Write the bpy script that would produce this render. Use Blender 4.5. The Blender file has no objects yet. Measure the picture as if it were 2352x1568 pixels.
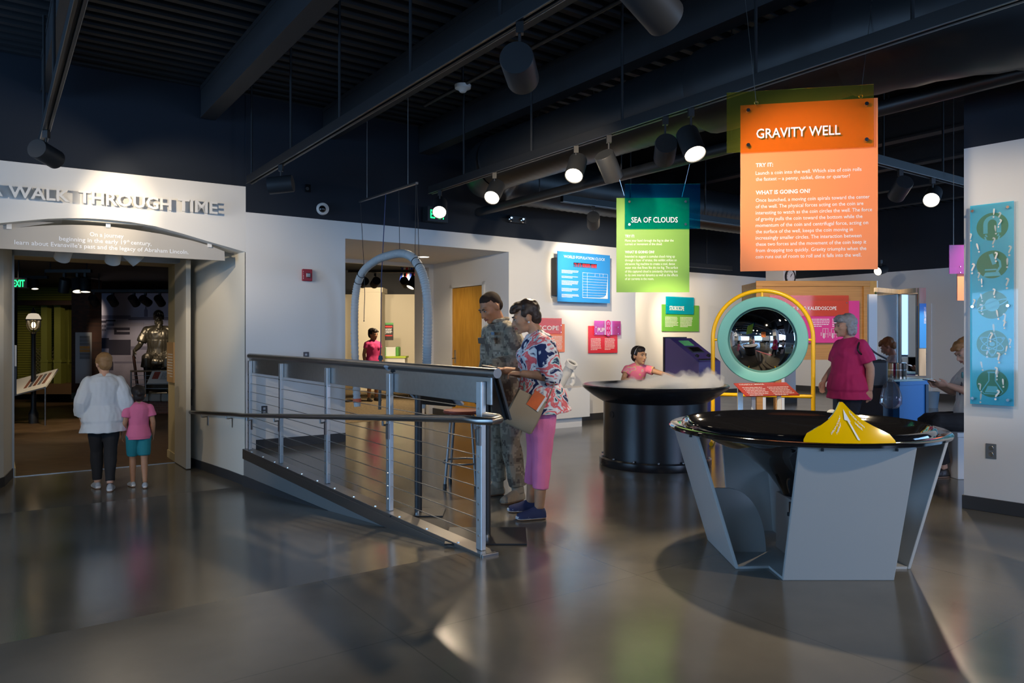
import bpy, math, random
from math import sin, cos, pi, radians, sqrt, tan
from mathutils import Vector, Matrix, Euler, noise

# ------------------------------------------------------------------ camera, world, exposure
scene = bpy.context.scene
COL = scene.collection
EYE = 1.35
cam_data = bpy.data.cameras.new('camera')
cam_data.sensor_width = 36.0
cam_data.lens = 1690.0 / 2352.0 * 36.0
cam_data.shift_y = -9.0 / 2352.0
cam_data.clip_end = 200
camera = bpy.data.objects.new('camera', cam_data)
camera.location = (0, 0, EYE)
camera.rotation_euler = (radians(90), 0, 0)
COL.objects.link(camera)
scene.camera = camera

world = bpy.data.worlds.new('dim_daylight')
scene.world = world
world.use_nodes = True
world.node_tree.nodes['Background'].inputs[0].default_value = (0.35, 0.55, 1.0, 1)
world.node_tree.nodes['Background'].inputs[1].default_value = 0.035
scene.view_settings.view_transform = 'Standard'
scene.view_settings.look = 'None'
scene.view_settings.gamma = 1.0
scene.view_settings.use_curve_mapping = False
scene.view_settings.exposure = 0.12
scene.cycles.use_denoising = True
scene.cycles.adaptive_threshold = 0.015
scene.cycles.max_bounces = 8
scene.cycles.diffuse_bounces = 3
scene.cycles.glossy_bounces = 4
scene.cycles.transmission_bounces = 4
scene.cycles.transparent_max_bounces = 12
scene.cycles.volume_bounces = 2
scene.cycles.caustics_reflective = False
scene.cycles.caustics_refractive = False
scene.cycles.sample_clamp_indirect = 4.0
scene.cycles.volume_step_rate = 2.0

WARM = (1.0, 0.80, 0.56)
DAY = (0.33, 0.60, 1.0)


def W(u, v, z=0.0):
    """building axes (u along the main back wall, v away along the railing) to world"""
    return Vector((.8163 * u - .5777 * v, .5777 * u + .8163 * v, z))


def at(x, y, Y):
    """a point seen in the photograph at x, y and standing Y metres ahead"""
    return Vector(((x - 1176) / 1690 * Y, Y, EYE - (y - 775) / 1690 * Y))


def v_on(x, u):
    r = (x - 1176) / 1690
    return u * (.8163 - .5777 * r) / (.5777 + .8163 * r)


def u_on(x, v):
    r = (x - 1176) / 1690
    return v * (.5777 + .8163 * r) / (.8163 - .5777 * r)


UD = Vector((.8163, .5777, 0))
VD = Vector((-.5777, .8163, 0))
ZD = Vector((0, 0, 1))


def area(name, loc, aim, sx, sy, energy, col):
    l = bpy.data.lights.new(name, 'AREA')
    l.shape = 'RECTANGLE'; l.size = sx; l.size_y = sy
    l.energy = energy; l.color = col
    o = bpy.data.objects.new(name, l)
    o.location = loc
    o.rotation_euler = (Vector(aim) - Vector(loc)).to_track_quat('-Z', 'Y').to_euler()
    COL.objects.link(o)
    return o


# daylight from the window walls behind the photographer and beyond the pillar at the right, plus one added fill
area('window_and_fill_daylight', (-9.6, 2.2, 1.9), (-1.5, 6.2, 1.3), 6.5, 2.6, 440, DAY)
area('window_and_fill_daylight', (-3.5, -4.6, 2.3), (-1.0, 6, 1.0), 6.0, 3.0, 150, DAY)
area('window_and_fill_daylight', (5.6, -4.2, 2.2), (2.5, 6, 1.0), 5.0, 2.6, 170, DAY)
area('window_and_fill_daylight', (15.5, 6.2, 2.6), (6, 11, 1.2), 7.0, 3.2, 420, DAY)
area('window_and_fill_daylight', (9.5, -2.0, 2.5), (12.5, 9, 1.2), 5.0, 2.6, 420, (.46, .62, 1.0))  # added fill to brighten the far right wall, no window here


# ------------------------------------------------------------------ materials
MATS = {}


def new_mat(name):
    m = bpy.data.materials.new(name)
    m.use_nodes = True
    return m, m.node_tree.nodes, m.node_tree.links


def pm(name, col, rough=0.5, metal=0.0, spec=0.5, bump=0.0, bscale=60, var=0.0, vscale=3, emit=None, estr=0, alpha=1.0, coat=0.0):
    """principled material, with optional procedural colour variation and bump"""
    if name in MATS:
        return MATS[name]
    m, N, L = new_mat(name)
    b = N['Principled BSDF']
    b.inputs['Base Color'].default_value = (*col, 1)
    b.inputs['Roughness'].default_value = rough
    b.inputs['Metallic'].default_value = metal
    b.inputs['Specular IOR Level'].default_value = spec
    b.inputs['Coat Weight'].default_value = coat
    b.inputs['Alpha'].default_value = alpha
    if emit:
        b.inputs['Emission Color'].default_value = (*emit, 1)
        b.inputs['Emission Strength'].default_value = estr
    tc = None
    if var or bump:
        tc = N.new('ShaderNodeTexCoord')
    if var:
        n = N.new('ShaderNodeTexNoise'); n.inputs['Scale'].default_value = vscale
        n.inputs['Detail'].default_value = 5
        L.new(tc.outputs['Object'], n.inputs['Vector'])
        mx = N.new('ShaderNodeMix'); mx.data_type = 'RGBA'
        mx.inputs[6].default_value = (*[c * (1 - var) for c in col], 1)
        mx.inputs[7].default_value = (*[min(1, c * (1 + var)) for c in col], 1)
        L.new(n.outputs['Fac'], mx.inputs[0]); L.new(mx.outputs[2], b.inputs['Base Color'])
    if bump:
        n = N.new('ShaderNodeTexNoise'); n.inputs['Scale'].default_value = bscale
        L.new(tc.outputs['Object'], n.inputs['Vector'])
        bp = N.new('ShaderNodeBump'); bp.inputs['Strength'].default_value = bump
        bp.inputs['Distance'].default_value = 0.01
        L.new(n.outputs['Fac'], bp.inputs['Height']); L.new(bp.outputs['Normal'], b.inputs['Normal'])
    MATS[name] = m
    return m


def acrylic(name, col, body=0.10, bcol=None):
    """tinted transparent sheet"""
    if name in MATS:
        return MATS[name]
    m, N, L = new_mat(name)
    out = N['Material Output']
    N.remove(N['Principled BSDF'])
    t = N.new('ShaderNodeBsdfTransparent'); t.inputs[0].default_value = (*col, 1)
    d = N.new('ShaderNodeBsdfDiffuse'); d.inputs[0].default_value = (*(bcol or col), 1)
    g = N.new('ShaderNodeBsdfGlossy'); g.inputs['Roughness'].default_value = 0.05
    m1 = N.new('ShaderNodeMixShader'); m1.inputs[0].default_value = body
    fr = N.new('ShaderNodeFresnel'); fr.inputs[0].default_value = 1.45
    mm = N.new('ShaderNodeMath'); mm.operation = 'MULTIPLY'; mm.inputs[1].default_value = 0.6
    m2 = N.new('ShaderNodeMixShader')
    L.new(t.outputs[0], m1.inputs[1]); L.new(d.outputs[0], m1.inputs[2])
    L.new(fr.outputs[0], mm.inputs[0]); L.new(mm.outputs[0], m2.inputs[0])
    L.new(m1.outputs[0], m2.inputs[1]); L.new(g.outputs[0], m2.inputs[2])
    L.new(m2.outputs[0], out.inputs[0])
    MATS[name] = m
    return m


def lum(name, col, strength):
    if name in MATS:
        return MATS[name]
    m, N, L = new_mat(name)
    N.remove(N['Principled BSDF'])
    e = N.new('ShaderNodeEmission'); e.inputs[0].default_value = (*col, 1); e.inputs[1].default_value = strength
    L.new(e.outputs[0], N['Material Output'].inputs[0])
    MATS[name] = m
    return m


def ramp_tex(name, tex, stops, rough=0.6, scale=(1, 1, 1), bump=0.0, spec=0.4, metal=0.0, coord='Object', const=False, **tin):
    """procedural texture through a colour ramp"""
    if name in MATS:
        return MATS[name]
    m, N, L = new_mat(name)
    b = N['Principled BSDF']
    b.inputs['Roughness'].default_value = rough; b.inputs['Specular IOR Level'].default_value = spec
    b.inputs['Metallic'].default_value = metal
    tc = N.new('ShaderNodeTexCoord'); mp = N.new('ShaderNodeMapping'); mp.inputs['Scale'].default_value = scale
    L.new(tc.outputs[coord], mp.inputs['Vector'])
    t = N.new('ShaderNodeTex' + tex)
    for k, v in tin.items():
        key = k.replace('_', ' ').title()
        if key in t.inputs:
            t.inputs[key].default_value = v
        else:
            setattr(t, k, v)
    L.new(mp.outputs[0], t.inputs['Vector'])
    r = N.new('ShaderNodeValToRGB'); el = r.color_ramp.elements
    if const:
        r.color_ramp.interpolation = 'CONSTANT'
    while len(el) < len(stops):
        el.new(0.5)
    for e, (p, c) in zip(el, stops):
        e.position = p; e.color = (*c, 1)
    src = t.outputs['Fac'] if 'Fac' in t.outputs else (t.outputs['Distance'] if 'Distance' in t.outputs else t.outputs[0])
    L.new(src, r.inputs[0]); L.new(r.outputs[0], b.inputs['Base Color'])
    if bump:
        bp = N.new('ShaderNodeBump'); bp.inputs['Strength'].default_value = bump; bp.inputs['Distance'].default_value = 0.01
        L.new(src, bp.inputs['Height']); L.new(bp.outputs[0], b.inputs['Normal'])
    MATS[name] = m
    return m


def floor_mat():
    m, N, L = new_mat('polished_concrete')
    b = N['Principled BSDF']
    tc = N.new('ShaderNodeTexCoord')
    n = N.new('ShaderNodeTexNoise'); n.inputs['Scale'].default_value = 1.1; n.inputs['Detail'].default_value = 8
    n2 = N.new('ShaderNodeTexNoise'); n2.inputs['Scale'].default_value = 220; n2.inputs['Detail'].default_value = 2
    L.new(tc.outputs['Object'], n.inputs['Vector']); L.new(tc.outputs['Object'], n2.inputs['Vector'])
    mp = N.new('ShaderNodeMapping'); mp.inputs['Rotation'].default_value = (0, 0, -radians(35.3))
    L.new(tc.outputs['Object'], mp.inputs['Vector'])
    br = N.new('ShaderNodeTexBrick')
    br.offset = 0; br.inputs['Scale'].default_value = 1.0
    br.inputs['Brick Width'].default_value = 1.5; br.inputs['Row Height'].default_value = 1.5
    br.inputs['Mortar Size'].default_value = 0.004
    br.inputs['Color1'].default_value = (1, 1, 1, 1); br.inputs['Color2'].default_value = (1, 1, 1, 1)
    br.inputs['Mortar'].default_value = (0.8, 0.8, 0.8, 1)
    L.new(mp.outputs[0], br.inputs['Vector'])
    r = N.new('ShaderNodeValToRGB')
    r.color_ramp.elements[0].position = 0.3; r.color_ramp.elements[0].color = (0.098, 0.090, 0.074, 1)
    r.color_ramp.elements[1].position = 0.75; r.color_ramp.elements[1].color = (0.165, 0.152, 0.126, 1)
    L.new(n.outputs['Fac'], r.inputs[0])
    mu = N.new('ShaderNodeMix'); mu.data_type = 'RGBA'; mu.blend_type = 'MULTIPLY'; mu.inputs[0].default_value = 1
    L.new(r.outputs[0], mu.inputs[6]); L.new(br.outputs['Color'], mu.inputs[7])
    L.new(mu.outputs[2], b.inputs['Base Color'])
    rr = N.new('ShaderNodeMapRange'); rr.inputs[3].default_value = 0.10; rr.inputs[4].default_value = 0.22
    L.new(n.outputs['Fac'], rr.inputs[0]); L.new(rr.outputs[0], b.inputs['Roughness'])
    b.inputs['Specular IOR Level'].default_value = 0.55
    bp = N.new('ShaderNodeBump'); bp.inputs['Strength'].default_value = 0.05; bp.inputs['Distance'].default_value = 0.004
    L.new(n2.outputs['Fac'], bp.inputs['Height']); L.new(bp.outputs[0], b.inputs['Normal'])
    return m


M_FLOOR = floor_mat()
M_WHITE = pm('white_wall_paint', (0.74, 0.74, 0.73), 0.62, bump=0.04, bscale=240)
M_NAVY = pm('dark_navy_wall_paint', (0.003, 0.0085, 0.019), 0.75)
M_CEIL = pm('black_ceiling_paint', (0.005, 0.0068, 0.0105), 0.7)
M_BEAM = pm('black_beam_paint', (0.009, 0.0095, 0.012), 0.65)
M_DUCT = pm('dark_duct_paint', (0.015, 0.017, 0.02), 0.42, metal=0.2)
M_BASE = pm('charcoal_baseboard', (0.035, 0.036, 0.038), 0.45)
M_CREAM = pm('cream_wall_paint', (0.62, 0.56, 0.42), 0.6)
M_BLACK = pm('black_metal', (0.012, 0.013, 0.015), 0.45, spec=0.5)
M_SPOT = pm('charcoal_spot_housing', (0.022, 0.024, 0.027), 0.5, spec=0.4)
M_STEEL = pm('brushed_steel', (0.50, 0.50, 0.49), 0.30, metal=1.0, var=0.12, vscale=30)
M_POST = pm('satin_steel', (0.58, 0.60, 0.61), 0.42, metal=1.0, var=0.08, vscale=20)
M_STEELD = pm('dark_steel', (0.32, 0.31, 0.30), 0.33, metal=1.0)
M_CHROME = pm('chrome', (0.8, 0.8, 0.8), 0.12, metal=1.0)
M_WTEXT = pm('white_lettering', (0.85, 0.85, 0.84), 0.55)
M_WHITEP = pm('white_plastic', (0.75, 0.75, 0.73), 0.4)
M_GLOWD = lum('dim_lamp_lens', (1.0, 0.86, 0.62), 2.5)
M_GLOW = lum('lit_lamp_lens', (1.0, 0.86, 0.62), 9.0)


# ------------------------------------------------------------------ mesh building
def wm(o):
    m = o.matrix_basis.copy()
    while o.parent:
        o = o.parent
        m = o.matrix_basis @ m
    return m


def frame(p, x, y=None, z=None):
    """matrix with given origin and axes"""
    x = Vector(x).normalized()
    if z is None:
        y = Vector(y).normalized(); z = x.cross(y).normalized(); y = z.cross(x)
    else:
        z = Vector(z).normalized(); y = z.cross(x).normalized(); x = y.cross(z)
    m = Matrix((x, y, z)).transposed().to_4x4()
    m.translation = p
    return m


def basis_for(d):
    d = Vector(d).normalized()
    a = Vector((0, 0, 1)) if abs(d.z) < 0.95 else Vector((1, 0, 0))
    x = a.cross(d).normalized()
    return x, d.cross(x), d


class MB:
    def __init__(self, M=None):
        self.v = []; self.f = []; self.mi = []; self.M = M or Matrix.Identity(4)

    def add(self, vs, fs, mi=0, M=None):
        T = self.M @ M if M is not None else self.M
        n = len(self.v)
        self.v += [T @ Vector(p) for p in vs]
        self.f += [tuple(i + n for i in f) for f in fs]
        self.mi += [mi] * len(fs)
        return self

    def box(self, a, b, mi=0, M=None):
        x0, y0, z0 = (min(p, q) for p, q in zip(a, b)); x1, y1, z1 = (max(p, q) for p, q in zip(a, b))
        vs = [(x0, y0, z0), (x1, y0, z0), (x1, y1, z0), (x0, y1, z0), (x0, y0, z1), (x1, y0, z1), (x1, y1, z1), (x0, y1, z1)]
        return self.add(vs, [(0, 3, 2, 1), (4, 5, 6, 7), (0, 1, 5, 4), (1, 2, 6, 5), (2, 3, 7, 6), (3, 0, 4, 7)], mi, M)

    def wbox(self, u0, u1, v0, v1, z0, z1, mi=0):
        """box in building axes"""
        return self.box((u0, v0, z0), (u1, v1, z1), mi, UVM)

    def prism(self, poly, h0, h1, mi=0, M=None):
        """polygon in xy pushed from z h0 to h1"""
        n = len(poly)
        vs = [(p[0], p[1], h0) for p in poly] + [(p[0], p[1], h1) for p in poly]
        fs = [tuple(range(n - 1, -1, -1)), tuple(range(n, 2 * n))]
        fs += [(i, (i + 1) % n, n + (i + 1) % n, n + i) for i in range(n)]
        return self.add(vs, fs, mi, M)

    def loft(self, rings, closed=True, caps=True, mi=0, loop=False):
        k = len(rings[0]); n = len(self.v)
        for r in rings:
            self.v += [self.M @ Vector(p) for p in r]
        R = len(rings)
        cnt = 0
        for i in range(R if loop else R - 1):
            for j in range(k if closed else k - 1):
                a = n + i * k + j; b = n + i * k + (j + 1) % k
                c = n + ((i + 1) % R) * k + (j + 1) % k; d = n + ((i + 1) % R) * k + j
                self.f.append((a, b, c, d)); cnt += 1
        if caps and closed and not loop:
            self.f.append(tuple(n + j for j in range(k - 1, -1, -1)))
            self.f.append(tuple(n + (R - 1) * k + j for j in range(k))); cnt += 2
        self.mi += [mi] * cnt
        return self

    def cyl(self, p0, p1, r0, r1=None, seg=16, caps=True, mi=0):
        r1 = r0 if r1 is None else r1
        p0 = Vector(p0); p1 = Vector(p1)
        x, y, d = basis_for(p1 - p0)
        ring = lambda p, r: [p + (x * cos(2 * pi * i / seg) + y * sin(2 * pi * i / seg)) * r for i in range(seg)]
        return self.loft([ring(p0, r0), ring(p1, r1)], True, caps, mi)

    def tube(self, pts, r, seg=10, loop=False, mi=0, rads=None, flat=1.0):
        pts = [Vector(p) for p in pts]; n = len(pts)
        rings = []; px = None
        for i, p in enumerate(pts):
            if loop:
                t = pts[(i + 1) % n] - pts[i - 1]
            else:
                t = pts[min(i + 1, n - 1)] - pts[max(i - 1, 0)]
            t.normalize()
            if px is None:
                x, y, _ = basis_for(t)
            else:
                x = (px - t * px.dot(t)).normalized(); y = t.cross(x)
            px = x
            rr = rads[i] if rads else r
            rings.append([p + (x * cos(2 * pi * j / seg) + y * sin(2 * pi * j / seg) * flat) * rr for j in range(seg)])
        return self.loft(rings, True, not loop, mi, loop)

    def lathe(self, prof, seg=32, M=None, mi=0, close=False):
        """profile of (r, z) spun about z"""
        T = M or Matrix.Identity(4)
        rings = [[T @ Vector((max(r, 1e-4) * cos(2 * pi * i / seg), max(r, 1e-4) * sin(2 * pi * i / seg), z)) for i in range(seg)] for r, z in prof]
        return self.loft(rings, True, not close, mi, close)

    def ell(self, c, rx, ry=None, rz=None, M=None, seg=16, rings=10, mi=0):
        ry = rx if ry is None else ry; rz = rx if rz is None else rz
        T = M.to_3x3() if M is not None else Matrix.Identity(3)
        c = Vector(c)
        rs = []
        for i in range(rings + 1):
            a = -pi / 2 + pi * i / rings
            a = max(min(a, pi / 2 - 0.02), -pi / 2 + 0.02)
            rs.append([c + T @ Vector((rx * cos(a) * cos(2 * pi * j / seg), ry * cos(a) * sin(2 * pi * j / seg), rz * sin(a))) for j in range(seg)])
        return self.loft(rs, True, True, mi)

    def build(self, name, mat, parent=None, smooth=False, bevel=0.0, angle=40, subsurf=0):
        me = bpy.data.meshes.new(name)
        vs = self.v
        if parent:
            inv = wm(parent).inverted()
            vs = [inv @ p for p in vs]
        me.from_pydata([tuple(p) for p in vs], [], self.f)
        for m in (mat if isinstance(mat, (list, tuple)) else [mat]):
            me.materials.append(m)
        if any(self.mi):
            me.polygons.foreach_set('material_index', self.mi)
        me.validate(); me.update()
        import bmesh as _bm
        b = _bm.new(); b.from_mesh(me); _bm.ops.recalc_face_normals(b, faces=b.faces); b.to_mesh(me); b.free()
        if smooth:
            me.polygons.foreach_set('use_smooth', [True] * len(me.polygons))
            try:
                me.set_sharp_from_angle(angle=radians(angle))
            except Exception:
                pass
        o = bpy.data.objects.new(name, me)
        COL.objects.link(o)
        if parent:
            o.parent = parent
        if bevel:
            md = o.modifiers.new('bevel', 'BEVEL'); md.width = bevel; md.segments = 2; md.limit_method = 'ANGLE'
        if subsurf:
            md = o.modifiers.new('sub', 'SUBSURF'); md.levels = subsurf; md.render_levels = subsurf
        return o


UVM = frame(Vector((0, 0, 0)), UD, VD)


def tag(o, label=None, cat=None, group=None, kind=None):
    if label: o['label'] = label
    if cat: o['category'] = cat
    if group: o['group'] = group
    if kind: o['kind'] = kind
    return o


def thing(name, label, cat, loc=(0, 0, 0), rotz=0.0, group=None):
    o = bpy.data.objects.new(name, None)
    o.location = loc; o.rotation_euler = (0, 0, rotz); o.empty_display_size = 0.1
    COL.objects.link(o)
    o.matrix_basis = Matrix.Translation(Vector(loc)) @ Matrix.Rotation(rotz, 4, 'Z')
    return tag(o, label, cat, group)


def struct(name, mb, mat, label=None, parent=None, **k):
    o = mb.build(name, mat, parent, **k)
    if not parent:
        o['kind'] = 'structure'
    if label:
        o['label'] = label
    return o


# ------------------------------------------------------------------ lettering
_tc = {}


def text_geo(s, bold=0.0, depth=0.0):
    """flat (or extruded) outlines of a line of text at size 1: verts, faces, width"""
    key = (s, bold, depth)
    if key in _tc:
        return _tc[key]
    c = bpy.data.curves.new('lettering', 'FONT')
    c.body = s; c.size = 1.0; c.offset = bold; c.extrude = depth
    c.resolution_u = 2
    o = bpy.data.objects.new('lettering', c)
    COL.objects.link(o)
    dg = bpy.context.evaluated_depsgraph_get()
    me = o.evaluated_get(dg).to_mesh()
    vs = [v.co.copy() for v in me.vertices]; fs = [tuple(p.vertices) for p in me.polygons]
    o.evaluated_get(dg).to_mesh_clear()
    bpy.data.objects.remove(o); bpy.data.curves.remove(c)
    if vs:
        x0 = min(p.x for p in vs); x1 = max(p.x for p in vs)
        vs = [Vector((p.x - x0, p.y, p.z)) for p in vs]
        w = x1 - x0
    else:
        w = 0
    _tc[key] = (vs, fs, w)
    return _tc[key]


def put_text(mb, s, M, cap, width=None, align='L', bold=0.0, depth=0.0, mi=0):
    """write s in the xy plane of M, capitals 'cap' high, squeezed to 'width'"""
    vs, fs, w = text_geo(s, bold, depth)
    if not vs:
        return
    sy = cap / 0.73
    sx = (width / w) if width else sy * 0.9
    off = {'L': 0, 'C': -w * sx / 2, 'R': -w * sx}[align]
    mb.add([(p.x * sx + off, p.y * sy, p.z) for p in vs], fs, mi, M)


def greek(mb, M, x0, x1, y0, n, pitch, h, rnd, last=0.6, mi=0):
    """unreadably small lines of print"""
    for i in range(n):
        x = x0
        end = x1 - (x1 - x0) * (rnd.random() * 0.1 if i < n - 1 else 1 - last)
        while x < end - h:
            wl = min(h * rnd.uniform(1.2, 4.5), end - x)
            y = y0 - i * pitch
            mb.add([(x, y, 0), (x + wl, y, 0), (x + wl, y + h, 0), (x, y + h, 0)], [(0, 1, 2, 3)], mi, M)
            x += wl + h * 0.55


rnd = random.Random(7)
# ================================================================== the setting
RAMP_V0, RAMP_V1, RAMP_Z = 3.95, 9.05, -0.43
mb = MB(UVM)
mb.add([(-9, -7, 0), (2.53, -7, 0), (2.53, RAMP_V0, 0), (-9, RAMP_V0, 0)], [(0, 1, 2, 3)])
mb.add([(2.53, -7, 0), (19, -7, 0), (19, 13, 0), (2.53, 13, 0)], [(0, 1, 2, 3)])
struct('floor', mb, M_FLOOR)
mb = MB(UVM)
mb.add([(-9, RAMP_V0, 0), (2.53, RAMP_V0, 0), (2.53, RAMP_V1, RAMP_Z), (-9, RAMP_V1, RAMP_Z)], [(0, 1, 2, 3)])
mb.add([(-9, RAMP_V1, RAMP_Z), (2.53, RAMP_V1, RAMP_Z), (2.53, 11.35, RAMP_Z), (-9, 11.35, RAMP_Z)], [(0, 1, 2, 3)])
struct('floor_ramp', mb, M_FLOOR)

# corrugated deck
mb = MB(UVM)
pr = []
v = -7.0
while v < 21:
    pr += [(v, 4.34), (v + .055, 4.34), (v + .075, 4.27), (v + .145, 4.27), (v + .165, 4.34)]
    v += .2
r0 = [(-7, p, z) for p, z in pr]; r1 = [(19, p, z) for p, z in pr]
mb.loft([r0, r1], closed=False)
struct('ceiling', mb, M_CEIL)

for i, (u0, v1) in enumerate(((0.42, 9.06), (1.98, 9.06), (3.45, 9.06), (4.83, 9.06), (6.38, 9.06), (7.9, 12.9), (9.55, 12.9), (11.05, 12.9), (12.7, 12.9), (14.3, 12.9))):
    mb = MB()
    mb.wbox(u0, u0 + .17, -6.5, v1, 3.90, 3.93); mb.wbox(u0, u0 + .17, -6.5, v1, 4.22, 4.27); mb.wbox(u0 + .06, u0 + .11, -6.5, v1, 3.93, 4.22)
    if i < 4:
        mb.wbox(u0 + .005, u0 + .165, -6.5, v1, 3.93, 4.22)
    struct('beam', mb, M_BEAM)

WT = 2.86   # top of the white paint
VB = 9.08   # plane of the main back wall
U1, U2, U3 = 3.765, 6.367, 9.02
mb = MB()
mb.wbox(2.5, U1, VB, VB + .2, -.45, WT); mb.wbox(2.5, U1, VB, VB + .2, WT, 4.3, 1)
mb.wbox(U1, U2, VB, VB + .2, 2.64, WT); mb.wbox(U1, U2, VB, VB + .2, WT, 4.3, 1)
mb.wbox(U2, U3, VB, VB + .2, 0, WT); mb.wbox(U2, U3, VB, VB + .2, WT, 4.3, 1)
struct('wall_back', mb, [M_WHITE, M_NAVY])
mb = MB()
mb.wbox(2.62, U1, VB - .015, VB, 0, .11); mb.wbox(U2, U3, VB - .015, VB, 0, .11)
struct('baseboard_back', mb, M_BASE)
# far right walls
mb = MB()
mb.wbox(8.4, 17.2, 11.5, 11.7, 0, WT); mb.wbox(8.4, 17.2, 11.5, 11.7, WT, 4.3, 1)
struct('wall_far', mb, [M_WHITE, M_NAVY])
mb = MB(); mb.wbox(8.4, 16.9, 11.485, 11.5, 0, .11)
struct('baseboard_far', mb, M_BASE)
mb = MB()
mb.wbox(16.9, 17.1, 0, 11.5, 0, WT); mb.wbox(16.9, 17.1, 0, 11.5, WT, 4.3, 1)
struct('wall_right', mb, [M_WHITE, M_NAVY])
mb = MB(); mb.wbox(16.885, 16.9, 0, 11.5, 0, .13)
struct('baseboard_right', mb, M_BASE)
# door in the far right wall shows its handle
# clock column
mb = MB(); mb.wbox(13.27, 13.70, 9.11, 9.53, 0, 4.27)
struct('column_far', mb, M_WHITE)
mb = MB(); mb.wbox(13.25, 13.72, 9.09, 9.55, 0, .13)
struct('baseboard_column', mb, M_BASE)

# right pillar
PD = Vector((.6515, -.7587, 0)); PN = Vector((-.7587, -.6515, 0))
P0 = Vector((3.581, 5.83, 0))
PM = frame(P0, PD, -PN)         # x along the face, y into the wall
mb = MB(PM)
mb.box((0, 0, 0), (1.1, .55, 2.845)); mb.box((0, 0, 2.845), (1.1, .55, 4.3), 1)
struct('wall_pillar', mb, [M_WHITE, M_NAVY])
mb = MB(PM); mb.box((-.012, -.012, 0), (1.112, .562, .105))
struct('baseboard_pillar', mb, M_BASE, bevel=.003)

# recess behind the arch-shaped tube
mb = MB()
mb.wbox(U1 - .15, U1, VB + .2, 11.9, 0, 2.9); struct('wall_recess', mb, M_WHITE)
mb = MB()
mb.wbox(U2, U2 + .15, VB + .2, 9.78, 0, 2.9); mb.wbox(U2, U2 + .15, 10.73, 11.9, 0, 2.9); mb.wbox(U2, U2 + .15, 9.78, 10.73, 2.185, 2.9)
struct('wall_recess_right', mb, M_WHITE)
mb = MB(); mb.wbox(U1 - .1, U2 + .1, VB + .2, 11.45, 2.64, 2.9); struct('ceiling_recess', mb, M_WHITE)
mb = MB(); mb.wbox(U2 - .015, U2, VB + .2, 9.72, 0, .11); mb.wbox(U2 - .015, U2, 10.79, 11.4, 0, .11)
struct('baseboard_recess', mb, M_BASE)
mb = MB()
mb.wbox(U1, U2, 11.4, 11.5, 2.58, 2.64); mb.wbox(U2 - .09, U2, 11.4, 11.5, 0, 2.58); mb.wbox(U2 - .16, U2 - .12, 11.5, 11.8, 0, 2.58)
struct('trim_opening', mb, M_WHITE)
# yellow wood door
M_OAK = ramp_tex('golden_oak_veneer', 'Noise', [(0.3, (0.50, 0.235, 0.028)), (0.7, (0.66, 0.345, 0.052))], 0.38, (3, 3, .35), detail=6)
M_OAK.node_tree.nodes['Noise Texture'].inputs['Scale'].default_value = 9
d = thing('door_1', None, None, W(U2, 10.25, 0)); d['kind'] = 'structure'
mb = MB(); mb.wbox(U2 - .012, U2 + .04, 9.79, 10.72, .01, 2.175); mb.build('door_leaf', M_OAK, d)
mb = MB()
for a, b, c, e in ((9.73, 9.785, 0, 2.24), (10.725, 10.78, 0, 2.24), (9.73, 10.78, 2.185, 2.24)):
    mb.wbox(U2 - .03, U2, a, b, c, e)
mb.build('door_frame', M_WHITE, d)
mb = MB(); mb.wbox(U2 - .022, U2 - .012, 10.60, 10.645, .92, 1.14)
hp = mb.build('handle_plate', M_CHROME, d)
mb = MB(); a = W(U2 - .02, 10.62, 1.0); b = W(U2 - .07, 10.62, 1.0); c = W(U2 - .07, 10.50, 1.0); mb.tube([a, b, c], .011, 8); mb.build('lever_handle', M_CHROME, hp, smooth=True)

# the vestibule to the museum galleries at the left
HD = Vector((.84, .5426, 0)).normalized()            # direction of the arched header
HP = W(2.5, VB, 0)
HN = Vector((HD.y, -HD.x, 0))
HM = frame(HP, HD, ZD)   # x along header (negative to the left), y up, z towards the room


def on_header(x, y, out=0.0):
    o = HP + HN * out
    r = (x - 1176) / 1690
    s = (r * o.y - o.x) / (HD.x - r * HD.y)
    Y = o.y + s * HD.y
    return s, EYE - (y - 775) / 1690 * Y


arch = [(563.8, 578.9), (520, 566), (481, 555), (420, 536.5), (357, 519.4), (300, 509.5), (248.7, 504), (200, 501), (153, 500.8), (110, 502.3), (76.5, 505), (40, 508.5), (0, 512.3)]
ap = [on_header(*p) for p in arch]
sx_, zx_ = ap[-1]
# the arch carries on out of the frame as its own mirror image
mid = ap[8][0]
ap += [(2 * mid - s, z) for s, z in reversed(ap[:6])]
top = on_header(563.8, 428.4)[1]
poly = [(s, z) for s, z in ap] + [(ap[-1][0] - .6, ap[-1][1]), (ap[-1][0] - .6, top), (0, top)]
poly[0] = (0, poly[0][1])
mb = MB(HM)
n = len(poly)
mb.prism(poly, -.42, 0)
struct('wall_header', mb, pm('warm_white_paint', (0.72, 0.715, 0.69), 0.6))
mb = MB(HM); mb.box((-6.5, top, -.42), (0, 4.3, -.02)); struct('wall_header_upper', mb, M_NAVY)
M_STONE = pm('beige_wall_paint', (0.60, 0.575, 0.50), 0.62, bump=.05, bscale=150)
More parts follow.
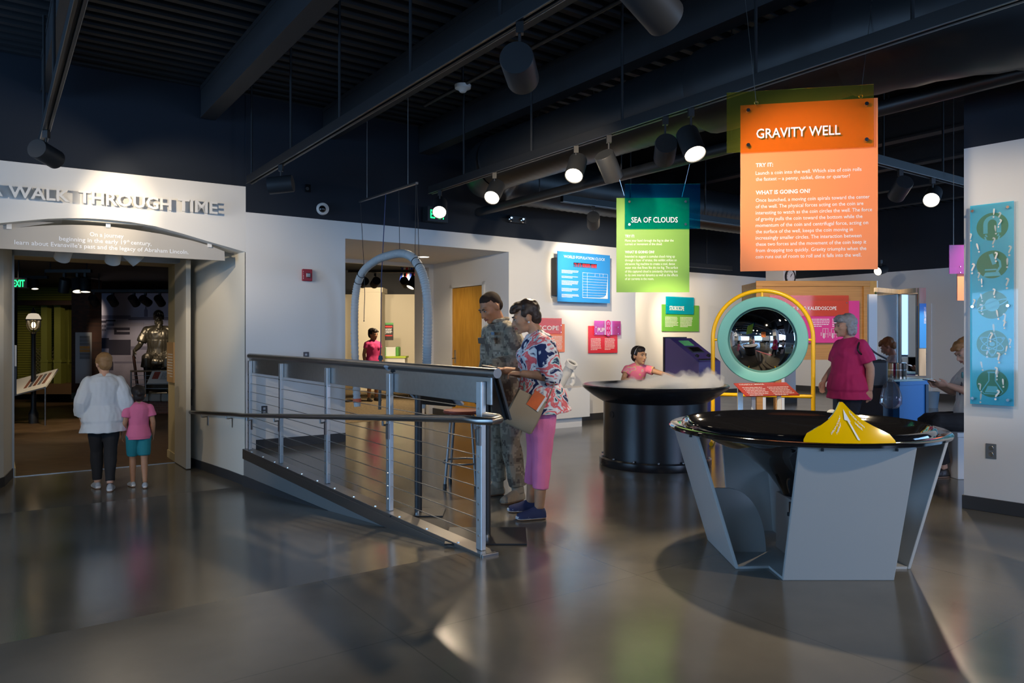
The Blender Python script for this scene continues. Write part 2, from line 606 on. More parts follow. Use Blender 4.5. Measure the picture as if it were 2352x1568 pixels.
# side walls of the vestibule (the right one bends towards the door)
side = [W(2.49, VB), W(2.44, 9.6), W(2.36, 10.2), W(2.25, 11.0), W(2.2, 11.35)]
mb = MB()
for a, b in zip(side, side[1:]):
    t = W(.12, 0) + W(0, .0)
    mb.add([a + ZD * -.45, b + ZD * -.45, b + ZD * 2.75, a + ZD * 2.75], [(0, 1, 2, 3)])
struct('wall_vestibule_right', mb, M_STONE, smooth=True, angle=60)
mb = MB()
for a, b in zip(side, side[1:]):
    nrm = -UD * .012
    mb.loft([[a + nrm + ZD * -.43, a + nrm + ZD * -.315, a + ZD * -.315, a + ZD * -.43], [b + nrm + ZD * -.43, b + nrm + ZD * -.315, b + ZD * -.315, b + ZD * -.43]])
struct('baseboard_vestibule', mb, M_BASE)
lw = [W(.22, 11.35), W(.12, 10.7), W(-.25, 9.9), W(-.5, 9.0)]
mb = MB(); mbb = MB()
for a, b in zip(lw, lw[1:]):
    mb.add([a + ZD * -.45, b + ZD * -.45, b + ZD * 2.75, a + ZD * 2.75], [(0, 1, 2, 3)])
    nrm = UD * .012
    mbb.loft([[a + nrm + ZD * -.43, a + nrm + ZD * -.315, a + ZD * -.315, a + ZD * -.43], [b + nrm + ZD * -.43, b + nrm + ZD * -.315, b + ZD * -.315, b + ZD * -.43]])
struct('wall_vestibule_left', mb, M_STONE, smooth=True, angle=60)
struct('baseboard_vestibule_left', mbb, M_BASE)
mb = MB(); mb.wbox(-9, -.5, 9.0, 9.2, -.45, 2.8); struct('wall_header_side', mb, M_STONE)
mb = MB(); mb.wbox(-1.2, 2.6, VB + .15, 11.4, 2.62, 2.75); struct('ceiling_vestibule', mb, M_STONE)
M_REVEAL = pm('tan_reveal_paint', (0.50, 0.42, 0.24), 0.6)
mb = MB()
mb.wbox(-1, .24, 11.36, 11.95, -.45, 2.9); mb.wbox(2.16, 2.7, 11.36, 11.95, -.45, 2.9); mb.wbox(.24, 2.16, 11.36, 11.95, 2.40, 2.9)
struct('wall_gallery_front', mb, M_REVEAL)
mb = MB(); mb.wbox(.24, .255, 11.345, 11.96, -.43, -.32); mb.wbox(2.145, 2.16, 11.345, 11.96, -.43, -.32); struct('baseboard_gallery', mb, M_REVEAL)
mb = MB(); mb.wbox(.16, .24, 11.33, 11.36, -.43, 2.47); mb.wbox(.16, 2.24, 11.33, 11.36, 2.40, 2.50); mb.wbox(2.16, 2.24, 11.33, 11.36, -.43, 2.47)
struct('trim_door', mb, pm('blue_grey_frame', (0.42, 0.47, 0.52), 0.4))
# open door leaf folded back along the right side wall
d = thing('door_2', None, None, W(2.13, 11.3, -.43)); d['kind'] = 'structure'
A, B = W(2.16, 11.32), W(2.17, 10.62)
fm = frame(A, B - A, ZD)
mb = MB(fm); mb.box((0, -.42, -.03), (.70, 2.39, .03)); mb.build('door_leaf', M_STONE, d, bevel=.003)
mb = MB(fm)
for z in (-.1, 1.0, 1.95):
    mb.cyl((0, z - .06, -.035), (0, z + .06, -.035), .014, seg=8)
mb.build('hinge', M_STEEL, d)
mb = MB(fm); mb.tube([(.52, .42, -.03), (.52, .42, -.08), (.52, .64, -.08), (.52, .64, -.03)], .011, 8); mb.build('pull_handle', M_BLACK, d, smooth=True)
# museum gallery beyond
M_PLANK = ramp_tex('worn_wood_planks', 'Noise', [(0.34, (0.035, 0.020, 0.010)), (0.68, (0.15, 0.090, 0.045))], 0.4, (.7, 11, 1), detail=6)
GP = [W(-13, 11.35), W(2.62, 11.35), Vector((-8.3, 24, 0)), Vector((-24, 24, 0))]     # plan of the gallery
mb = MB(); mb.add([p + ZD * RAMP_Z for p in GP], [(0, 1, 2, 3)]); struct('floor_gallery', mb, M_PLANK)
mb = MB(); mb.add([p + ZD * 2.78 for p in (W(-13, 11.9), W(2.62, 11.9), GP[2], GP[3])], [(0, 1, 2, 3)]); struct('ceiling_gallery', mb, pm('gallery_ceiling', (.03, .025, .02), .7))
mb = MB(); a = W(2.66, 11.9); b = GP[2]; mb.loft([[a + ZD * -.45, a + ZD * 2.9, a + ZD * 2.9 - Vector((.1, 0, 0)), a + ZD * -.45 - Vector((.1, 0, 0))], [b + ZD * -.45, b + ZD * 2.9, b + ZD * 2.9 - Vector((.1, 0, 0)), b + ZD * -.45 - Vector((.1, 0, 0))]])
struct('wall_gallery_right', mb, pm('gallery_dark_wall', (.02, .017, .016), .7))
mb = MB(); mb.box((-24, 23.5, -.45), (-8.3, 23.7, 2.9)); struct('wall_gallery_back', mb, MATS['gallery_dark_wall'])
mb = MB(); mb.box((-20.2, 2, -.45), (-20, 23.7, 2.9)); struct('wall_gallery_left', mb, MATS['gallery_dark_wall'])
mb = MB(); mb.wbox(.24, 2.16, 11.33, 11.37, RAMP_Z, RAMP_Z + .006); struct('trim_threshold', mb, M_STEELD)

# cream gallery seen through the recess
M_CARPET = ramp_tex('tan_carpet', 'Noise', [(0.35, (0.19, 0.14, 0.075)), (0.65, (0.33, 0.25, 0.14))], 0.95, (1, 1, 1), detail=4)
M_CARPET.node_tree.nodes['Noise Texture'].inputs['Scale'].default_value = 25
CP = [W(2.75, 11.8), W(12, 11.8), W(12, 21), Vector((-7.9, 23.5, 0))]
mb = MB(); mb.add([p + ZD * .004 for p in CP], [(0, 1, 2, 3)]); struct('floor_carpet', mb, M_CARPET)
mb = MB(UVM); mb.add([(U1, 11.0, .002), (U2, 11.0, .002), (U2, 11.9, .002), (U1, 11.9, .002)], [(0, 1, 2, 3)])
struct('floor_carpet_edge', mb, M_CARPET)
mb = MB()
yw = 21.8
mb.box((-7.7, yw, 0), (2.5, yw + .15, 2.63)); mb.box((-7.7, yw, 2.63), (2.5, yw + .15, 4), 1)
struct('wall_cream_back', mb, [M_CREAM, M_CEIL])
mb = MB(); mb.wbox(12.0, 12.15, 11.75, 21, 0, 2.63); mb.wbox(12.0, 12.15, 11.75, 21, 2.63, 3.4, 1); struct('wall_cream_right', mb, [M_CREAM, M_CEIL])
mb = MB(); a = W(2.78, 11.9); b = CP[3]; mb.add([a, b, b + ZD * 3.4, a + ZD * 3.4], [(0, 1, 2, 3)]); struct('wall_cream_left', mb, M_CREAM)
mb = MB(); mb.wbox(U2 + .15, 12.1, 11.75, 11.85, 0, 3.4); struct('wall_cream_front', mb, M_CREAM)
mb = MB(); mb.add([p + ZD * 3.35 for p in CP], [(0, 1, 2, 3)]); struct('ceiling_cream_gallery', mb, M_CEIL)
mb = MB()
mb.box((-3.90, 18.7, 0), (-3.33, 19.3, 2.50)); mb.box((-3.95, 18.65, 2.50), (-3.28, 19.35, 2.62))
struct('column_cream', mb, M_CREAM)
# walls behind the photographer, white below and dark above, with the window openings the daylight enters by
mb = MB()
for a, b in ((-12, -9.5), (-1.5, 2.8), (8.4, 14)):
    mb.box((a, -5.2, 0), (b, -5, 4.3))
mb.box((-12, -5.2, 0), (14, -5, .75)); mb.box((-12, -5.2, 3.85), (14, -5, 4.3))
struct('wall_front', mb, M_WHITE)
mb = MB(); mb.box((-12.2, -5, -.5), (-12, 6, 4.3)); struct('wall_left', mb, M_WHITE)
# ================================================================== things on the main floor
def on_u(x, y, u):
    v = v_on(x, u); p = W(u, v); p.z = EYE - (y - 775) / 1690 * p.y
    return p


def on_v(x, y, v):
    u = u_on(x, v); p = W(u, v); p.z = EYE - (y - 775) / 1690 * p.y
    return p


# ---- cable railing along the ramp
RU = 2.53
rail = thing('cable_railing', 'long steel cable railing with round top rail beside the sloping ramp', 'railing', W(RU, RAMP_V0, 0))
mb = MB()
mb.wbox(RU - .075, RU + .045, 3.80, 9.06, -.012, .018)
mb.wbox(RU - .075, RU - .062, 3.80, 9.06, -.10, -.012)
mb.wbox(RU - .075, RU + .045, 3.78, 3.80, -.004, .018)
mb.build('steel_sill', M_STEELD, rail, bevel=.003)
v = 4.1
while v < 9.0:
    mb = MB(); p = W(RU - .055, v, .018); mb.cyl(p, p + ZD * .008, .011, .009, 8); v += .42
    mb.build('sill_bolt', M_STEEL, rail, smooth=True)
# concrete curb carrying it is part of the building
mb = MB(UVM)
mb.add([(RU - .06, 4.2, -.012), (RU - .06, 9.06, -.012), (RU - .06, 9.06, -.46), (RU - .06, 4.2, -.03),
        (RU + .04, 4.2, -.012), (RU + .04, 9.06, -.012), (RU + .04, 9.06, -.46), (RU + .04, 4.2, -.03)],
       [(0, 1, 2, 3), (7, 6, 5, 4), (0, 4, 5, 1), (2, 6, 7, 3), (1, 5, 6, 2), (0, 3, 7, 4)])
struct('wall_curb', mb, pm('grey_curb_paint', (.16, .155, .145), .5))
mb = MB(UVM)
mb.add([(RU - .075, 6.3, -.2), (RU - .075, 9.06, -.30), (RU - .075, 9.06, -.45), (RU - .075, 6.3, -.21),
        (RU - .06, 6.3, -.2), (RU - .06, 9.06, -.30), (RU - .06, 9.06, -.45), (RU - .06, 6.3, -.21)],
       [(0, 1, 2, 3), (7, 6, 5, 4), (0, 4, 5, 1), (2, 6, 7, 3), (1, 5, 6, 2), (0, 3, 7, 4)])
struct('baseboard_curb', mb, M_BASE)
postv = [v_on(x, RU) for x in (1110, 900, 756, 649, 574)]
postv[-1] = 8.95
for v in postv:
    mb = MB(); mb.wbox(RU - .032, RU - .018, v - .03, v + .03, .018, 1.075); mb.wbox(RU - .032, RU + .032, v - .007, v + .007, .018, 1.075)
    mb = MB(); mb.wbox(RU - .035, RU + .0, v - .032, v + .032, .018, 1.075)
    po = mb.build('post', M_POST, rail, bevel=.004)
    for k in range(9):
        mb = MB(); c = W(RU - .035, v, .108 + .0996 * k); mb.cyl(c, c - UD * .004, .008, .007, 8)
        mb.build('cable_fitting', M_CHROME, po, smooth=True)
for k in range(9):
    z = .108 + .0996 * k
    mb = MB(); mb.cyl(W(RU - .017, postv[0] - .01, z), W(RU - .017, 9.05, z), .0033, seg=6)
    mb.build('cable', M_STEEL, rail, smooth=True)
mb = MB(); mb.wbox(RU + .002, RU + .014, 3.80, 9.06, .93, 1.105); mb.build('rail_plate', M_STEEL, rail, bevel=.003)
mb = MB(); mb.cyl(W(RU + .008, 3.74, 1.13), W(RU + .008, 9.05, 1.13), .031, seg=20); mb.build('top_rail', M_STEELD, rail, smooth=True)
# lower handrail that follows the ramp and then the bent wall
hz = lambda v: .852 - max(0, (v - 3.8)) * .0817
hp = [W(RU - .03, 3.62, .86), W(RU - .13, 3.60, .858), W(RU - .17, 3.68, .856), W(RU - .16, 3.85, .852), W(RU - .125, 4.1, hz(4.1))]
hp += [W(RU - .115, v, hz(v)) for v in (5, 6, 7, 8, 8.9)]
hp += [W(2.40, 9.3, .415), W(2.34, 9.65, .395), W(2.27, 10.15, .37), W(2.16, 10.85, .33), W(2.17, 10.95, .32), W(2.24, 10.97, .32)]
hp[0] = W(RU - .0, 3.90, .86); hp.insert(1, W(RU - .0, 3.72, .86)); hp.insert(2, W(RU - .045, 3.64, .86))
mb = MB(); mb.tube(hp, .024, 14); hr = mb.build('handrail', M_STEELD, rail, smooth=True, angle=60)
for v in postv[:4] + [8.8, 9.5, 10.3]:
    zz = hz(v) if v < 9 else .43 - (v - 9) * .055
    off = RU - .115 if v < 9 else (2.36 if v < 9.8 else 2.25)
    wl = RU - .035 if v < 9 else off + .1
    mb = MB(); mb.tube([W(off, v - .08, zz - .02), W(off, v - .08, zz - .05), W(off + .03, v - .05, zz - .055), W(wl - .005, v - .01, zz - .055), W(wl - .005, v - .01, zz - .15)], .008, 8)
    mb.wbox(wl - .012, wl + .002, v - .03, v + .01, zz - .17, zz - .05)
    mb.build('bracket', M_STEELD, hr, smooth=True)


# ---- reading stands by the railing
def reading_stand(label, base, bx, by, d, tilt, zc, w, h, mats, off=0.0, pole_r=.028, rotb=0.0, name='reading_stand'):
    t = thing(name, label, 'sign stand', (base.x, base.y, 0), rotb, 'reading stands by the railing')
    mb = MB(wm(t)); mb.box((-bx, -by, 0), (bx, by, .012)); mb.build('base_plate', M_BLACK, t, bevel=.003)
    mb = MB(wm(t))
    mb.cyl((0, -.05, .012), (0, -.05, .03), .02, seg=10)
    mb.build('base_bolt', M_CHROME, t, smooth=True)
    d = Vector((d[0], d[1], 0)).normalized()
    n = (d * sin(tilt) + ZD * cos(tilt)).normalized()
    x = Vector((-d.y, d.x, 0))            # along the width
    M = frame(Vector((base.x, base.y, zc)) + d * off, x, n.cross(x))
    mb = MB(); mb.cyl((base.x, base.y, .012), (base.x, base.y, zc + .0), pole_r, seg=18); mb.build('pole', M_BLACK, t, smooth=True)
    mb = MB(M); mb.box((-w * .36, -h * .5, -.035), (w * .36, h * .45, -.012)); mb.build('support_plate', M_BLACK, t, bevel=.003)
    mb = MB(M); mb.box((-w / 2, -h / 2, -.012), (w / 2, h / 2, .004)); pa = mb.build('sign_panel', mats, t, bevel=.002)
    mb = MB(M @ Matrix.Translation((0, 0, .006)))
    greek(mb, Matrix.Identity(4), -w * .42, w * .42, h * .28, 9, h * .07, h * .03, rnd)
    mb.build('print', M_WTEXT, pa)
    return t


M_GREYP = pm('grey_blue_panel', (.42, .45, .50), .4)
M_REDP = pm('red_panel_print', (.52, .06, .045), .35)
reading_stand('black pole reading stand with tilted grey panel behind the railing, farther of the two', Vector((-.72, 5.66, 0)), .2, .13, (.62, .78), radians(40), .985, .52, .46, [M_GREYP], .06)
reading_stand('black reading stand with steep panel right behind the end post of the railing', Vector((-.172, 4.99, 0)), .27, .21, (.97, .25), radians(74), .985, .42, .36, [M_BLACK], .07)

# ---- stool
st = thing('bar_stool', 'tall stool with grey tubular legs behind the railing beside the soldier', 'stool', (-.45, 6.72, 0))
sM = wm(st)
mb = MB(sM); mb.lathe([(0, .66), (.17, .66), (.18, .675), (.175, .69), (0, .695)], 28); mb.build('seat', pm('red_brown_seat', (.25, .05, .03), .4), st, smooth=True)
M_TUBEG = pm('grey_tube_paint', (.17, .17, .17), .4, metal=.5)
for k in range(4):
    a = radians(40 + 90 * k); c, s = cos(a), sin(a)
    mb = MB(sM); mb.tube([(.07 * c, .07 * s, .65), (.115 * c, .115 * s, .645), (.135 * c, .135 * s, .60), (.20 * c, .20 * s, .01)], .012, 8)
    l = mb.build('leg', M_TUBEG, st, smooth=True)
    mb = MB(sM); mb.cyl((.197 * c, .197 * s, .0), (.197 * c, .197 * s, .04), .016, seg=8); mb.build('rubber_foot', M_BLACK, l, smooth=True)
mb = MB(sM); mb.tube([(.178 * cos(2 * pi * i / 28), .178 * sin(2 * pi * i / 28), .22) for i in range(28)], .009, 8, loop=True); mb.build('foot_ring', M_TUBEG, st, smooth=True)

# ---- hanging whisper tube and its bar
HU = 3.8
bar = thing('hanging_bar', 'thin steel bar hung on cables above the grey arch-shaped hose', 'bar', on_u(890, 440, HU))
b0, b1 = on_u(826, 463, HU), on_u(958, 420, HU)
mb = MB(); d_ = (b1 - b0).normalized(); mb.box((0, -.016, -.012), ((b1 - b0).length, .016, .012), M=frame(b0, d_, UD)); mb.build('rail', M_STEELD, bar, bevel=.003)
for px, py in ((843, 457), (937, 427)):
    p = on_u(px, py, HU); mb = MB(); mb.cyl(p, Vector((p.x, p.y, 4.3)), .004, seg=6); mb.build('suspension_cable', M_STEEL, bar, smooth=True)
hose_px = [(820, 921), (816.5, 840), (814, 764), (815, 700), (821, 654), (836, 621), (864, 598), (892, 587), (918, 582), (938, 585.5), (953.5, 598), (969, 626), (979, 667), (983, 726), (981.5, 790), (980, 840), (974, 892), (970, 921)]
hw = [on_u(x, y, HU) for x, y in hose_px]


def catmull(P, n=8):
    out = []
    for i in range(len(P) - 1):
        a = P[max(i - 1, 0)]; b = P[i]; c = P[i + 1]; d = P[min(i + 2, len(P) - 1)]
        for k in range(n):
            t = k / n
            out.append(.5 * ((2 * b) + (c - a) * t + (2 * a - 5 * b + 4 * c - d) * t * t + (3 * b - a - 3 * c + d) * t ** 3))
    out.append(P[-1])
    return out


hs = thing('flexible_hose', 'grey ribbed hose hung as a tall arch by the white wall', 'hose', (hw[8].x, hw[8].y, 0))
cl = catmull(hw, 24)
rads = [.046 + .005 * sin(i * 2.1) for i in range(len(cl))]
mb = MB(); mb.tube(cl, .046, 14, rads=rads); mb.build('ribbed_tube', pm('grey_hose_plastic', (.46, .49, .50), .5), hs, smooth=True, angle=80)
for e, f in ((cl[0], cl[3]), (cl[-1], cl[-4])):
    t = (e - f).normalized()
    mb = MB(); mb.cyl(e - t * .03, e + t * .015, .052, seg=18); mb.build('orange_ring', pm('orange_rubber', (.72, .13, .04), .5), hs, smooth=True)
    mb = MB(); mb.cyl(e + t * .012, e + t * .07, .045, .04, seg=18); mb.build('end_cup', pm('pale_cup', (.55, .60, .60), .4), hs, smooth=True)
M_CORD = pm('black_cord', (.02, .02, .022), .7)
for i in (4.2, 4.7, 10.1, 10.6):
    k = int(i * 24); t = (cl[k + 1] - cl[k - 1]).normalized(); x, y, _ = basis_for(t)
    mb = MB(); mb.tube([cl[k] + (x * cos(a * pi / 8) + y * sin(a * pi / 8)) * .05 for a in range(16)], .004, 6, loop=True); mb.build('cord_loop', M_CORD, hs, smooth=True)
for (bx, by), k in (((828, 462), 5), ((916, 434), 8), ((955, 422), 10), ((957, 421), 10.6)):
    mb = MB(); mb.tube([on_u(bx, by, HU), cl[int(k * 24)] + ZD * .045], .0035, 6); mb.build('hanging_cord', M_CORD, hs, smooth=True)
mb = MB(); e = cl[5 * 24]; mb.tube([e, e - ZD * .3 + UD * .01, e - ZD * .62], .004, 6); mb.ell(e - ZD * .63, .008); mb.build('loose_cord', M_CORD, hs, smooth=True)
pr_ = thing('blue_rope', 'long blue rope with grey rod hanging inside the hose arch', 'rope', on_u(873, 900, HU))
mb = MB(); mb.tube([on_u(886, 445, HU), on_u(876, 640, HU), on_u(874, 830, HU)], .0055, 8); mb.build('rope_strand', pm('blue_rope', (.03, .05, .14), .7), pr_, smooth=True)
mb = MB(); mb.cyl(on_u(874, 818, HU), on_u(872, 940, HU), .018, seg=10); mb.build('grey_rod', pm('grey_rod', (.12, .12, .11), .6), pr_, smooth=True)
mb = MB(); p = on_u(874, 822, HU); mb.cyl(p - ZD * .02, p + ZD * .03, .03, .022, 10); mb.build('blue_knot', pm('blue_knot', (.02, .07, .13), .6), pr_, smooth=True)

# ---- gravity well
gw = thing('gravity_well', 'round black coin funnel on grey folded panels in the right foreground', 'coin funnel', (1.815, 4.6, 0))
gM = wm(gw)
M_GLOSSB = pm('glossy_black', (.006, .006, .007), .06, spec=.7, coat=.6)
M_WELLP = pm('grey_laminate', (.44, .45, .44), .42, bump=.03, bscale=300)
prof = [(.70, .780), (.795, .770), (.812, .778), (.815, .792), (.803, .803), (.745, .797), (.735, .800), (.73, .822), (.715, .830), (.70, .822)]
fun = [(.69, .80), (.62, .755), (.54, .715), (.45, .675), (.36, .63), (.27, .575), (.19, .505), (.13, .42), (.09, .33), (.07, .27)]
prof += fun
prof += [(r + .012, z - .012) for r, z in reversed(fun)]
mb = MB(gM); mb.lathe(prof, 96, close=True); mb.build('funnel', M_GLOSSB, gw, smooth=True, angle=50)
mb = MB(gM); mb.lathe([(.0, .275), (.09, .275), (.095, .20), (.0, .20)], 24); mb.build('coin_outlet', M_BLACK, gw, smooth=True)
for k in range(4):
    R = gM @ Matrix.Rotation(k * pi / 2, 4, 'Z')
    mb = MB(R)
    w2 = .31
    # inclined panel: foot at y=-.51, top at y=-.745
    mb.add([(-w2, -.51, 0), (w2, -.51, 0), (w2, -.742, .772), (-w2, -.742, .772), (-w2, -.49, 0), (w2, -.49, 0), (w2, -.722, .772), (-w2, -.722, .772)],
           [(0, 1, 2, 3), (7, 6, 5, 4), (0, 4, 5, 1), (3, 2, 6, 7), (1, 5, 6, 2), (0, 3, 7, 4)])
    pa = mb.build('side_panel', M_WELLP, gw, bevel=.004)
    for sx in (-.19, .2):
        mb = MB(R); mb.cyl((sx, -.748, .772), (sx, -.748, .755), .008, seg=8)
        mb.build('bolt', M_BLACK, pa)
    mb = MB(R @ Matrix.Translation((0, -.5, .012)) @ Matrix.Rotation(pi / 2, 4, 'Z') @ Matrix.Rotation(pi / 2, 4, 'X'))
    pts = [(0, 0), (.27, 0)] + [(.27 * cos(a) ** .8, .40 * sin(a)) for a in [pi / 2 * i / 14 for i in range(1, 14)]] + [(-.085, .40)]
    mb.prism([(p[0] - .0, p[1]) for p in pts], -.009, .009); mb.build('gusset', M_WELLP, gw)
mb = MB(gM)
P = []
for k in range(4):
    c, s = round(cos(k * pi / 2)), round(sin(k * pi / 2))
    for x, y in ((-.31, -.29), (-.305, -.5), (.305, -.5), (.29, -.31)):
        P.append((x * c - y * s, x * s + y * c))
mb.prism(P, 0, .014); mb.build('base_plate', M_WELLP, gw)
mb = MB(gM); mb.box((-.13, -.27, .014), (.16, .10, .37)); bx = mb.build('coin_box', M_WELLP, gw, bevel=.004)
mb = MB(gM); mb.box((-.145, -.20, .30), (-.13, -.16, .36)); mb.cyl((-.15, -.18, .30), (-.15, -.18, .28), .012, seg=8); mb.build('hasp', M_BLACK, bx)
mb = MB(gM)
p = Vector((.41, .52, .83)); mb.lathe([(0, .02), (.012, .02), (.028, .01), (.032, 0), (0, 0)], 12, Matrix.Translation(p)); mb.build('rim_knob', pm('clear_knob', (.5, .5, .45), .1), gw, smooth=True)
# yellow coin launcher on the near edge of the rim
M_YEL = pm('glossy_yellow', (.97, .56, .0), .16, spec=.6, coat=.5)
la = thing('coin_launcher', 'glossy yellow peaked coin launcher with white arrow on rim of the funnel', 'coin launcher', (1.96, 3.93, .80))
rows = []
ks = [-1, -.93, -.8, -.6, -.42, -.28, -.16, -.07, -.03, .03, .07, .16, .28, .42, .6, .8, .93, 1]
hh = {1: .016, .93: .046, .8: .063, .6: .088, .42: .114, .28: .141, .16: .170, .07: .197, .03: .206}


def rimpt(s, r):
    """s along the rim, r from the axis"""
    a = -pi / 2 - .07 + s * .298
    return Vector((1.815 + r * cos(a), 4.6 + r * sin(a), 0))


peak_shift = -.05
front, back = [], []
for s in ks:
    h = hh[abs(s)]
    bot = rimpt(s, .80) + ZD * .800
    topp = rimpt(s + peak_shift * (1 - abs(s)) , .80 - h * .62) + ZD * (.800 + h)
    mid_ = bot.lerp(topp, .5) + (rimpt(s, .80) - rimpt(s, .79)).normalized() * -.012 * (1 - abs(s))
    bk = rimpt(s, .80 - h * .62 - .03 - .10 * (1 - abs(s))) + ZD * .79
    tb = topp + (rimpt(s, .7) - rimpt(s, .8)).normalized() * .016
    front.append([bot, mid_, topp]); back.append([topp, tb, bk])
mb = MB(); mb.loft(front, closed=False); mb.build('yellow_face', M_YEL, la, smooth=True, angle=70)
mb = MB(); mb.loft(back, closed=False)
for side_ in (0, -1):
    mb.add([front[side_][0], front[side_][1], front[side_][2], back[side_][2]], [(0, 1, 2, 3)])
mb.build('back_slide', M_GLOSSB, la, smooth=True, angle=40)


def face_pt(s, t):
    """point just off the yellow face"""
    i = 0
    while i < len(ks) - 2 and ks[i + 1] < s: i += 1
    f = (s - ks[i]) / (ks[i + 1] - ks[i])
    a = [front[i][j].lerp(front[i + 1][j], f) for j in range(3)]
    p = a[0].lerp(a[1], t * 2) if t < .5 else a[1].lerp(a[2], t * 2 - 1)
    return p + Vector((-.1, -.9, .45)).normalized() * .004


def face_text(mb, s, x0, t0, w, cap, slope):
    vs, fs, tw = text_geo(s, .02)
    vs2 = [face_pt(x0 + (p.x / tw) * w, t0 + slope * (p.x / tw) + p.y * cap) for p in vs]
    mb.add(vs2, fs)


mb = MB()
ar = [(.14, .10), (.19, .10), (.07, .58), (.11, .56), (-.0, .82), (-.03, .56), (.025, .58)]
mb.add([face_pt(*p) for p in ar], [(0, 1, 2, 6), (3, 4, 5)])
mb.build('white_arrow', M_WTEXT, la)
for wd_ in (('DROP COIN', -.40, .35, .28, .12, .32), ('HERE', -.28, .30, .14, .12, .2), ('DROP COIN', .13, .82, .26, .12, -.20), ('HERE', .20, .58, .13, .12, -.1)):
    mb = MB(); face_text(mb, *wd_); mb.build('white_lettering', M_WTEXT, la)

# ---- fog table
ft = thing('fog_table', 'large round black pedestal basin holding white mist, where a girl leans over', 'fog basin', (1.53, 7.89, 0))
fM = wm(ft)
M_SATB = pm('satin_black', (.012, .012, .014), .22, spec=.6)
mb = MB(fM); mb.lathe([(0, .0), (.585, .0), (.59, .015), (.59, .075), (.575, .09), (.545, .09)], 72); fl_ = mb.build('foot_ring', M_SATB, ft, smooth=True)
for k in range(14):
    mb = MB(fM); a = 2 * pi * k / 14 + .1; mb.cyl((.567 * cos(a), .567 * sin(a), .085), (.567 * cos(a), .567 * sin(a), .1), .012, seg=8)
    mb.build('foot_bolt', M_STEELD, fl_)
mb = MB(fM); mb.lathe([(.545, .08), (.547, .70)], 72); co = mb.build('drum', pm('black_drum', (.012, .012, .014), .28, spec=.6, bump=.05, bscale=5), ft, smooth=True)
mb = MB(fM)
a0 = radians(206); c_, s_ = cos(a0), sin(a0)
mb.cyl((.54 * c_, .54 * s_, .55), (.552 * c_, .552 * s_, .55), .035, seg=16); mb.build('port_hole', M_BLACK, co)
mb = MB(fM); mb.lathe([(.50, .66), (.56, .675), (.66, .735), (.745, .80), (.77, .825), (.774, .84), (.765, .852), (.752, .852), (.73, .845), (.60, .80), (.40, .765), (0, .755)], 96)
mb.build('basin', M_SATB, ft, smooth=True, angle=50)
# the mist that lies in the basin and spills over its right side
m, N, L = new_mat('white_mist')
N.remove(N['Principled BSDF'])
vs_ = N.new('ShaderNodeVolumeScatter'); vs_.inputs['Color'].default_value = (.95, .96, .98, 1)
vs_.inputs['Anisotropy'].default_value = .2
tc = N.new('ShaderNodeTexCoord')
nn = N.new('ShaderNodeTexNoise'); nn.inputs['Scale'].default_value = 5.5; nn.inputs['Detail'].default_value = 4
L.new(tc.outputs['Object'], nn.inputs['Vector'])
sp = N.new('ShaderNodeSeparateXYZ'); L.new(tc.outputs['Object'], sp.inputs[0])
# height of the mist surface grows to the right
mr = N.new('ShaderNodeMapRange'); mr.inputs[1].default_value = -.5; mr.inputs[2].default_value = .55; mr.inputs[3].default_value = .025; mr.inputs[4].default_value = .20
L.new(sp.outputs['X'], mr.inputs[0])
q = N.new('ShaderNodeMath'); q.operation = 'DIVIDE'; L.new(sp.outputs['Z'], q.inputs[0]); L.new(mr.outputs[0], q.inputs[1])
q1 = N.new('ShaderNodeMath'); q1.operation = 'SUBTRACT'; q1.inputs[0].default_value = 1.0; L.new(q.outputs[0], q1.inputs[1])
q2 = N.new('ShaderNodeMath'); q2.operation = 'MULTIPLY_ADD'; q2.inputs[1].default_value = 3.0; q2.inputs[2].default_value = -1.75
L.new(nn.outputs['Fac'], q2.inputs[0])
q3 = N.new('ShaderNodeMath'); q3.operation = 'ADD'; L.new(q1.outputs[0], q3.inputs[0]); L.new(q2.outputs[0], q3.inputs[1])
q4 = N.new('ShaderNodeMath'); q4.operation = 'MULTIPLY'; q4.inputs[1].default_value = 26.0; q4.use_clamp = False; L.new(q3.outputs[0], q4.inputs[0])
q5 = N.new('ShaderNodeMath'); q5.operation = 'MAXIMUM'; q5.inputs[1].default_value = 0; L.new(q4.outputs[0], q5.inputs[0])
L.new(q5.outputs[0], vs_.inputs['Density'])
L.new(vs_.outputs[0], N['Material Output'].inputs['Volume'])
ms = thing('mist', 'white mist lying in the round black basin', 'mist', (1.53, 7.89, .80)); ms['kind'] = 'stuff'
mb = MB(wm(ms)); mb.lathe([(0, -.035), (.4, -.025), (.6, .01), (.72, .052), (.72, .14), (.6, .24), (0, .28)], 40)
mist = mb.build('mist_cloud', m, ms)

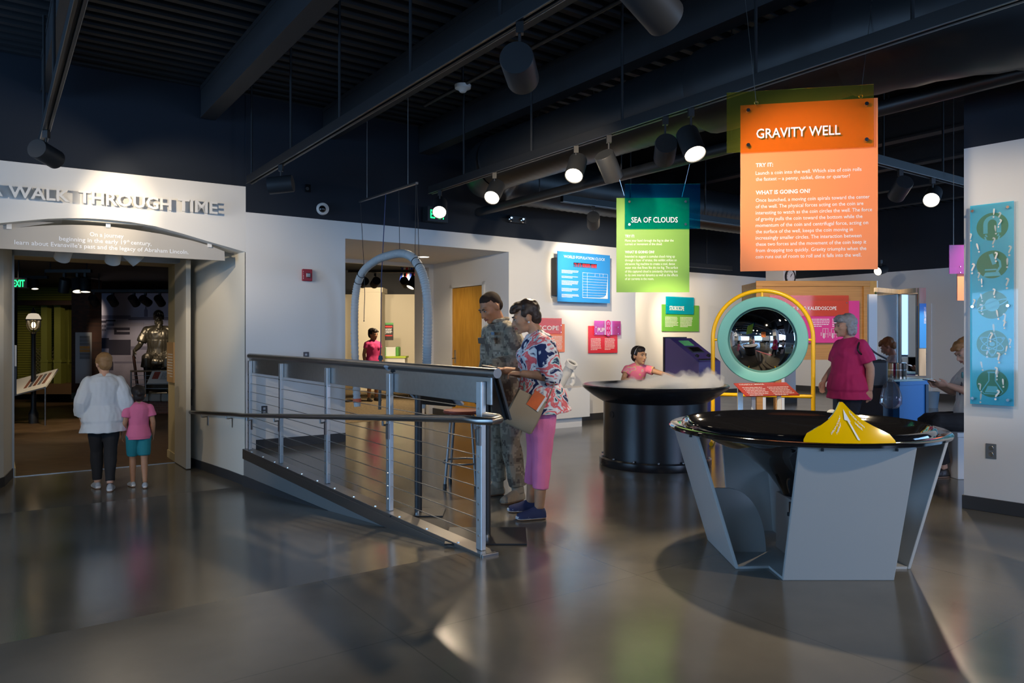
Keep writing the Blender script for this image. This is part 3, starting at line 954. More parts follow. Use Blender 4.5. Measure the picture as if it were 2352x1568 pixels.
# ---- white ledge with the viewing tube against the back wall
ld = thing('white_ledge', 'low white counter standing against the back wall under the red signs', 'counter', W(6.9, 8.8, 0))
uA, uB = u_on(1186, 8.5), u_on(1355, 8.45)
mb = MB(); mb.wbox(6.55, uB, 8.45, 9.06, .15, .60); mb.build('counter_body', pm('white_laminate', (.70, .70, .69), .4), ld, bevel=.004)
mb = MB(); mb.wbox(6.6, uB - .10, 8.52, 9.06, 0, .15); mb.build('plinth', MATS['white_laminate'], ld)
vt = thing('viewing_tube', 'slanted white viewing tube with dark lens standing on the white counter', 'scope', at(1300, 886, 11.0))
p0, p1 = at(1285, 884, 10.95), at(1311, 838, 10.8)
t_ = (p1 - p0).normalized()
mb = MB(); mb.cyl(p0 - t_ * .04, p1, .075, .066, 20); mb.build('tube', M_WHITEP, vt, smooth=True)
mb = MB(); mb.lathe([(.06, -.02), (.09, -.02), (.09, .05), (.062, .05), (.055, .02)], 24, frame(p1, *basis_for(t_)[:2]), close=True); mb.build('collar', M_WHITEP, vt, smooth=True)
mb = MB(); mb.cyl(p1, p1 + t_ * .03, .058, seg=20); mb.build('lens', M_GLOSSB, vt)
mb = MB(); a = at(1308, 858, 10.9); b = at(1311, 884, 10.9); mb.tube([a + ZD * .05, a + Vector((.04, 0, 0)), b + Vector((.03, 0, .04)), b + ZD * .0], .04, 10); mb.build('bracket', M_WHITEP, vt, smooth=True)
mb = MB(); a = at(1312, 866, 10.82); mb.cyl(a, a + Vector((.05, -.04, 0)), .02, seg=10); mb.build('knob', M_WHITEP, vt, smooth=True)

# ---- purple kiosk
kk = thing('purple_kiosk', 'purple slant-topped kiosk with green label behind the fog basin', 'kiosk', at(1587, 960, 11.4))
kc = at(1587, 900, 11.6)
kd = Vector((.62, -.78, 0)).normalized()      # the way it faces
kx = Vector((-kd.y, kd.x, 0))                 # its width, to its right seen from behind
kM = frame(Vector((kc.x, kc.y, 0)), kd, ZD)   # x forward, y up, z sideways
M_PUR = pm('purple_laminate', (.055, .04, .17), .35)
sd = [(-.30, 0), (.36, 0), (.36, .98), (-.20, 1.34), (-.30, 1.34)]
mb = MB(kM); mb.prism(sd, -.27, .27); kb = mb.build('cabinet', M_PUR, kk, bevel=.006)
mb = MB(kM); mb.prism([(-.33, 0), (-.30, 0), (-.30, 1.36), (-.33, 1.36)], -.28, .28); mb.build('back_panel', pm('black_laminate', (.012, .012, .02), .4), kk)
sl = (Vector((.36, .98)) - Vector((-.20, 1.34))).normalized()
slM = kM @ frame(Vector((-.20, 1.34, 0)), (sl.x, sl.y, 0), (0, 0, 1))   # x down the slope, y across, z out
if (slM.to_3x3() @ Vector((0, 0, 1))).z < 0:
    slM = slM @ Matrix.Rotation(pi, 4, 'X')
mb = MB(slM); mb.box((.08, -.14, 0), (.22, .10, .006)); mb.build('green_label', pm('green_print', (.12, .48, .20), .5), kk)
mb = MB(slM); mb.box((.28, -.16, 0), (.43, .12, .02)); sc_ = mb.build('screen_frame', M_STEELD, kk, bevel=.004)
mb = MB(slM); mb.box((.30, -.13, .02), (.41, .09, .023)); mb.build('screen', M_GLOSSB, sc_)
for y_ in (-.16, .12):
    mb = MB(slM); mb.lathe([(0, 0), (.03, 0), (.026, .03), (0, .034)], 14, Matrix.Translation((.52, y_, 0))); mb.build('dial', M_BLACK, kk, smooth=True)
mb = MB(slM); mb.box((.60, -.22, 0), (.63, .24, .012)); mb.build('ledge_strip', M_STEELD, kk)

# ---- convex mirror in its yellow arch
CM0 = Vector((3.16, 9.3, 0))
cd = Vector((-.32, -.947, 0)).normalized()
cm = thing('convex_mirror', 'round convex mirror in teal ring held by tall yellow tube arch', 'mirror', CM0)
cx_ = Vector((-cd.y, cd.x, 0))
cM = frame(CM0, cx_, ZD, None)     # x right, y up, z towards the viewer
M_TEAL = pm('teal_paint', (.16, .47, .44), .35)
M_YTUBE = pm('yellow_tube_paint', (.86, .50, .006), .25, spec=.5)
zc = 1.322
mb = MB(cM @ Matrix.Translation((0, zc, 0)))
mb.lathe([(.415, .0), (.415, .03), (.43, .036), (.535, .036), (.545, .025), (.545, -.06), (.53, -.07), (.40, -.07)], 72, close=True); mb.build('ring', M_TEAL, cm, smooth=True, angle=35)
mb = MB(cM @ Matrix.Translation((0, zc, 0)))
Rm = .62
pf = [(0, .165)] + [(.42 * i / 16, .165 - (Rm - sqrt(Rm * Rm - (.42 * i / 16) ** 2))) for i in range(1, 17)]
mb.lathe(pf, 72); mb.build('mirror_dome', pm('mirror_silver', (.86, .87, .88), .02, metal=1.0), cm, smooth=True, angle=80)
ya = .60
pts = [(-ya, .02, 0), (-ya, .5, 0), (-ya, 1.0, 0)] + [(-ya * cos(a), zc + .02 + .60 * sin(a), 0) for a in [pi * i / 28 for i in range(29)]] + [(ya, 1.0, 0), (ya, .5, 0), (ya, .02, 0)]
mb = MB(cM); mb.tube(pts, .026, 14); mb.build('arch_tube', M_YTUBE, cm, smooth=True)
mb = MB(cM); mb.cyl((-ya, .62, 0), (ya, .62, 0), .024, seg=12); mb.build('cross_bar', M_YTUBE, cm, smooth=True)
for a, b in (((-ya, zc, 0), (-.53, zc, 0)), ((.53, zc, 0), (ya, zc, 0)), ((0, zc + .53, 0), (0, zc + .62, 0))):
    mb = MB(cM); mb.cyl(a, b, .016, seg=10); mb.build('pivot_pin', M_YTUBE, cm, smooth=True)
for sx in (-ya, ya):
    mb = MB(cM); mb.tube([(sx, .025, -.35), (sx, .025, .35)], .026, 12); mb.build('foot_bar', M_YTUBE, cm, smooth=True)
# its red explanatory lectern
ps = thing('red_lectern', 'slanted red lectern sign on thin white legs below the convex mirror', 'sign stand', at(1762, 980, 8.5))
A, B, C_ = at(1697, 880, 8.55), at(1817, 878, 8.75), at(1714, 909, 8.3)
rx = (B - A); ry = (A - C_)
lM = frame(C_, rx, ry)
w_, h_ = rx.length, ry.length
mb = MB(lM); mb.box((0, 0, -.012), (w_, h_, 0)); rp = mb.build('sign_panel', M_REDP, ps, bevel=.002)
mb = MB(lM); put_text(mb, 'PARABOLIC MIRROR', Matrix.Translation((.05, h_ * .80, .002)), .033, .33, bold=.01); mb.build('white_title', M_WTEXT, rp)
for a_, b_ in ((.05, w_ * .48), (w_ * .54, w_ * .95)):
    mb = MB(lM); greek(mb, Matrix.Translation((0, 0, .002)), a_, b_, h_ * .6, 6, .033, .012, rnd); mb.build('print', M_WTEXT, rp)
for px in (1731, 1790):
    p = at(px, 905, 8.45); mb = MB(); mb.box((p.x - .022, p.y, 0), (p.x + .022, p.y + .022, p.z)); mb.build('leg', M_WHITEP, ps)
p = at(1701, 880, 8.6); mb = MB(); mb.box((p.x - .03, p.y, 0), (p.x + .0, p.y + .03, p.z)); mb.box((p.x, p.y, 0), (p.x + .03, p.y + .03, p.z)); mb.build('post', M_CHROME, ps)


# ---- hanging and wall signs made of two overlapping sheets
def two_sheet_sign(name, label, cat, M, w, h, mat, tp, tmat, title, cap, tx, ty, tw=None, group=None, bolts=True, t=.012, gap=.02):
    o = bpy.data.objects.new(name, None); COL.objects.link(o)
    loc = M.translation.copy(); o.location = loc; o.matrix_basis = Matrix.Translation(loc)
    tag(o, label, cat, group or ('hanging exhibit signs' if 'hanging' in name else 'exhibit signs on the walls'))
    mb = MB(M); mb.box((0, 0, -t), (w, h, 0)); mp = mb.build('main_sheet', mat, o)
    x0, y0, x1, y1 = tp
    mb = MB(M); mb.box((x0, y0, gap), (x1, y1, gap + .008)); tpn = mb.build('title_sheet', tmat, o)
    if bolts:
        bx0, by0, bx1, by1 = max(x0, 0), max(y0, 0), min(x1, w), min(y1, h)
        m_ = min(bx1 - bx0, by1 - by0) * .14
        for bx, by in ((bx0 + m_, by0 + m_), (bx1 - m_, by0 + m_), (bx0 + m_, by1 - m_), (bx1 - m_, by1 - m_)):
            mb = MB(M); mb.cyl((bx, by, 0), (bx, by, gap + .02), m_ * .28, seg=10); mb.build('standoff_bolt', M_CHROME, tpn, smooth=True)
    mb = MB(M @ Matrix.Translation((tx, ty, gap + .0095)))
    put_text(mb, title, Matrix.Identity(4), cap, tw, bold=.012, depth=0)
    mb.build('white_title', M_WTEXT, tpn)
    return o, mp


M_ORANGE = pm('orange_sheet', (.93, .27, .085), .45)
M_GREEN = pm('leaf_green_sheet', (.21, .43, .06), .45)
TLp, TRp, BLp = at(1701, 242, 4.98), at(2016.4, 222, 4.82), at(1702.5, 623, 4.98)
gh = TLp.z - BLp.z; gx = Vector((TRp.x - TLp.x, TRp.y - TLp.y, 0)); gwid = gx.length
gsM = frame(Vector((TLp.x, TLp.y, BLp.z)), gx, ZD)
# the title sheet rises a little towards the right like the photo's top edge, which is only perspective
k_ = gh / 381
gs, gmain = two_sheet_sign('hanging_sign', 'large orange hanging sign titled GRAVITY WELL above the coin funnel', 'sign', gsM, gwid, gh, M_ORANGE,
                    (-.093, gh - 110 * k_, .832, gh + .082), acrylic('yellow_olive_acrylic', (.97, .74, .32), .07, (.40, .55, .10)), 'GRAVITY WELL', .066, .098, gh - 80 * k_, .53)
lines = ['Once launched, a moving coin spirals toward the center', 'of the well. The physical forces acting on the coin are', 'interesting to watch as the coin circles the well. The force',
         'of gravity pulls the coin toward the bottom while the', 'momentum of the coin and centrifugal force, acting on', 'the surface of the well, keeps the coin moving in',
         'increasingly smaller circles. The interaction between', 'these two forces and the movement of the coin keep it', 'from dropping too quickly. Gravity triumphs when the', 'coin runs out of room to roll and it falls into the well.']
wid = [243, 230, 248, 228, 240, 208, 226, 236, 236, 226]
mb = MB(gsM @ Matrix.Translation((.098, 0, .0015)))
T_ = lambda y: Matrix.Translation((0, gh - y * k_, 0))
put_text(mb, 'TRY IT:', T_(143), .026, 38 * k_, bold=.03)
mb.build('white_heading', M_WTEXT, gmain); mb = MB(gsM @ Matrix.Translation((.098, 0, .0015)))
put_text(mb, 'Launch a coin into the well. Which size of coin rolls', T_(161), .025, 226 * k_, bold=.006)
put_text(mb, 'the fastest \u2013 a penny, nickel, dime or quarter?', T_(175), .025, 202 * k_, bold=.006)
mb.build('white_print', M_WTEXT, gmain); mb = MB(gsM @ Matrix.Translation((.098, 0, .0015)))
put_text(mb, 'WHAT IS GOING ON?', T_(206), .027, 118 * k_, bold=.03)
mb.build('white_heading', M_WTEXT, gmain); mb = MB(gsM @ Matrix.Translation((.098, 0, .0015)))
for i, (s, w_) in enumerate(zip(lines, wid)):
    put_text(mb, s, T_(223 + i * 14.35), .025, w_ * k_, bold=.006)
mb.build('white_print', M_WTEXT, gmain)
for px, py, tx_, ty_ in ((1737, 236, 1712, 0), (1977, 221, 2003, 0)):
    p = at(px, py, 4.9); q_ = at(tx_, ty_, 4.95); d_ = (q_ - p).normalized()
    mb = MB(); mb.cyl(p, p + d_ * ((4.26 - p.z) / d_.z), .0022, seg=5); mb.build('suspension_wire', M_STEEL, gs)
    mb = MB(); mb.tube([p + Vector((.012 * cos(a * pi / 6), 0, .012 * sin(a * pi / 6))) for a in range(12)], .003, 5, loop=True); mb.build('eye_hook', pm('brass', (.7, .5, .15), .3, metal=1), gs)

ssM = frame(at(1416, 671, 8.0), Vector((1, -.02, 0)), ZD)
k_ = 8.0 / 1690
sw, sh = 166.5 * k_, 216.5 * k_
ss, smain = two_sheet_sign('hanging_sign', 'green hanging sign titled SEA OF CLOUDS above the fog basin', 'sign', ssM, sw, sh, M_GREEN,
                    (18.5 * k_, 144.5 * k_, 190 * k_, 247 * k_), acrylic('blue_acrylic', (.16, .86, .90), .12, (.0, .10, .30)), 'SEA OF CLOUDS', 13 * k_, 33 * k_, 159 * k_, 106 * k_)
sl_ = ['Intended to suggest a cumulus cloud rising up', 'through a layer of stratus, this exhibit utilizes an', 'ultrasonic fog machine to create a cool, dense', 'water mist that flows like dry ice fog. The surface',
       'of this captured cloud is constantly churning due', 'to its own internal dynamics as well as the effects', 'of air currents in the room.']
sw_ = [114, 118, 114, 121, 120, 121, 66]
mb = MB(ssM @ Matrix.Translation((19.5 * k_, 0, .0015)))
T_ = lambda y: Matrix.Translation((0, (671 - y) * k_, 0))
put_text(mb, 'TRY IT:', T_(545), 6 * k_, 22 * k_, bold=.03)
mb.build('white_heading', M_WTEXT, smain); mb = MB(ssM @ Matrix.Translation((19.5 * k_, 0, .0015)))
put_text(mb, 'Move your hand through the fog to alter the', T_(555), 6 * k_, 111 * k_)
put_text(mb, 'current or movement of the cloud.', T_(563), 6 * k_, 85 * k_)
mb.build('white_print', M_WTEXT, smain); mb = MB(ssM @ Matrix.Translation((19.5 * k_, 0, .0015)))
put_text(mb, 'WHAT IS GOING ON?', T_(581.5), 6 * k_, 67 * k_, bold=.03)
mb.build('white_heading', M_WTEXT, smain); mb = MB(ssM @ Matrix.Translation((19.5 * k_, 0, .0015)))
for i, (s, w_) in enumerate(zip(sl_, sw_)):
    put_text(mb, s, T_(591.5 + i * 8.55), 6 * k_, w_ * k_)
mb.build('white_print', M_WTEXT, smain)
for px, py, tx_, ty_ in ((1434, 449, 1418, 395), (1566, 452, 1590, 350)):
    p = at(px, py, 8.0); q_ = at(tx_, ty_, 8.0); d_ = (q_ - p).normalized()
    mb = MB(); mb.cyl(p, p + d_ * ((4.26 - p.z) / d_.z), .003, seg=5); mb.build('suspension_wire', M_STEEL, ss)


def wall_frame(x0, y0, x1, y1, v, out=.03):
    """lower left corner frame, width and height of a sheet on a wall at v"""
    a = on_v(x0, y1, v - out); b = on_v(x1, y1, v - out); c = on_v(x0, y0, v - out)
    return frame(a, UD, ZD), (Vector((b.x, b.y, 0)) - Vector((a.x, a.y, 0))).length, c.z - a.z


# world population clock
wM, ww, wh = wall_frame(1281, 576, 1401, 692, VB, .16)
pc = thing('population_clock', 'blue square sign with red digits titled WORLD POPULATION CLOCK on the back wall', 'sign', wM.translation)
mb = MB(wM); mb.box((0, 0, -.015), (ww, wh, 0)); pb = mb.build('blue_sheet', pm('blue_sheet', (.02, .25, .66), .45), pc)
mb = MB(wM); mb.box((-.02, .10, -.13), (ww * .9, wh - .1, -.015)); mb.build('black_box', M_BLACK, pc)
mb = MB(wM @ Matrix.Translation((0, 0, .002)))
put_text(mb, 'WORLD POPULATION CLOCK', Matrix.Translation((ww * .11, wh * .875, 0)), wh * .058, ww * .79, bold=.0)
mb.build('white_title', M_WTEXT, pb); mb = MB(wM @ Matrix.Translation((0, 0, .002)))
for g, (n_, y_) in enumerate(((3, .62), (2, .50), (4, .41), (3, .26), (3, .14))):
    mb = MB(wM @ Matrix.Translation((0, 0, .002))); greek(mb, Matrix.Identity(4), ww * .07, ww * .40, wh * y_, n_, wh * .024, wh * .011, rnd)
    mb.build('white_print', M_WTEXT, pb)
mb = MB(wM @ Matrix.Translation((0, 0, .002)))
for k in range(9):
    y_ = wh * (.09 + .055 * k); mb.box((ww * .46, y_, 0), (ww * .95, y_ + .003, .001))
for x_ in (.46, .55, .95):
    mb.box((ww * x_, wh * .09, 0), (ww * x_ + .003, wh * .60, .001))
for x_ in (.70, .79, .86):
    mb.box((ww * x_, wh * .54, 0), (ww * x_ + .003, wh * .60, .001))
mb.box((ww * .46, wh * .60, 0), (ww * .95, wh * .604, .001))
cv = [(.46, .09), (.95, .09), (.95, .52), (.935, .30), (.92, .17), (.88, .125), (.80, .105), (.46, .10)]
mb.prism([(ww * a, wh * b) for a, b in cv], 0, .001)
mb.build('white_chart', M_WTEXT, pb)
mb = MB(wM); mb.box((ww * .29, wh * .705, 0), (ww * .735, wh * .795, .004)); dp = mb.build('display', M_GLOSSB, pc)
mb = MB(wM @ Matrix.Translation((ww * .30, wh * .718, .006)))
seg = {'7': 'abc', '1': 'bc', '9': 'abcdfg', '3': 'abcdg', '8': 'abcdefg'}
dw, dh = ww * .036, wh * .062
for i, ch in enumerate('7171939138'):
    x_ = i * ww * .0432
    S = {'a': (0, dh, dw, dh - .008), 'd': (0, 0, dw, .008), 'g': (0, dh / 2 - .004, dw, dh / 2 + .004), 'b': (dw - .008, dh / 2, dw, dh), 'c': (dw - .008, 0, dw, dh / 2), 'f': (0, dh / 2, .008, dh), 'e': (0, 0, .008, dh / 2)}
    for c_ in seg[ch]:
        a = S[c_]; mb.box((x_ + a[0], a[1], 0), (x_ + a[2], a[3], .001))
mb.build('red_digits', lum('red_led', (1, .02, .02), 2.2), dp)

# pupil, -scope and stroboscope signs
M_REDS = pm('red_sheet', (.72, .035, .055), .45)
wM, ww, wh = wall_frame(1352, 748, 1418, 811, VB)
o, mp = two_sheet_sign('wall_sign', 'red wall sign with magenta sheet titled PUPIL on the back wall', 'sign', wM, ww, wh, M_REDS, (ww * .16, wh * .67, ww * 1.08, wh * 1.19), acrylic('magenta_acrylic', (.93, .22, .66), .2), 'PUPIL', .07, ww * .27, wh * .78, ww * .33)
for x0 in (.07, .55):
    mb = MB(wM @ Matrix.Translation((0, 0, .002)))
    greek(mb, Matrix.Identity(4), ww * x0, ww * (x0 + .37), wh * .52, 9, wh * .05, wh * .02, rnd)
    mb.build('print', M_WTEXT, mp)
mb = MB(wM); mb.box((ww * .50, wh * .67, .03), (ww * .77, wh * 1.19, .032)); st_ = mb.build('film_strip', acrylic('pale_violet_film', (.85, .55, .85), .6), o)
mb = MB(wM @ Matrix.Translation((0, 0, .034)))
for y_ in (1.09, .92, .75):
    c = (ww * .63, wh * y_)
    mb.loft([[(c[0] + r * .055 * cos(a * pi / 10), c[1] + r * .06 * sin(a * pi / 10), 0) for a in range(20)] for r in (1, .6)], True, False)
    mb.prism([(c[0] + .018 * cos(a * pi / 5), c[1] + .02 * sin(a * pi / 5)) for a in range(10)], 0, .001)
mb.build('eye_print', pm('magenta_print', (.75, .04, .25), .5), st_)
M_ORS = pm('coral_sheet', (.86, .23, .10), .45)
wM, ww, wh = wall_frame(1228, 743, 1297, 809, VB)
o, mp = two_sheet_sign('wall_sign', 'coral wall sign with red title sheet half hidden behind the woman in a floral top', 'sign', wM, ww, wh, M_ORS, (ww * -.05, wh * .66, ww * .86, wh * 1.2), acrylic('red_acrylic', (.95, .30, .18), .2), '   SCOPE', .07, ww * .10, wh * .78, ww * .66)
mb = MB(wM @ Matrix.Translation((0, 0, .002)))
greek(mb, Matrix.Identity(4), ww * .55, ww * .93, wh * .55, 11, wh * .05, wh * .02, rnd); mb.build('print', M_WTEXT, mp)
wM, ww, wh = wall_frame(1520.5, 698.5, 1605.5, 760.5, 11.5)
o, mp = two_sheet_sign('wall_sign', 'green wall sign with cyan sheet titled STROBOSCOPE on the far wall', 'sign', wM, ww, wh, pm('mid_green_sheet', (.13, .40, .05), .45), (ww * .08, wh * .65, ww * .83, wh * 1.30), acrylic('cyan_acrylic', (.22, .93, 1.0), .35, (0, .60, .88)), 'STROBOSCOPE', .10, ww * .17, wh * .79, ww * .39)
for x0 in (.08, .48):
    mb = MB(wM @ Matrix.Translation((0, 0, .002)))
    greek(mb, Matrix.Identity(4), ww * x0, ww * (x0 + .35), wh * .52, 8, wh * .05, wh * .02, rnd)
    mb.build('print', M_WTEXT, mp)

# ---- walk-in kaleidoscope: an oak box on legs
kz = thing('kaleidoscope_box', 'big oak walk-in kaleidoscope box on legs behind the convex mirror', 'exhibit box', at(1876, 945, 13.4))
Yk = 13.4
x0_, x1_ = at(1739, 700, Yk).x, at(1993, 700, Yk).x
zt, zb = at(0, 645, Yk).z, at(0, 826, Yk).z
M_OAK2 = ramp_tex('honey_oak_board', 'Noise', [(0.3, (.44, .195, .035)), (.7, (.56, .265, .055))], .42, (.35, 3, 9), detail=6)
mb = MB(); mb.box((x0_, Yk, zb), (x1_, Yk + .9, zt - .02)); mb.build('front_board', M_OAK2, kz)
mb = MB()
for a, b, c, d_ in ((x0_ - .03, x0_ + .09, zb, zt - .10), (x1_ - .09, x1_ + .03, zb, zt - .10), (x0_ - .03, x1_ + .03, zt - .10, zt)):
    mb.box((a, Yk - .035, c), (b, Yk, d_))
mb.build('oak_frame', M_OAK2, kz, bevel=.006)
mb = MB(); mb.box((x1_ + .03, Yk - .03, zb + .0), (x1_ + .15, Yk + .9, zt)); mb.build('edge_panel', M_OAK, kz)
mb = MB(); mb.box((x1_ + .15, Yk - .03, zb - .5), (x1_ + .17, Yk + .95, zt)); mb.build('white_edge', M_WHITEP, kz)
for px in (1746, 1789, 1985):
    p = at(px, 900, Yk); mb = MB(); mb.box((p.x - .055, Yk + .02, 0), (p.x + .055, Yk + .12, zb)); mb.box((p.x + .055, Yk + .02, 0), (p.x + .11, Yk + .12, zb), 1); mb.build('leg', [M_OAK2, M_WHITEP], kz)
kM2 = frame(at(1797, 787, Yk - .07), Vector((1, 0, 0)), ZD)
k_ = Yk / 1690
ks_, mp = two_sheet_sign('wall_sign', 'magenta and red sign titled WALK INTO KALEIDOSCOPE on the oak box', 'sign', kM2, 176 * k_, 96 * k_, pm('magenta_sheet', (.70, .02, .22), .45), (-30 * k_, 61 * k_, 150 * k_, 108 * k_), acrylic('scarlet_acrylic', (.97, .28, .18), .25), 'WALK INTO KALEIDOSCOPE', 8 * k_, 2 * k_, 75 * k_, 120 * k_)
for x0 in (4, 62, 114):
    mb = MB(kM2 @ Matrix.Translation((0, 0, .002)))
    greek(mb, Matrix.Identity(4), x0 * k_, (x0 + 48) * k_, 53 * k_, 5, 4 * k_, 1.6 * k_, rnd)
    mb.build('print', M_WTEXT, mp)
mb = MB(kM2 @ Matrix.Translation((0, 0, .002)))
for cx0 in (92, 112):
    for sx in (0, 6, 12):
        mb.box(((cx0 + sx) * k_, 12 * k_, 0), ((cx0 + sx + .6) * k_, 33 * k_, .001))
    for sy in (20, 32):
        mb.box((cx0 * k_, sy * k_, 0), ((cx0 + 13) * k_, (sy + .6) * k_, .001))
    mb.box(((cx0 - 4) * k_, 16 * k_, 0), ((cx0 - 3) * k_, 24 * k_, .001)); mb.box(((cx0 + 2) * k_, 10 * k_, 0), ((cx0 + 4) * k_, 22 * k_, .001))
mb.build('white_drawing', M_WTEXT, mp)

# ---- wall clock on the column
ck = W(13.27 + .26, 9.11 - .03, 0)
ck = on_v(1815, 636, 9.09)
cl_ = thing('wall_clock', 'round black rimmed wall clock on the white column', 'clock', ck)
cM_ = frame(ck, UD, ZD)
mb = MB(cM_); mb.lathe([(.0, 0), (.16, 0), (.17, .02), (.165, .04), (.145, .04), (.142, .02), (0, .02)], 40, Matrix.Translation((0, 0, -.02))); mb.build('rim', M_BLACK, cl_, smooth=True)
mb = MB(cM_); mb.cyl((0, 0, .0), (0, 0, .004), .143, seg=40); mb.build('dial_face', M_WHITEP, cl_)
mb = MB(cM_ @ Matrix.Translation((0, 0, .006)))
for k in range(12):
    a = pi / 2 - 2 * pi * (k + 1) / 12
    put_text(mb, str(k + 1), Matrix.Translation((.112 * cos(a), .112 * sin(a) - .016, 0)), .032, align='C')
for a, l in ((radians(60), .07), (radians(48), .11)):
    mb.box((-.004, -.005, 0), (l, .005, .002), M=Matrix.Rotation(a, 4, 'Z'))
mb.build('numerals_and_hands', M_BLACK, cl_)

# ---- anti-gravity mirror cabinet and the blue table in front of it
bt = thing('blue_table', 'blue sided exhibit table with pale top behind the gravity funnel', 'table', at(2100, 1060, 8.2))
f0 = at(2066, 900, 8.1); f1 = at(2129, 900, 8.3)
fx = Vector((f1.x - f0.x, f1.y - f0.y, 0)); tw_ = fx.length; fx.normalize()
tM = frame(Vector((f0.x, f0.y, 0)), fx, Vector((-fx.y, fx.x, 0)))
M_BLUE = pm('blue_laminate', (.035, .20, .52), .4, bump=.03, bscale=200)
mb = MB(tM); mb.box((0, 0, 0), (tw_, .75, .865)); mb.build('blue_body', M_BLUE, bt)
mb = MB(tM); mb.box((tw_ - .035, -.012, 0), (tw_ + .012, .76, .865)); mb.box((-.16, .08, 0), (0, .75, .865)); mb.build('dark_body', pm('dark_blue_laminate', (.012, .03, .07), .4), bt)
mb = MB(tM); mb.prism([(-.12, .0), (tw_ + .05, -.035), (tw_ + .08, .8), (-.2, .8)], .865, .89); mb.build('table_top', pm('pale_green_top', (.45, .58, .52), .3), bt, bevel=.004)
mb = MB(tM); mb.box((-.02, -.02, .825), (tw_ + .03, 0, .865)); mb.build('blue_apron', M_BLUE, bt)
dr = thing('silver_drum', 'short shiny drum with brown side standing on the blue table', 'drum', at(2059, 866, 8.5))
p = at(2059, 868, 8.5); p.z = .89
mb = MB(Matrix.Translation(p)); mb.lathe([(0, 0), (.105, 0), (.105, .165), (.10, .17), (0, .17)], 36); mb.build('shell', pm('brown_silver_metal', (.34, .27, .22), .12, metal=1), dr, smooth=True)
mb = MB(Matrix.Translation(p)); mb.lathe([(.104, .08), (.108, .082), (.108, .096), (.104, .098)], 36, close=True); mb.build('silver_band', M_CHROME, dr, smooth=True)
mc = thing('mirror_cabinet', 'hinged pair of tall mirrors in pale wood frame on the blue table', 'mirror', at(2065, 860, 9.0))
Ym = 8.85
zc0, zc1 = .89, at(0, 661, Ym).z
a_, b_, c_ = at(2013, 800, Ym - .05), at(2065, 800, Ym + .35), at(2108, 800, Ym)
M_MIR = pm('flat_mirror', (.88, .89, .9), .01, metal=1)
M_PALE = ramp_tex('pale_oak', 'Noise', [(.3, (.42, .33, .22)), (.7, (.58, .47, .33))], .5, (6, 6, .6), detail=5)
for q0, q1 in ((a_, b_), (b_, c_)):
    d_ = Vector((q1.x - q0.x, q1.y - q0.y, 0)); l_ = d_.length
    fM_ = frame(Vector((q0.x, q0.y, zc0)), d_, ZD)
    mb = MB(fM_); mb.box((0, 0, -.02), (l_, zc1 - zc0 - .05, 0)); mb.build('mirror_pane', M_MIR, mc)
    mb = MB(fM_); mb.box((0, zc1 - zc0 - .055, -.03), (l_, zc1 - zc0, .02)); mb.build('top_rail', M_PALE, mc)
mb = MB(); mb.box((b_.x - .012, b_.y - .03, zc0), (b_.x + .012, b_.y, zc1 - .03)); mb.build('centre_post', M_STEELD, mc)
e1 = at(2108, 800, Ym); e2 = at(2124, 800, Ym)
mb = MB(); mb.box((e1.x, Ym - .03, zc0), (e2.x, Ym + .3, zc1)); pp_ = mb.build('wood_post', M_PALE, mc, bevel=.003)
mb = MB(); mb.box((e1.x + .002, Ym - .036, at(0, 799, Ym).z), (e2.x - .002, Ym - .03, at(0, 697, Ym).z)); lb = mb.build('blue_label', pm('sky_blue_label', (.03, .27, .75), .45), pp_)
mb = MB(frame(Vector(((e1.x + e2.x) / 2 + .012, Ym - .038, at(0, 705, Ym).z)), (0, 0, -1), (1, 0, 0))); put_text(mb, 'ANTI-GRAVITY MIRROR', Matrix.Identity(4), .026, .20, bold=.01)
mb.build('white_title', M_WTEXT, lb)
mb = MB(); mb.box((a_.x - .10, a_.y - .02, 0.9), (a_.x, a_.y + .02, zc1 - .08)); mb.build('white_side', M_WHITEP, mc)

# ---- the pillar's blue acrylic panel
bM = frame(PM @ Vector((.028, -.045, 0)), PD, ZD)    # x right, y up, z outward
def on_pillar(x, y):
    o = bM.translation; r = (x - 1176) / 1690
    s = (r * o.y - o.x) / (PD.x - r * PD.y)
    return s, EYE - (y - 775) / 1690 * (o.y + s * PD.y)
s0, zt0 = on_pillar(2228, 473); s1, zt1 = on_pillar(2328, 462)
_, zb0 = on_pillar(2230, 927)
pw, ph = s1 - s0, zt0 - zb0
bM = bM @ Matrix.Translation((s0, zb0, 0))
ap_ = thing('science_panel', 'tall turquoise acrylic panel with green science icons on the right pillar', 'sign', bM @ Vector((pw / 2, 0, 0)))
mb = MB(bM); mb.box((0, 0, -.010), (pw, ph, -.002)); mp = mb.build('turquoise_sheet', pm('turquoise_sheet', (.0, .48, .72), .3), ap_)
mb = MB(bM); mb.box((.02, -.02, .018), (pw + .035, ph - .01, .024)); ov = mb.build('clear_sheet', acrylic('clear_acrylic', (.94, .98, .99), .015), ap_)
for x_, y_ in ((.09, .97), (.9, .97), (.09, .49), (.9, .49), (.09, .03), (.9, .03)):
    mb = MB(bM); mb.cyl((x_ * pw, y_ * ph, -.035), (x_ * pw, y_ * ph, .035), .011, seg=12); mb.build('standoff_bolt', M_CHROME, ap_, smooth=True)
mb = MB(bM)
cyc = [(524 - 473) / 454, (609 - 473) / 454, (700 - 473) / 454, (788 - 473) / 454, (877 - 473) / 454]
cyc = [1 - c - .003 for c in cyc]
R_ = pw * .365
for c in cyc:
    q_ = [(pw * .52 + R_ * cos(a * pi / 24), c * ph + R_ * sin(a * pi / 24)) for a in range(48)]
    mb.prism(q_, -.001, .0005)
gd = mb.build('green_discs', pm('green_disc_print', (.0, .22, .11), .4), mp)
mb = MB(bM)
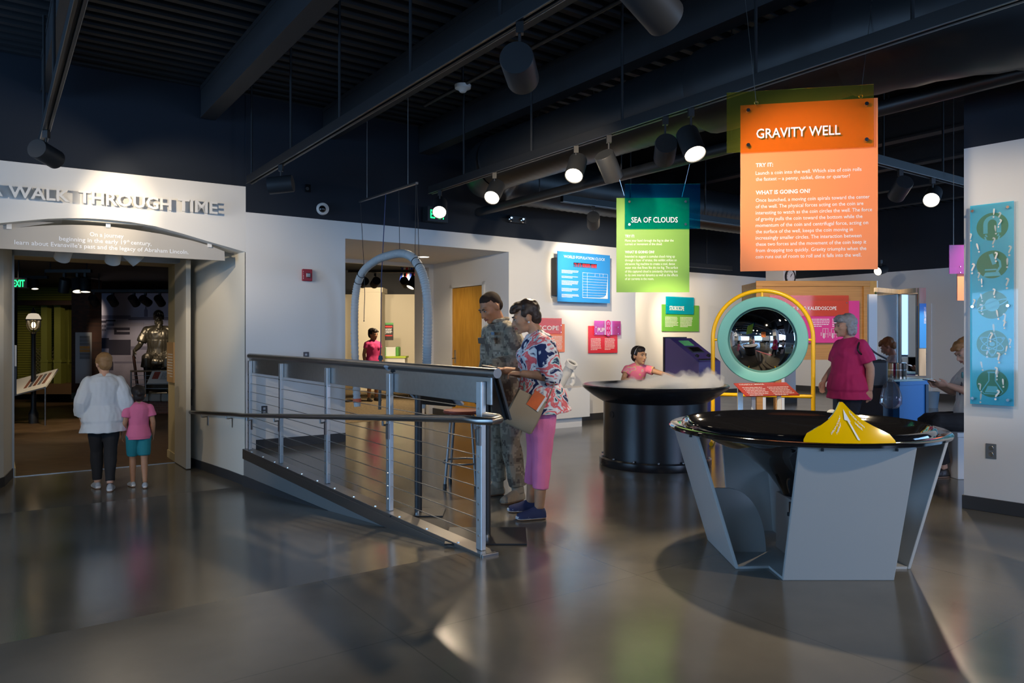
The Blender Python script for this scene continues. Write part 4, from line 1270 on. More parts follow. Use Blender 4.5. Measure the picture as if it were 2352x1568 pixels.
r2 = random.Random(3)
for k in range(34):
    x_ = r2.uniform(.0, .93) * pw; y_ = (k + r2.random() * .5) / 34 * .95 * ph
    s = '?' if k % 3 else '!'
    mb = MB(bM); put_text(mb, s, Matrix.Translation((x_, y_, .0255 if k % 2 else .0008)) @ Matrix.Rotation(r2.uniform(-.25, .25), 4, 'Z'), r2.uniform(.066, .09), bold=.01)
    mb.build('white_mark', pm('pale_print', (.72, .78, .76), .5), ov)
mb = MB(bM)
zz = .0015
ic = lambda i: Matrix.Translation((pw * .52, cyc[i] * ph, zz))
def stroke(pts, w, M, loop=False):
    n = len(pts); P_ = [Vector((p[0], p[1], 0)) for p in pts]; L_ = []; R2 = []
    for i, p in enumerate(P_):
        a = P_[i - 1] if (i or loop) else p; b = P_[(i + 1) % n] if (i < n - 1 or loop) else p
        t = (b - a).normalized(); nn_ = Vector((-t.y, t.x, 0)) * w / 2
        L_.append(p + nn_); R2.append(p - nn_)
    fs = [(i, (i + 1) % n, n + (i + 1) % n, n + i) for i in range(n if loop else n - 1)]
    mb.add(L_ + R2, fs, 0, M)
# horseshoe magnet
stroke([(-.045, -.05), (-.045, .02)] + [(-.045 * cos(a), .02 + .05 * sin(a)) for a in [pi * i / 10 for i in range(1, 10)]] + [(.045, .02), (.045, -.05)], .03, ic(0))
for sx in (-1, 1):
    stroke([(sx * .045, -.058), (sx * .035, -.075), (sx * .05, -.075), (sx * .04, -.10)], .012, ic(0))
# microscope
M_ = ic(1)
stroke([(-.01, .08), (.015, .0)], .028, M_); stroke([(.02, .05), (.05, .02), (.055, -.02), (.03, -.06)], .016, M_); stroke([(-.05, -.04), (.03, -.04)], .01, M_)
mb.add([(-.06, -.09, 0), (.06, -.09, 0), (.045, -.06, 0), (-.045, -.06, 0)], [(0, 1, 2, 3)], 0, M_)
# ringed planet
M_ = ic(2)
mb.add([(.05 * cos(a * pi / 12), .05 * sin(a * pi / 12), 0) for a in range(24)], [tuple(range(24))], 0, M_)
stroke([(.10 * cos(a * pi / 16), .022 * sin(a * pi / 16) + .035 * cos(a * pi / 16), 0) for a in range(32)], .008, M_, True)
# atom
M_ = ic(3)
for k in range(3):
    stroke([(.085 * cos(a * pi / 16), .032 * sin(a * pi / 16)) for a in range(32)], .007, M_ @ Matrix.Rotation(pi * k / 3 + pi / 2, 4, 'Z'), True)
mb.add([(.018 * cos(a * pi / 8), .018 * sin(a * pi / 8), 0) for a in range(16)], [tuple(range(16))], 0, M_)
for x_, y_ in ((0, -.085), (.073, .043), (-.073, .043)):
    mb.add([(x_ + .012 * cos(a * pi / 6), y_ + .012 * sin(a * pi / 6), 0) for a in range(12)], [tuple(range(12))], 0, M_)
# flask
M_ = ic(4)
stroke([(-.022, .085), (-.022, .02), (-.07, -.06), (-.055, -.08), (.055, -.08), (.07, -.06), (.022, .02), (.022, .085)], .008, M_); stroke([(-.032, .085), (.032, .085)], .01, M_)
mb.add([(-.05, -.07, 0), (.05, -.07, 0), (.03, -.02, 0), (-.03, -.02, 0)], [(0, 1, 2, 3)], 0, M_)
mb.build('icon_print', pm('cyan_icon_print', (.10, .55, .68), .5), mp)
op = on_pillar(2282, 1038)
pt = bM @ Matrix.Translation((op[0] - s0, op[1] - zb0, -.045))
so = thing('wall_socket', 'steel double wall socket low on the right pillar below the turquoise panel', 'socket', pt.translation)
mb = MB(pt); mb.box((-.036, -.058, 0), (.036, .058, .006)); mb.build('cover_plate', M_STEELD, so, bevel=.002)
mb = MB(pt)
for y_ in (-.025, .025):
    mb.lathe([(0, .012), (.016, .012), (.018, .006), (0, .006)], 16, Matrix.Translation((0, y_, 0)))
mb.build('socket_face', M_CHROME, so, smooth=True)

# ---- bench behind the pillar
be = thing('white_bench', 'white bench end showing past the right pillar, under the seated woman', 'bench', (4.55, 7.2, 0))
b0_ = at(2200, 1000, 7.0).x
mb = MB(); mb.box((b0_, 7.0, .0), (b0_ + 1.3, 7.5, .44)); mb.build('bench_body', MATS['white_laminate'], be, bevel=.006)
mb = MB(); mb.box((b0_ - .01, 6.99, .40), (b0_ + 1.31, 7.51, .445)); mb.build('bench_top', MATS['white_laminate'], be, bevel=.006)
# ================================================================== overhead: tracks, spots, ducts, small fixtures
TZ = 3.15


def track(label, axis, c, a, b, z=TZ, rods=()):
    mid_ = W(c, (a + b) / 2, z) if axis == 'v' else W((a + b) / 2, c, z)
    t = thing('lighting_track', label, 'lighting track', mid_, group='lighting tracks under the ceiling')
    mb = MB()
    bx = (lambda o0, o1, z0, z1: mb.wbox(c + o0, c + o1, a, b, z0, z1)) if axis == 'v' else (lambda o0, o1, z0, z1: mb.wbox(a, b, c + o0, c + o1, z0, z1))
    bx(-.03, .03, z + .03, z + .085)
    bx(-.03, -.012, z - .005, z + .03); bx(.012, .03, z - .005, z + .03)
    mb.build('channel', M_BLACK, t)
    mb = MB(); bx(-.032, -.029, z - .008, z - .002); bx(.029, .032, z - .008, z - .002); mb.build('edge_strip', M_STEELD, t)
    for r in rods:
        p = W(c, r, z + .08) if axis == 'v' else W(r, c, z + .08)
        mb = MB(); mb.cyl(p, Vector((p.x, p.y, 4.28)), .012, seg=8); mb.build('hanger_rod', M_DUCT, t, smooth=True)
    return t


track('black lighting track running over the sloping ramp at the far left', 'v', .39, -3, 8.4, rods=(1.5, 3.2, 5, 6.6, 7.9))
track('black lighting track running above the cable railing', 'v', 2.46, -3, 8.8, rods=(.9, 2.4, 3.6, 4.74, 6.06, 7.33, 8.69))
track('black lighting track with the row of glowing spots in the middle of the ceiling', 'v', 4.48, -3, 8.1, rods=(1.2, 2.2, 3.3, 4.67, 5.99, 7.3))
track('black lighting track crossing the room behind the green hanging sign', 'u', 7.55, 6.15, 13.5, rods=(7.4, 9, 10.5, 12))
track('short black lighting track near the far wall above the green wall sign', 'u', 10.2, 8.6, 13, 2.80, rods=(9.6, 10.9, 12.2))
track('black lighting track at the upper right behind the orange hanging sign', 'u', 4.03, 5.6, 13, rods=(6.3, 7.6, 8.9, 10.3))

NSPOT = 0


def spot(mount, aim, label, r=.088, L_=.25, stem=.13, watts=0, cone=60, col=WARM, lit=True, housing=None, blend=.6, name='spotlight', glow=None, group=None, soft=.05):
    mount = Vector(mount); aim = Vector(aim)
    c = mount - ZD * (stem + r * .9)
    d = (aim - c).normalized()
    t = thing(name, label, 'spotlight', mount, group=group or ('white spots in the vestibule' if name[0] == 'w' else 'spotlights hung from the tracks'))
    mb = MB(); mb.box((-.022, -.022, -.07), (.022, .022, 0), M=Matrix.Translation(mount)); mb.cyl(mount - ZD * .06, c, .009, seg=8); mb.build('mount_stem', M_BLACK, t)
    x, y, _ = basis_for(d)
    M = frame(c, x, y)
    mb = MB(M)
    h = L_ / 2
    mb.lathe([(0, -h), (r * .96, -h), (r, -h + .006), (r, h), (r * .93, h), (r * .93, h - .045), (0, h - .05)], 28)
    hs_ = mb.build('housing', housing or M_SPOT, t, smooth=True, angle=40)
    mb = MB(M); mb.lathe([(0, h - .047), (r * .55, h - .045), (r * .80, h - .030), (r * .90, h - .018), (r * .90, h - .010)], 24)
    mb.build('lamp_lens', (glow or M_GLOW) if lit else pm('unlit_lens', (.3, .3, .3), .2), t, smooth=True)
    if watts:
        l = bpy.data.lights.new('spot_beam', 'SPOT')
        l.energy = watts; l.color = col; l.spot_size = radians(cone); l.spot_blend = blend; l.shadow_soft_size = soft
        o = bpy.data.objects.new('spot_beam', l)
        p = c + d * (h + .01)
        o.matrix_basis = wm(t).inverted() @ (Matrix.Translation(p) @ d.to_track_quat('-Z', 'Y').to_matrix().to_4x4())
        o.parent = t
        COL.objects.link(o)
    return t


HDR = HP + HD * -1.9 + ZD * 2.9
spot(W(.39, 7.55, TZ), HDR + HD * 1.0 - ZD * .25, 'black spot at the left end of the ceiling tracks, aimed at raised lettering', r=.085, watts=125, cone=62, soft=.03)
spot(W(2.46, 7.64, TZ), HDR + HD * -.6 - ZD * .3, 'black spot over the far end of the railing with its round back showing', watts=140, cone=62, soft=.03)
spot(W(2.46, 3.40, TZ), on_v(1345, 670, VB), 'big black spot tilted down over the middle of the picture above the railing', r=.096, L_=.27, stem=.18, watts=520, cone=42)
spot(W(2.46, 2.39, TZ), at(1865, 440, 4.9), 'big black spot cut off by the top edge of the picture', r=.096, L_=.30, stem=.16, watts=190, cone=44, blend=.8)
spot(W(4.48, 7.86, TZ), Vector((-.7, 5.2, 0)), 'glowing spot in front of the green exit sign', watts=95, cone=50)
spot(W(4.48, 6.66, TZ), Vector((-1.2, 5.0, .0)), 'spot with glowing rim facing down left, second from the far end', watts=190, cone=44)
spot(W(4.48, 5.29, TZ), Vector((-.1, 4.9, .6)), 'glowing spot facing the railing, left neighbour of the dark downturned spot', watts=260, cone=46)
spot(W(4.48, 4.84, TZ), Vector((2.0, 8.0, .95)), 'dark spot turned away with round black back above the green hanging sign', stem=.2, watts=460, cone=44)
spot(W(4.48, 4.17, TZ), at(1500, 560, 8.0), 'black spot turned away beside the brightest glowing spot', stem=.2, watts=115, cone=36)
spot(W(4.48, 3.90, TZ), Vector((1.75, 4.3, .7)), 'brightest glowing spot left of the orange hanging sign', stem=.2, watts=330, cone=58)
spot(W(6.7, 7.55, TZ), on_v(1330, 640, VB) + UD * .3, 'small black spot hanging left of the green hanging sign', watts=240, cone=60)
spot(W(10.3, 10.2, 2.80), on_v(1590, 760, 11.5), 'left of the two small spots above the green wall sign', watts=210, cone=75)
spot(W(11.1, 10.2, 2.80), on_v(1640, 800, 11.5), 'right of the two small spots above the green wall sign', watts=210, cone=75)
spot(W(u_on(2142, 4.03), 4.03, TZ), Vector((2.2, 4.9, .6)), 'glowing spot between the orange sign and the right pillar', watts=300, cone=52)
spot(W(u_on(2068, 4.03), 4.03, TZ), Vector((4.5, 11.5, 1.2)), 'dark spot just right of the orange hanging sign, turned away', watts=260, cone=60)
spot(W(15.0, 8.0, 2.95), Vector((4.4, 13.3, 1.7)), 'small far spot high on the right above the mirror cabinet', watts=420, cone=56)
# unseen lamps without fixtures: some assumed along the tracks, others added to brighten places
def unseen_spot(p, aim, watts, cone, col=WARM, soft=.06):
    l = bpy.data.lights.new('spot_beam', 'SPOT'); l.energy = watts; l.color = col; l.spot_size = radians(cone); l.spot_blend = .6; l.shadow_soft_size = soft
    o = bpy.data.objects.new('spot_beam', l); p = Vector(p)
    o.matrix_basis = Matrix.Translation(p) @ (Vector(aim) - p).to_track_quat('-Z', 'Y').to_matrix().to_4x4(); COL.objects.link(o)


unseen_spot(W(4.48, .6, 3.0), P0 + PD * .3 + ZD * 1.5, 130, 60)
unseen_spot(W(4.48, -.6, 3.0), Vector((1.8, 4.0, .9)), 230, 46)
unseen_spot(W(-2.6, 5.0, 3.0), W(2.4, 9.9, .9), 300, 40)
unseen_spot(W(6.6, 5.6, 3.0), W(6.9, 9.0, 1.0), 260, 70)
unseen_spot(W(2.46, .4, 3.0), W(3.2, 5.2, 1.1), 130, 50)
unseen_spot(W(8.6, 3.0, 3.0), Vector((5.6, 9.0, 1.1)), 260, 60)

unseen_spot(W(6.4, 4.0, 3.05), Vector((3.15, 9.2, 1.5)), 240, 40)  # added lamp to brighten the convex mirror and its yellow arch
unseen_spot((4.05, 10.4, 3.0), (4.9, 13.4, 1.6), 190, 80)  # added lamp for the oak box, concealed by the orange sign
unseen_spot((.5, -1.5, 3.2), (.6, -5, 1.6), 150, 110)  # added fill: brightens the wall behind the camera for reflections
unseen_spot((-6, -1.0, 3.2), (-11.9, -1, 1.6), 110, 110)  # added fill on the left wall behind the camera
unseen_spot(W(1.0, 13.2, 2.7), W(.9, 13.0, -.4), 75, 110)  # added lamp to lift the dark gallery floor inside the door
unseen_spot(W(.2, 16.5, 2.7), W(.4, 16.6, -.4), 60, 110)
unseen_spot((8, -1.0, 3.2), (10.5, -5, 1.6), 200, 110)  # added fill on the right part of the rear wall

# ---- ducts
def duct(name, label, runs):
    t = thing(name, label, 'duct', runs[0][0][len(runs[0][0]) // 2], group='dark ceiling ducts')
    for part, (pts, R_, pitch) in zip(('spiral_tube', 'elbow', 'tube_end'), runs):
        P_, rr = [], []
        for a, b in zip(pts, pts[1:]):
            n_ = max(1, int((b - a).length / (pitch / 2)))
            for k in range(n_):
                P_.append(a.lerp(b, k / n_))
        P_.append(pts[-1])
        rr = [R_ * (1 + (.022 if i % 2 else 0)) for i in range(len(P_))]
        mb = MB(); mb.tube(P_, R_, 28, rads=rr); mb.build(part, M_DUCT, t, smooth=True, angle=80)
    return t


uA_, zA = 5.2, 3.55
corner = [W(uA_, 7.6, zA), W(uA_ + .07, 7.95, zA), W(uA_ + .24, 8.22, zA), W(uA_ + .5, 8.36, zA), W(uA_ + .8, 8.4, zA)]
duct('spiral_duct', 'long dark spiral duct running beside the middle lighting track', [([W(uA_, 4.3, zA), W(uA_, 7.6, zA)], .33, .12), (corner, .335, .16)])
duct('spiral_duct', 'dark spiral duct crossing behind the green hanging sign', [([W(uA_ + .8, 8.4, zA), W(15, 8.4, zA)], .33, .12)])
el = [W(uA_, 2.95, zA - .02), W(uA_ + .05, 2.3, zA - .05), W(uA_ + .22, 1.95, zA - .06), W(uA_ + .55, 1.7, zA - .07), W(uA_ + 1.0, 1.6, zA - .08), W(uA_ + 3, 1.6, zA - .08)]
duct('wide_duct', 'wide dark duct with bent elbow at the upper right corner', [([W(uA_, 2.75, zA - .02), W(uA_, 4.3, zA - .02)], .37, .30), (el, .40, .22)])
mbp = thing('ceiling_pipe', 'straight dark pipe running under the spiral duct', 'pipe', W(5.74, 4, 3.20))
mb = MB(); mb.cyl(W(5.74, -1, 3.16), W(5.74, 8.95, 3.16), .06, seg=16); mb.build('tube', M_DUCT, mbp, smooth=True)
for v in (1.5, 3, 4.5, 6, 7.5):
    mb = MB(); mb.cyl(W(5.74, v, 3.20), W(5.74, v, 4.28), .008, seg=6); mb.build('hanger_rod', M_DUCT, mbp)
sp_ = thing('sprinkler_pipe', 'thin dark sprinkler pipe close under the ceiling deck', 'pipe', W(4.13, 4, 4.05))
mb = MB(); mb.cyl(W(4.13, -2, 4.06), W(4.13, 7.6, 4.06), .022, seg=10); mb.build('tube', M_DUCT, sp_, smooth=True)
sd_ = thing('smoke_detector', 'white smoke detector under the ceiling above the glowing spots', 'smoke detector', on_u(1063, 205, 4.13))
mb = MB(Matrix.Translation(on_u(1063, 200, 4.13))); mb.lathe([(0, -.06), (.03, -.055), (.05, -.03), (.085, -.015), (.09, .02), (0, .02)], 24); mb.build('white_shell', M_WHITEP, sd_, smooth=True)
mb = MB(); p = on_u(1063, 195, 4.13); mb.cyl(p, Vector((p.x, p.y, 4.3)), .014, seg=8); mb.build('stem', M_DUCT, sd_)

# ---- small fixtures on the walls
def wall_at(x, y, v=VB, out=0.0):
    p = on_v(x, y, v - out)
    return frame(p, UD, ZD)      # x along the wall, y up, z towards the room


t = thing('security_camera', 'white dome security camera on the dark upper wall', 'camera', wall_at(740, 480).translation)
mb = MB(wall_at(740, 480)); mb.lathe([(0, 0), (.078, 0), (.078, .03), (.072, .05), (.055, .055), (0, .055)], 28); mb.build('white_housing', M_WHITEP, t, smooth=True)
mb = MB(wall_at(740, 480, out=.045)); mb.ell((0, 0, 0), .048, .048, .045); mb.build('dark_dome', M_GLOSSB, t, smooth=True)
t = thing('fire_alarm', 'red fire alarm strobe on the white wall', 'fire alarm', wall_at(704, 632).translation)
mb = MB(wall_at(704, 632)); mb.box((-.062, -.075, 0), (.062, .075, .045)); mb.build('red_body', pm('alarm_red', (.30, .012, .03), .4), t, bevel=.008)
mb = MB(wall_at(704, 632, out=.045)); mb.box((-.01, -.03, 0), (.045, .03, .03)); mb.build('strobe_lens', M_CHROME, t, bevel=.008)
mb = MB(wall_at(704, 632, out=.047))
for i, ch in enumerate('FIRE'):
    put_text(mb, ch, Matrix.Translation((-.043, .035 - i * .027, 0)), .018)
mb.build('white_letters', M_WTEXT, t)
for x, y, lab in ((607, 942, 'dark wall socket low on the white wall behind the railing cables'), (703, 818, 'small wall plate just above the top rail')):
    t = thing('wall_socket', lab, 'socket', wall_at(x, y).translation)
    mb = MB(wall_at(x, y)); mb.box((-.035, -.055, 0), (.035, .055, .008)); mb.build('cover_plate', pm('dark_plate', (.07, .07, .075), .3, metal=.6), t, bevel=.002)
    mb = MB(wall_at(x, y, out=.008))
    for s in (-.022, .022):
        mb.box((-.014, s - .013, 0), (.014, s + .013, .003))
    mb.build('socket_face', M_GREYP, t)
t = thing('wall_box', 'small black speaker box on the dark upper wall beside the dome camera', 'speaker', wall_at(706, 433).translation)
mb = MB(wall_at(706, 433)); mb.box((-.033, -.05, 0), (.033, .05, .03)); mb.build('black_case', M_GLOSSB, t, bevel=.004)
mb = MB(wall_at(706, 433, out=.03)); mb.lathe([(.022, 0), (.022, .004), (0, .004)], 16); mb.build('grille', M_BLACK, t)
t = thing('emergency_light', 'black two headed emergency light on the dark upper wall', 'emergency light', wall_at(1185, 505).translation)
mb = MB(wall_at(1185, 505)); mb.box((-.15, -.055, 0), (.15, .055, .06)); mb.build('black_case', M_BLACK, t, bevel=.01)
for s in (-1, 1):
    mb = MB(wall_at(1185, 505, out=.06)); mb.lathe([(0, 0), (.035, 0), (.04, .03), (.03, .045), (0, .04)], 16, Matrix.Translation((s * .11, 0, 0))); mb.build('lamp_head', M_CHROME, t, smooth=True)
ex = on_v(1006, 492, 8.9)
t = thing('exit_sign', 'green lit exit sign on the dark upper wall behind a glowing spot', 'exit sign', ex)
mb = MB(frame(ex, UD, ZD)); mb.box((-.16, -.10, -.15), (.16, .10, 0)); mb.build('case', M_BLACK, t)
mb = MB(frame(ex, UD, ZD)); put_text(mb, 'EXIT', Matrix.Translation((-.12, -.06, .002)), .12, .24, bold=.02); mb.build('green_letters', lum('exit_green', (.02, 1, .25), 2.0), t)
t = thing('recessed_downlight', 'round recessed downlight in the white recess ceiling', 'downlight', on_v(973, 575, 10.4))
pd_ = W(u_on(973, 10.4), 10.4, 2.638)
mb = MB(Matrix.Translation(pd_)); mb.lathe([(.085, 0), (.10, -.006), (.11, 0)], 28); mb.build('trim_ring', M_WHITEP, t, smooth=True)
mb = MB(Matrix.Translation(pd_)); mb.lathe([(0, -.003), (.085, -.003), (.085, .0), (0, 0)], 28); mb.build('lens', lum('downlight_lens', (1, .92, .8), 5), t)
l = bpy.data.lights.new('downlight', 'SPOT'); l.energy = 45; l.color = WARM; l.spot_size = radians(130); l.spot_blend = .8; l.shadow_soft_size = .08
o = bpy.data.objects.new('downlight', l); o.location = pd_ - ZD * .02; COL.objects.link(o)
for y_, lab in ((844, 'upper small black wall plate beside the gallery door'), (880, 'lower small black wall plate beside the gallery door')):
    p = on_u(436, y_, 2.215); t = thing('wall_plate', lab, 'wall plate', p)
    mb = MB(frame(p, VD, ZD)); mb.box((-.05, -.06, -.012), (.05, .06, .012)); mb.build('plate', pm('dark_plate2', (.03, .03, .03), .3), t, bevel=.003)
    mb = MB(frame(p, VD, ZD)); mb.box((-.03, -.03, -.016), (.03, .03, .016)); mb.build('plate_key', M_STEELD, t)

# half hidden hanging sign right behind the pillar
hM = frame(at(2199, 690, 8.4), Vector((1, -.05, 0)), ZD); k_ = 8.4 / 1690
ho, hm_ = two_sheet_sign('hanging_sign', 'coral and purple hanging sign half hidden behind the right pillar', 'sign', hM, 150 * k_, 175 * k_ * .8 - 60 * k_, M_ORS, (-21 * k_, 61 * k_, 110 * k_, 127 * k_), acrylic('purple_acrylic', (.45, .02, .45), .25), '', 8 * k_, 30 * k_, 75 * k_)
for px in (2190, 2290):
    p = at(px, 566, 8.38); mb = MB(); mb.cyl(p, Vector((p.x, p.y, 4.26)), .003, seg=5); mb.build('suspension_wire', M_STEEL, ho)

# ---- raised lettering and arched panel over the gallery door
wl = thing('wall_lettering', 'raised white letters reading A WALK THROUGH TIME on the arched header', 'lettering', HDR)
M_LET = pm('white_letter_paint', (.74, .73, .70), .55)


def letters(word, x0, y0, x1):
    s0_, z0_ = on_header(x0, y0, .05); s1_, _ = on_header(x1, y0, .05)
    capz = 27.5 / 1690 * on_v((x0 + x1) / 2, 450, VB).y * 1.02
    W_ = text_geo(word, .02, 0)[2]; sx = (s1_ - s0_) / W_
    for i, ch in enumerate(word):
        vs, fs, w = text_geo(ch, .02, .16)
        x_ = text_geo(word[:i + 1], .02, 0)[2] - w
        mb = MB(HM)
        mb.add([(s0_ + (x_ + p.x) * sx, z0_ + p.y * capz / .73, .06 + p.z * .11) for p in vs], fs)
        mb.build('letter', M_LET, wl)


letters('A', -34, 447, 7)
letters('WALK', 19, 452, 160)
letters('THROUGH', 180, 465, 393)
letters('TIME', 408, 483.5, 499)
apx = [(516.6, 598.5), (515.5, 577), (485, 565), (440, 552), (370, 537), (310, 527.5), (251, 520), (205, 517), (166, 516), (120, 517), (76, 519.4), (40, 522.5), (0, 527.6)]
OFF = -.16
pp2 = [on_header(x, y, OFF) for x, y in apx]
zb_ = pp2[0][1]; mid2 = pp2[8][0]
full = pp2 + [(2 * mid2 - s, z) for s, z in reversed(pp2[1:8])]
full.append((full[-1][0], zb_))
arch_ = thing('arched_panel', 'arched white text panel hung under the header of the gallery door', 'sign', HP + HD * mid2 + ZD * 2.3)
mb = MB(HM); mb.prism(full, OFF - .04, OFF); apn = mb.build('panel', pm('pale_taupe_panel', (.42, .405, .375), .5), arch_)
for s, x_, y_, xa, xb in (('On a journey', 245, 544.5, 206, 284), ('beginning in the early 19', 215, 556.8, 136, 290), ('th', 294, 560.2, 291, 297.5), ('century,', 325, 562.6, 300.5, 348), ('learn about Evansville\u2019s past and the legacy of Abraham Lincoln.', 234, 572, 33, 433)):
    sc_, z_ = on_header(x_, y_, OFF); sa, sb = on_header(xa, y_, OFF)[0], on_header(xb, y_, OFF)[0]
    mb = MB(HM @ Matrix.Translation((0, 0, OFF + .003)))
    put_text(mb, s, Matrix.Translation(((sa + sb) / 2, z_ + (.022 if s == 'th' else 0), 0)), .048 if s != 'th' else .026, sb - sa, 'C', bold=.012)
    mb.build('white_lettering', pm('bluish_white_print', (.78, .83, .9), .5), apn)
for x_, y_, y2 in ((248.7, 505, 521), (483, 556, 566), (20, 509, 524)):
    s, z = on_header(x_, y_, -.1); s2, z2 = on_header(x_, y2, OFF)
    mb = MB(HM); mb.box((s - .02, z2 - .01, OFF - .02), (s + .025, z + .05, OFF + .02)); mb.build('bracket', M_WHITEP, arch_)
# white spots under the vestibule ceiling
M_WSPOT = pm('white_spot_housing', (.62, .62, .60), .45)
for x_, y_, ax, lab in ((150, 575, (-60, 50), 'white spot at the left under the arched panel'), (262, 580, (-40, 70), 'white spot in the middle under the arched panel'), (296, 578, (60, 30), 'white spot at the right under the arched panel')):
    m_ = on_v(x_, y_, 10.0); m_.z = 2.62
    b_ = Vector((m_.x + ax[0] / 100., m_.y + .5, m_.z - 1.0))
    spot(m_, b_, lab, r=.085, L_=.30, stem=.16, lit=False, housing=M_WSPOT, watts=10, cone=90, name='white_spotlight')
# ================================================================== people
def remeshed(mb, name, mat, parent, voxel=.007, smooth=4, fold=0.0, ffreq=9.0, stretch=(1, 1, 1), seed=0.0):
    """fuse overlapping closed shapes into one continuous skin"""
    me = bpy.data.meshes.new(name)
    inv = wm(parent).inverted()
    me.from_pydata([tuple(inv @ p) for p in mb.v], [], mb.f)
    import bmesh as _bm
    b = _bm.new(); b.from_mesh(me); _bm.ops.recalc_face_normals(b, faces=b.faces); b.to_mesh(me); b.free()
    t = bpy.data.objects.new(name, me); COL.objects.link(t)
    r = t.modifiers.new('remesh', 'REMESH'); r.mode = 'VOXEL'; r.voxel_size = voxel
    sm = t.modifiers.new('smooth', 'SMOOTH'); sm.factor = .5; sm.iterations = smooth
    dg = bpy.context.evaluated_depsgraph_get()
    out = bpy.data.meshes.new_from_object(t.evaluated_get(dg))
    bpy.data.objects.remove(t); bpy.data.meshes.remove(me)
    if fold:
        ns = [v.normal.copy() for v in out.vertices]
        so = Vector((seed, seed * 2, seed * 3))
        for v, n in zip(out.vertices, ns):
            p = v.co
            q = Vector((p.x * stretch[0], p.y * stretch[1], p.z * stretch[2])) * ffreq + so
            k = noise.noise(q) + .5 * noise.noise(q * 2.3)
            v.co = p + n * fold * k
    out.materials.clear()
    out.materials.append(mat)
    out.polygons.foreach_set('use_smooth', [True] * len(out.polygons))
    out.name = name
    o = bpy.data.objects.new(name, out); COL.objects.link(o); o.parent = parent
    return o


def lerp_list(pts, t):
    """pts: list of (t, value vector/tuple)"""
    for (a, va), (b, vb) in zip(pts, pts[1:]):
        if t <= b:
            f = (t - a) / (b - a)
            return va + (vb - va) * f
    return pts[-1][1]


TORSO = [(-.06, .140, .112), (0, .163, .124), (.15, .158, .118), (.32, .139, .104), (.5, .147, .112), (.68, .163, .117), (.82, .165, .107), (.91, .128, .086), (.97, .080, .070), (1.0, .062, .062)]


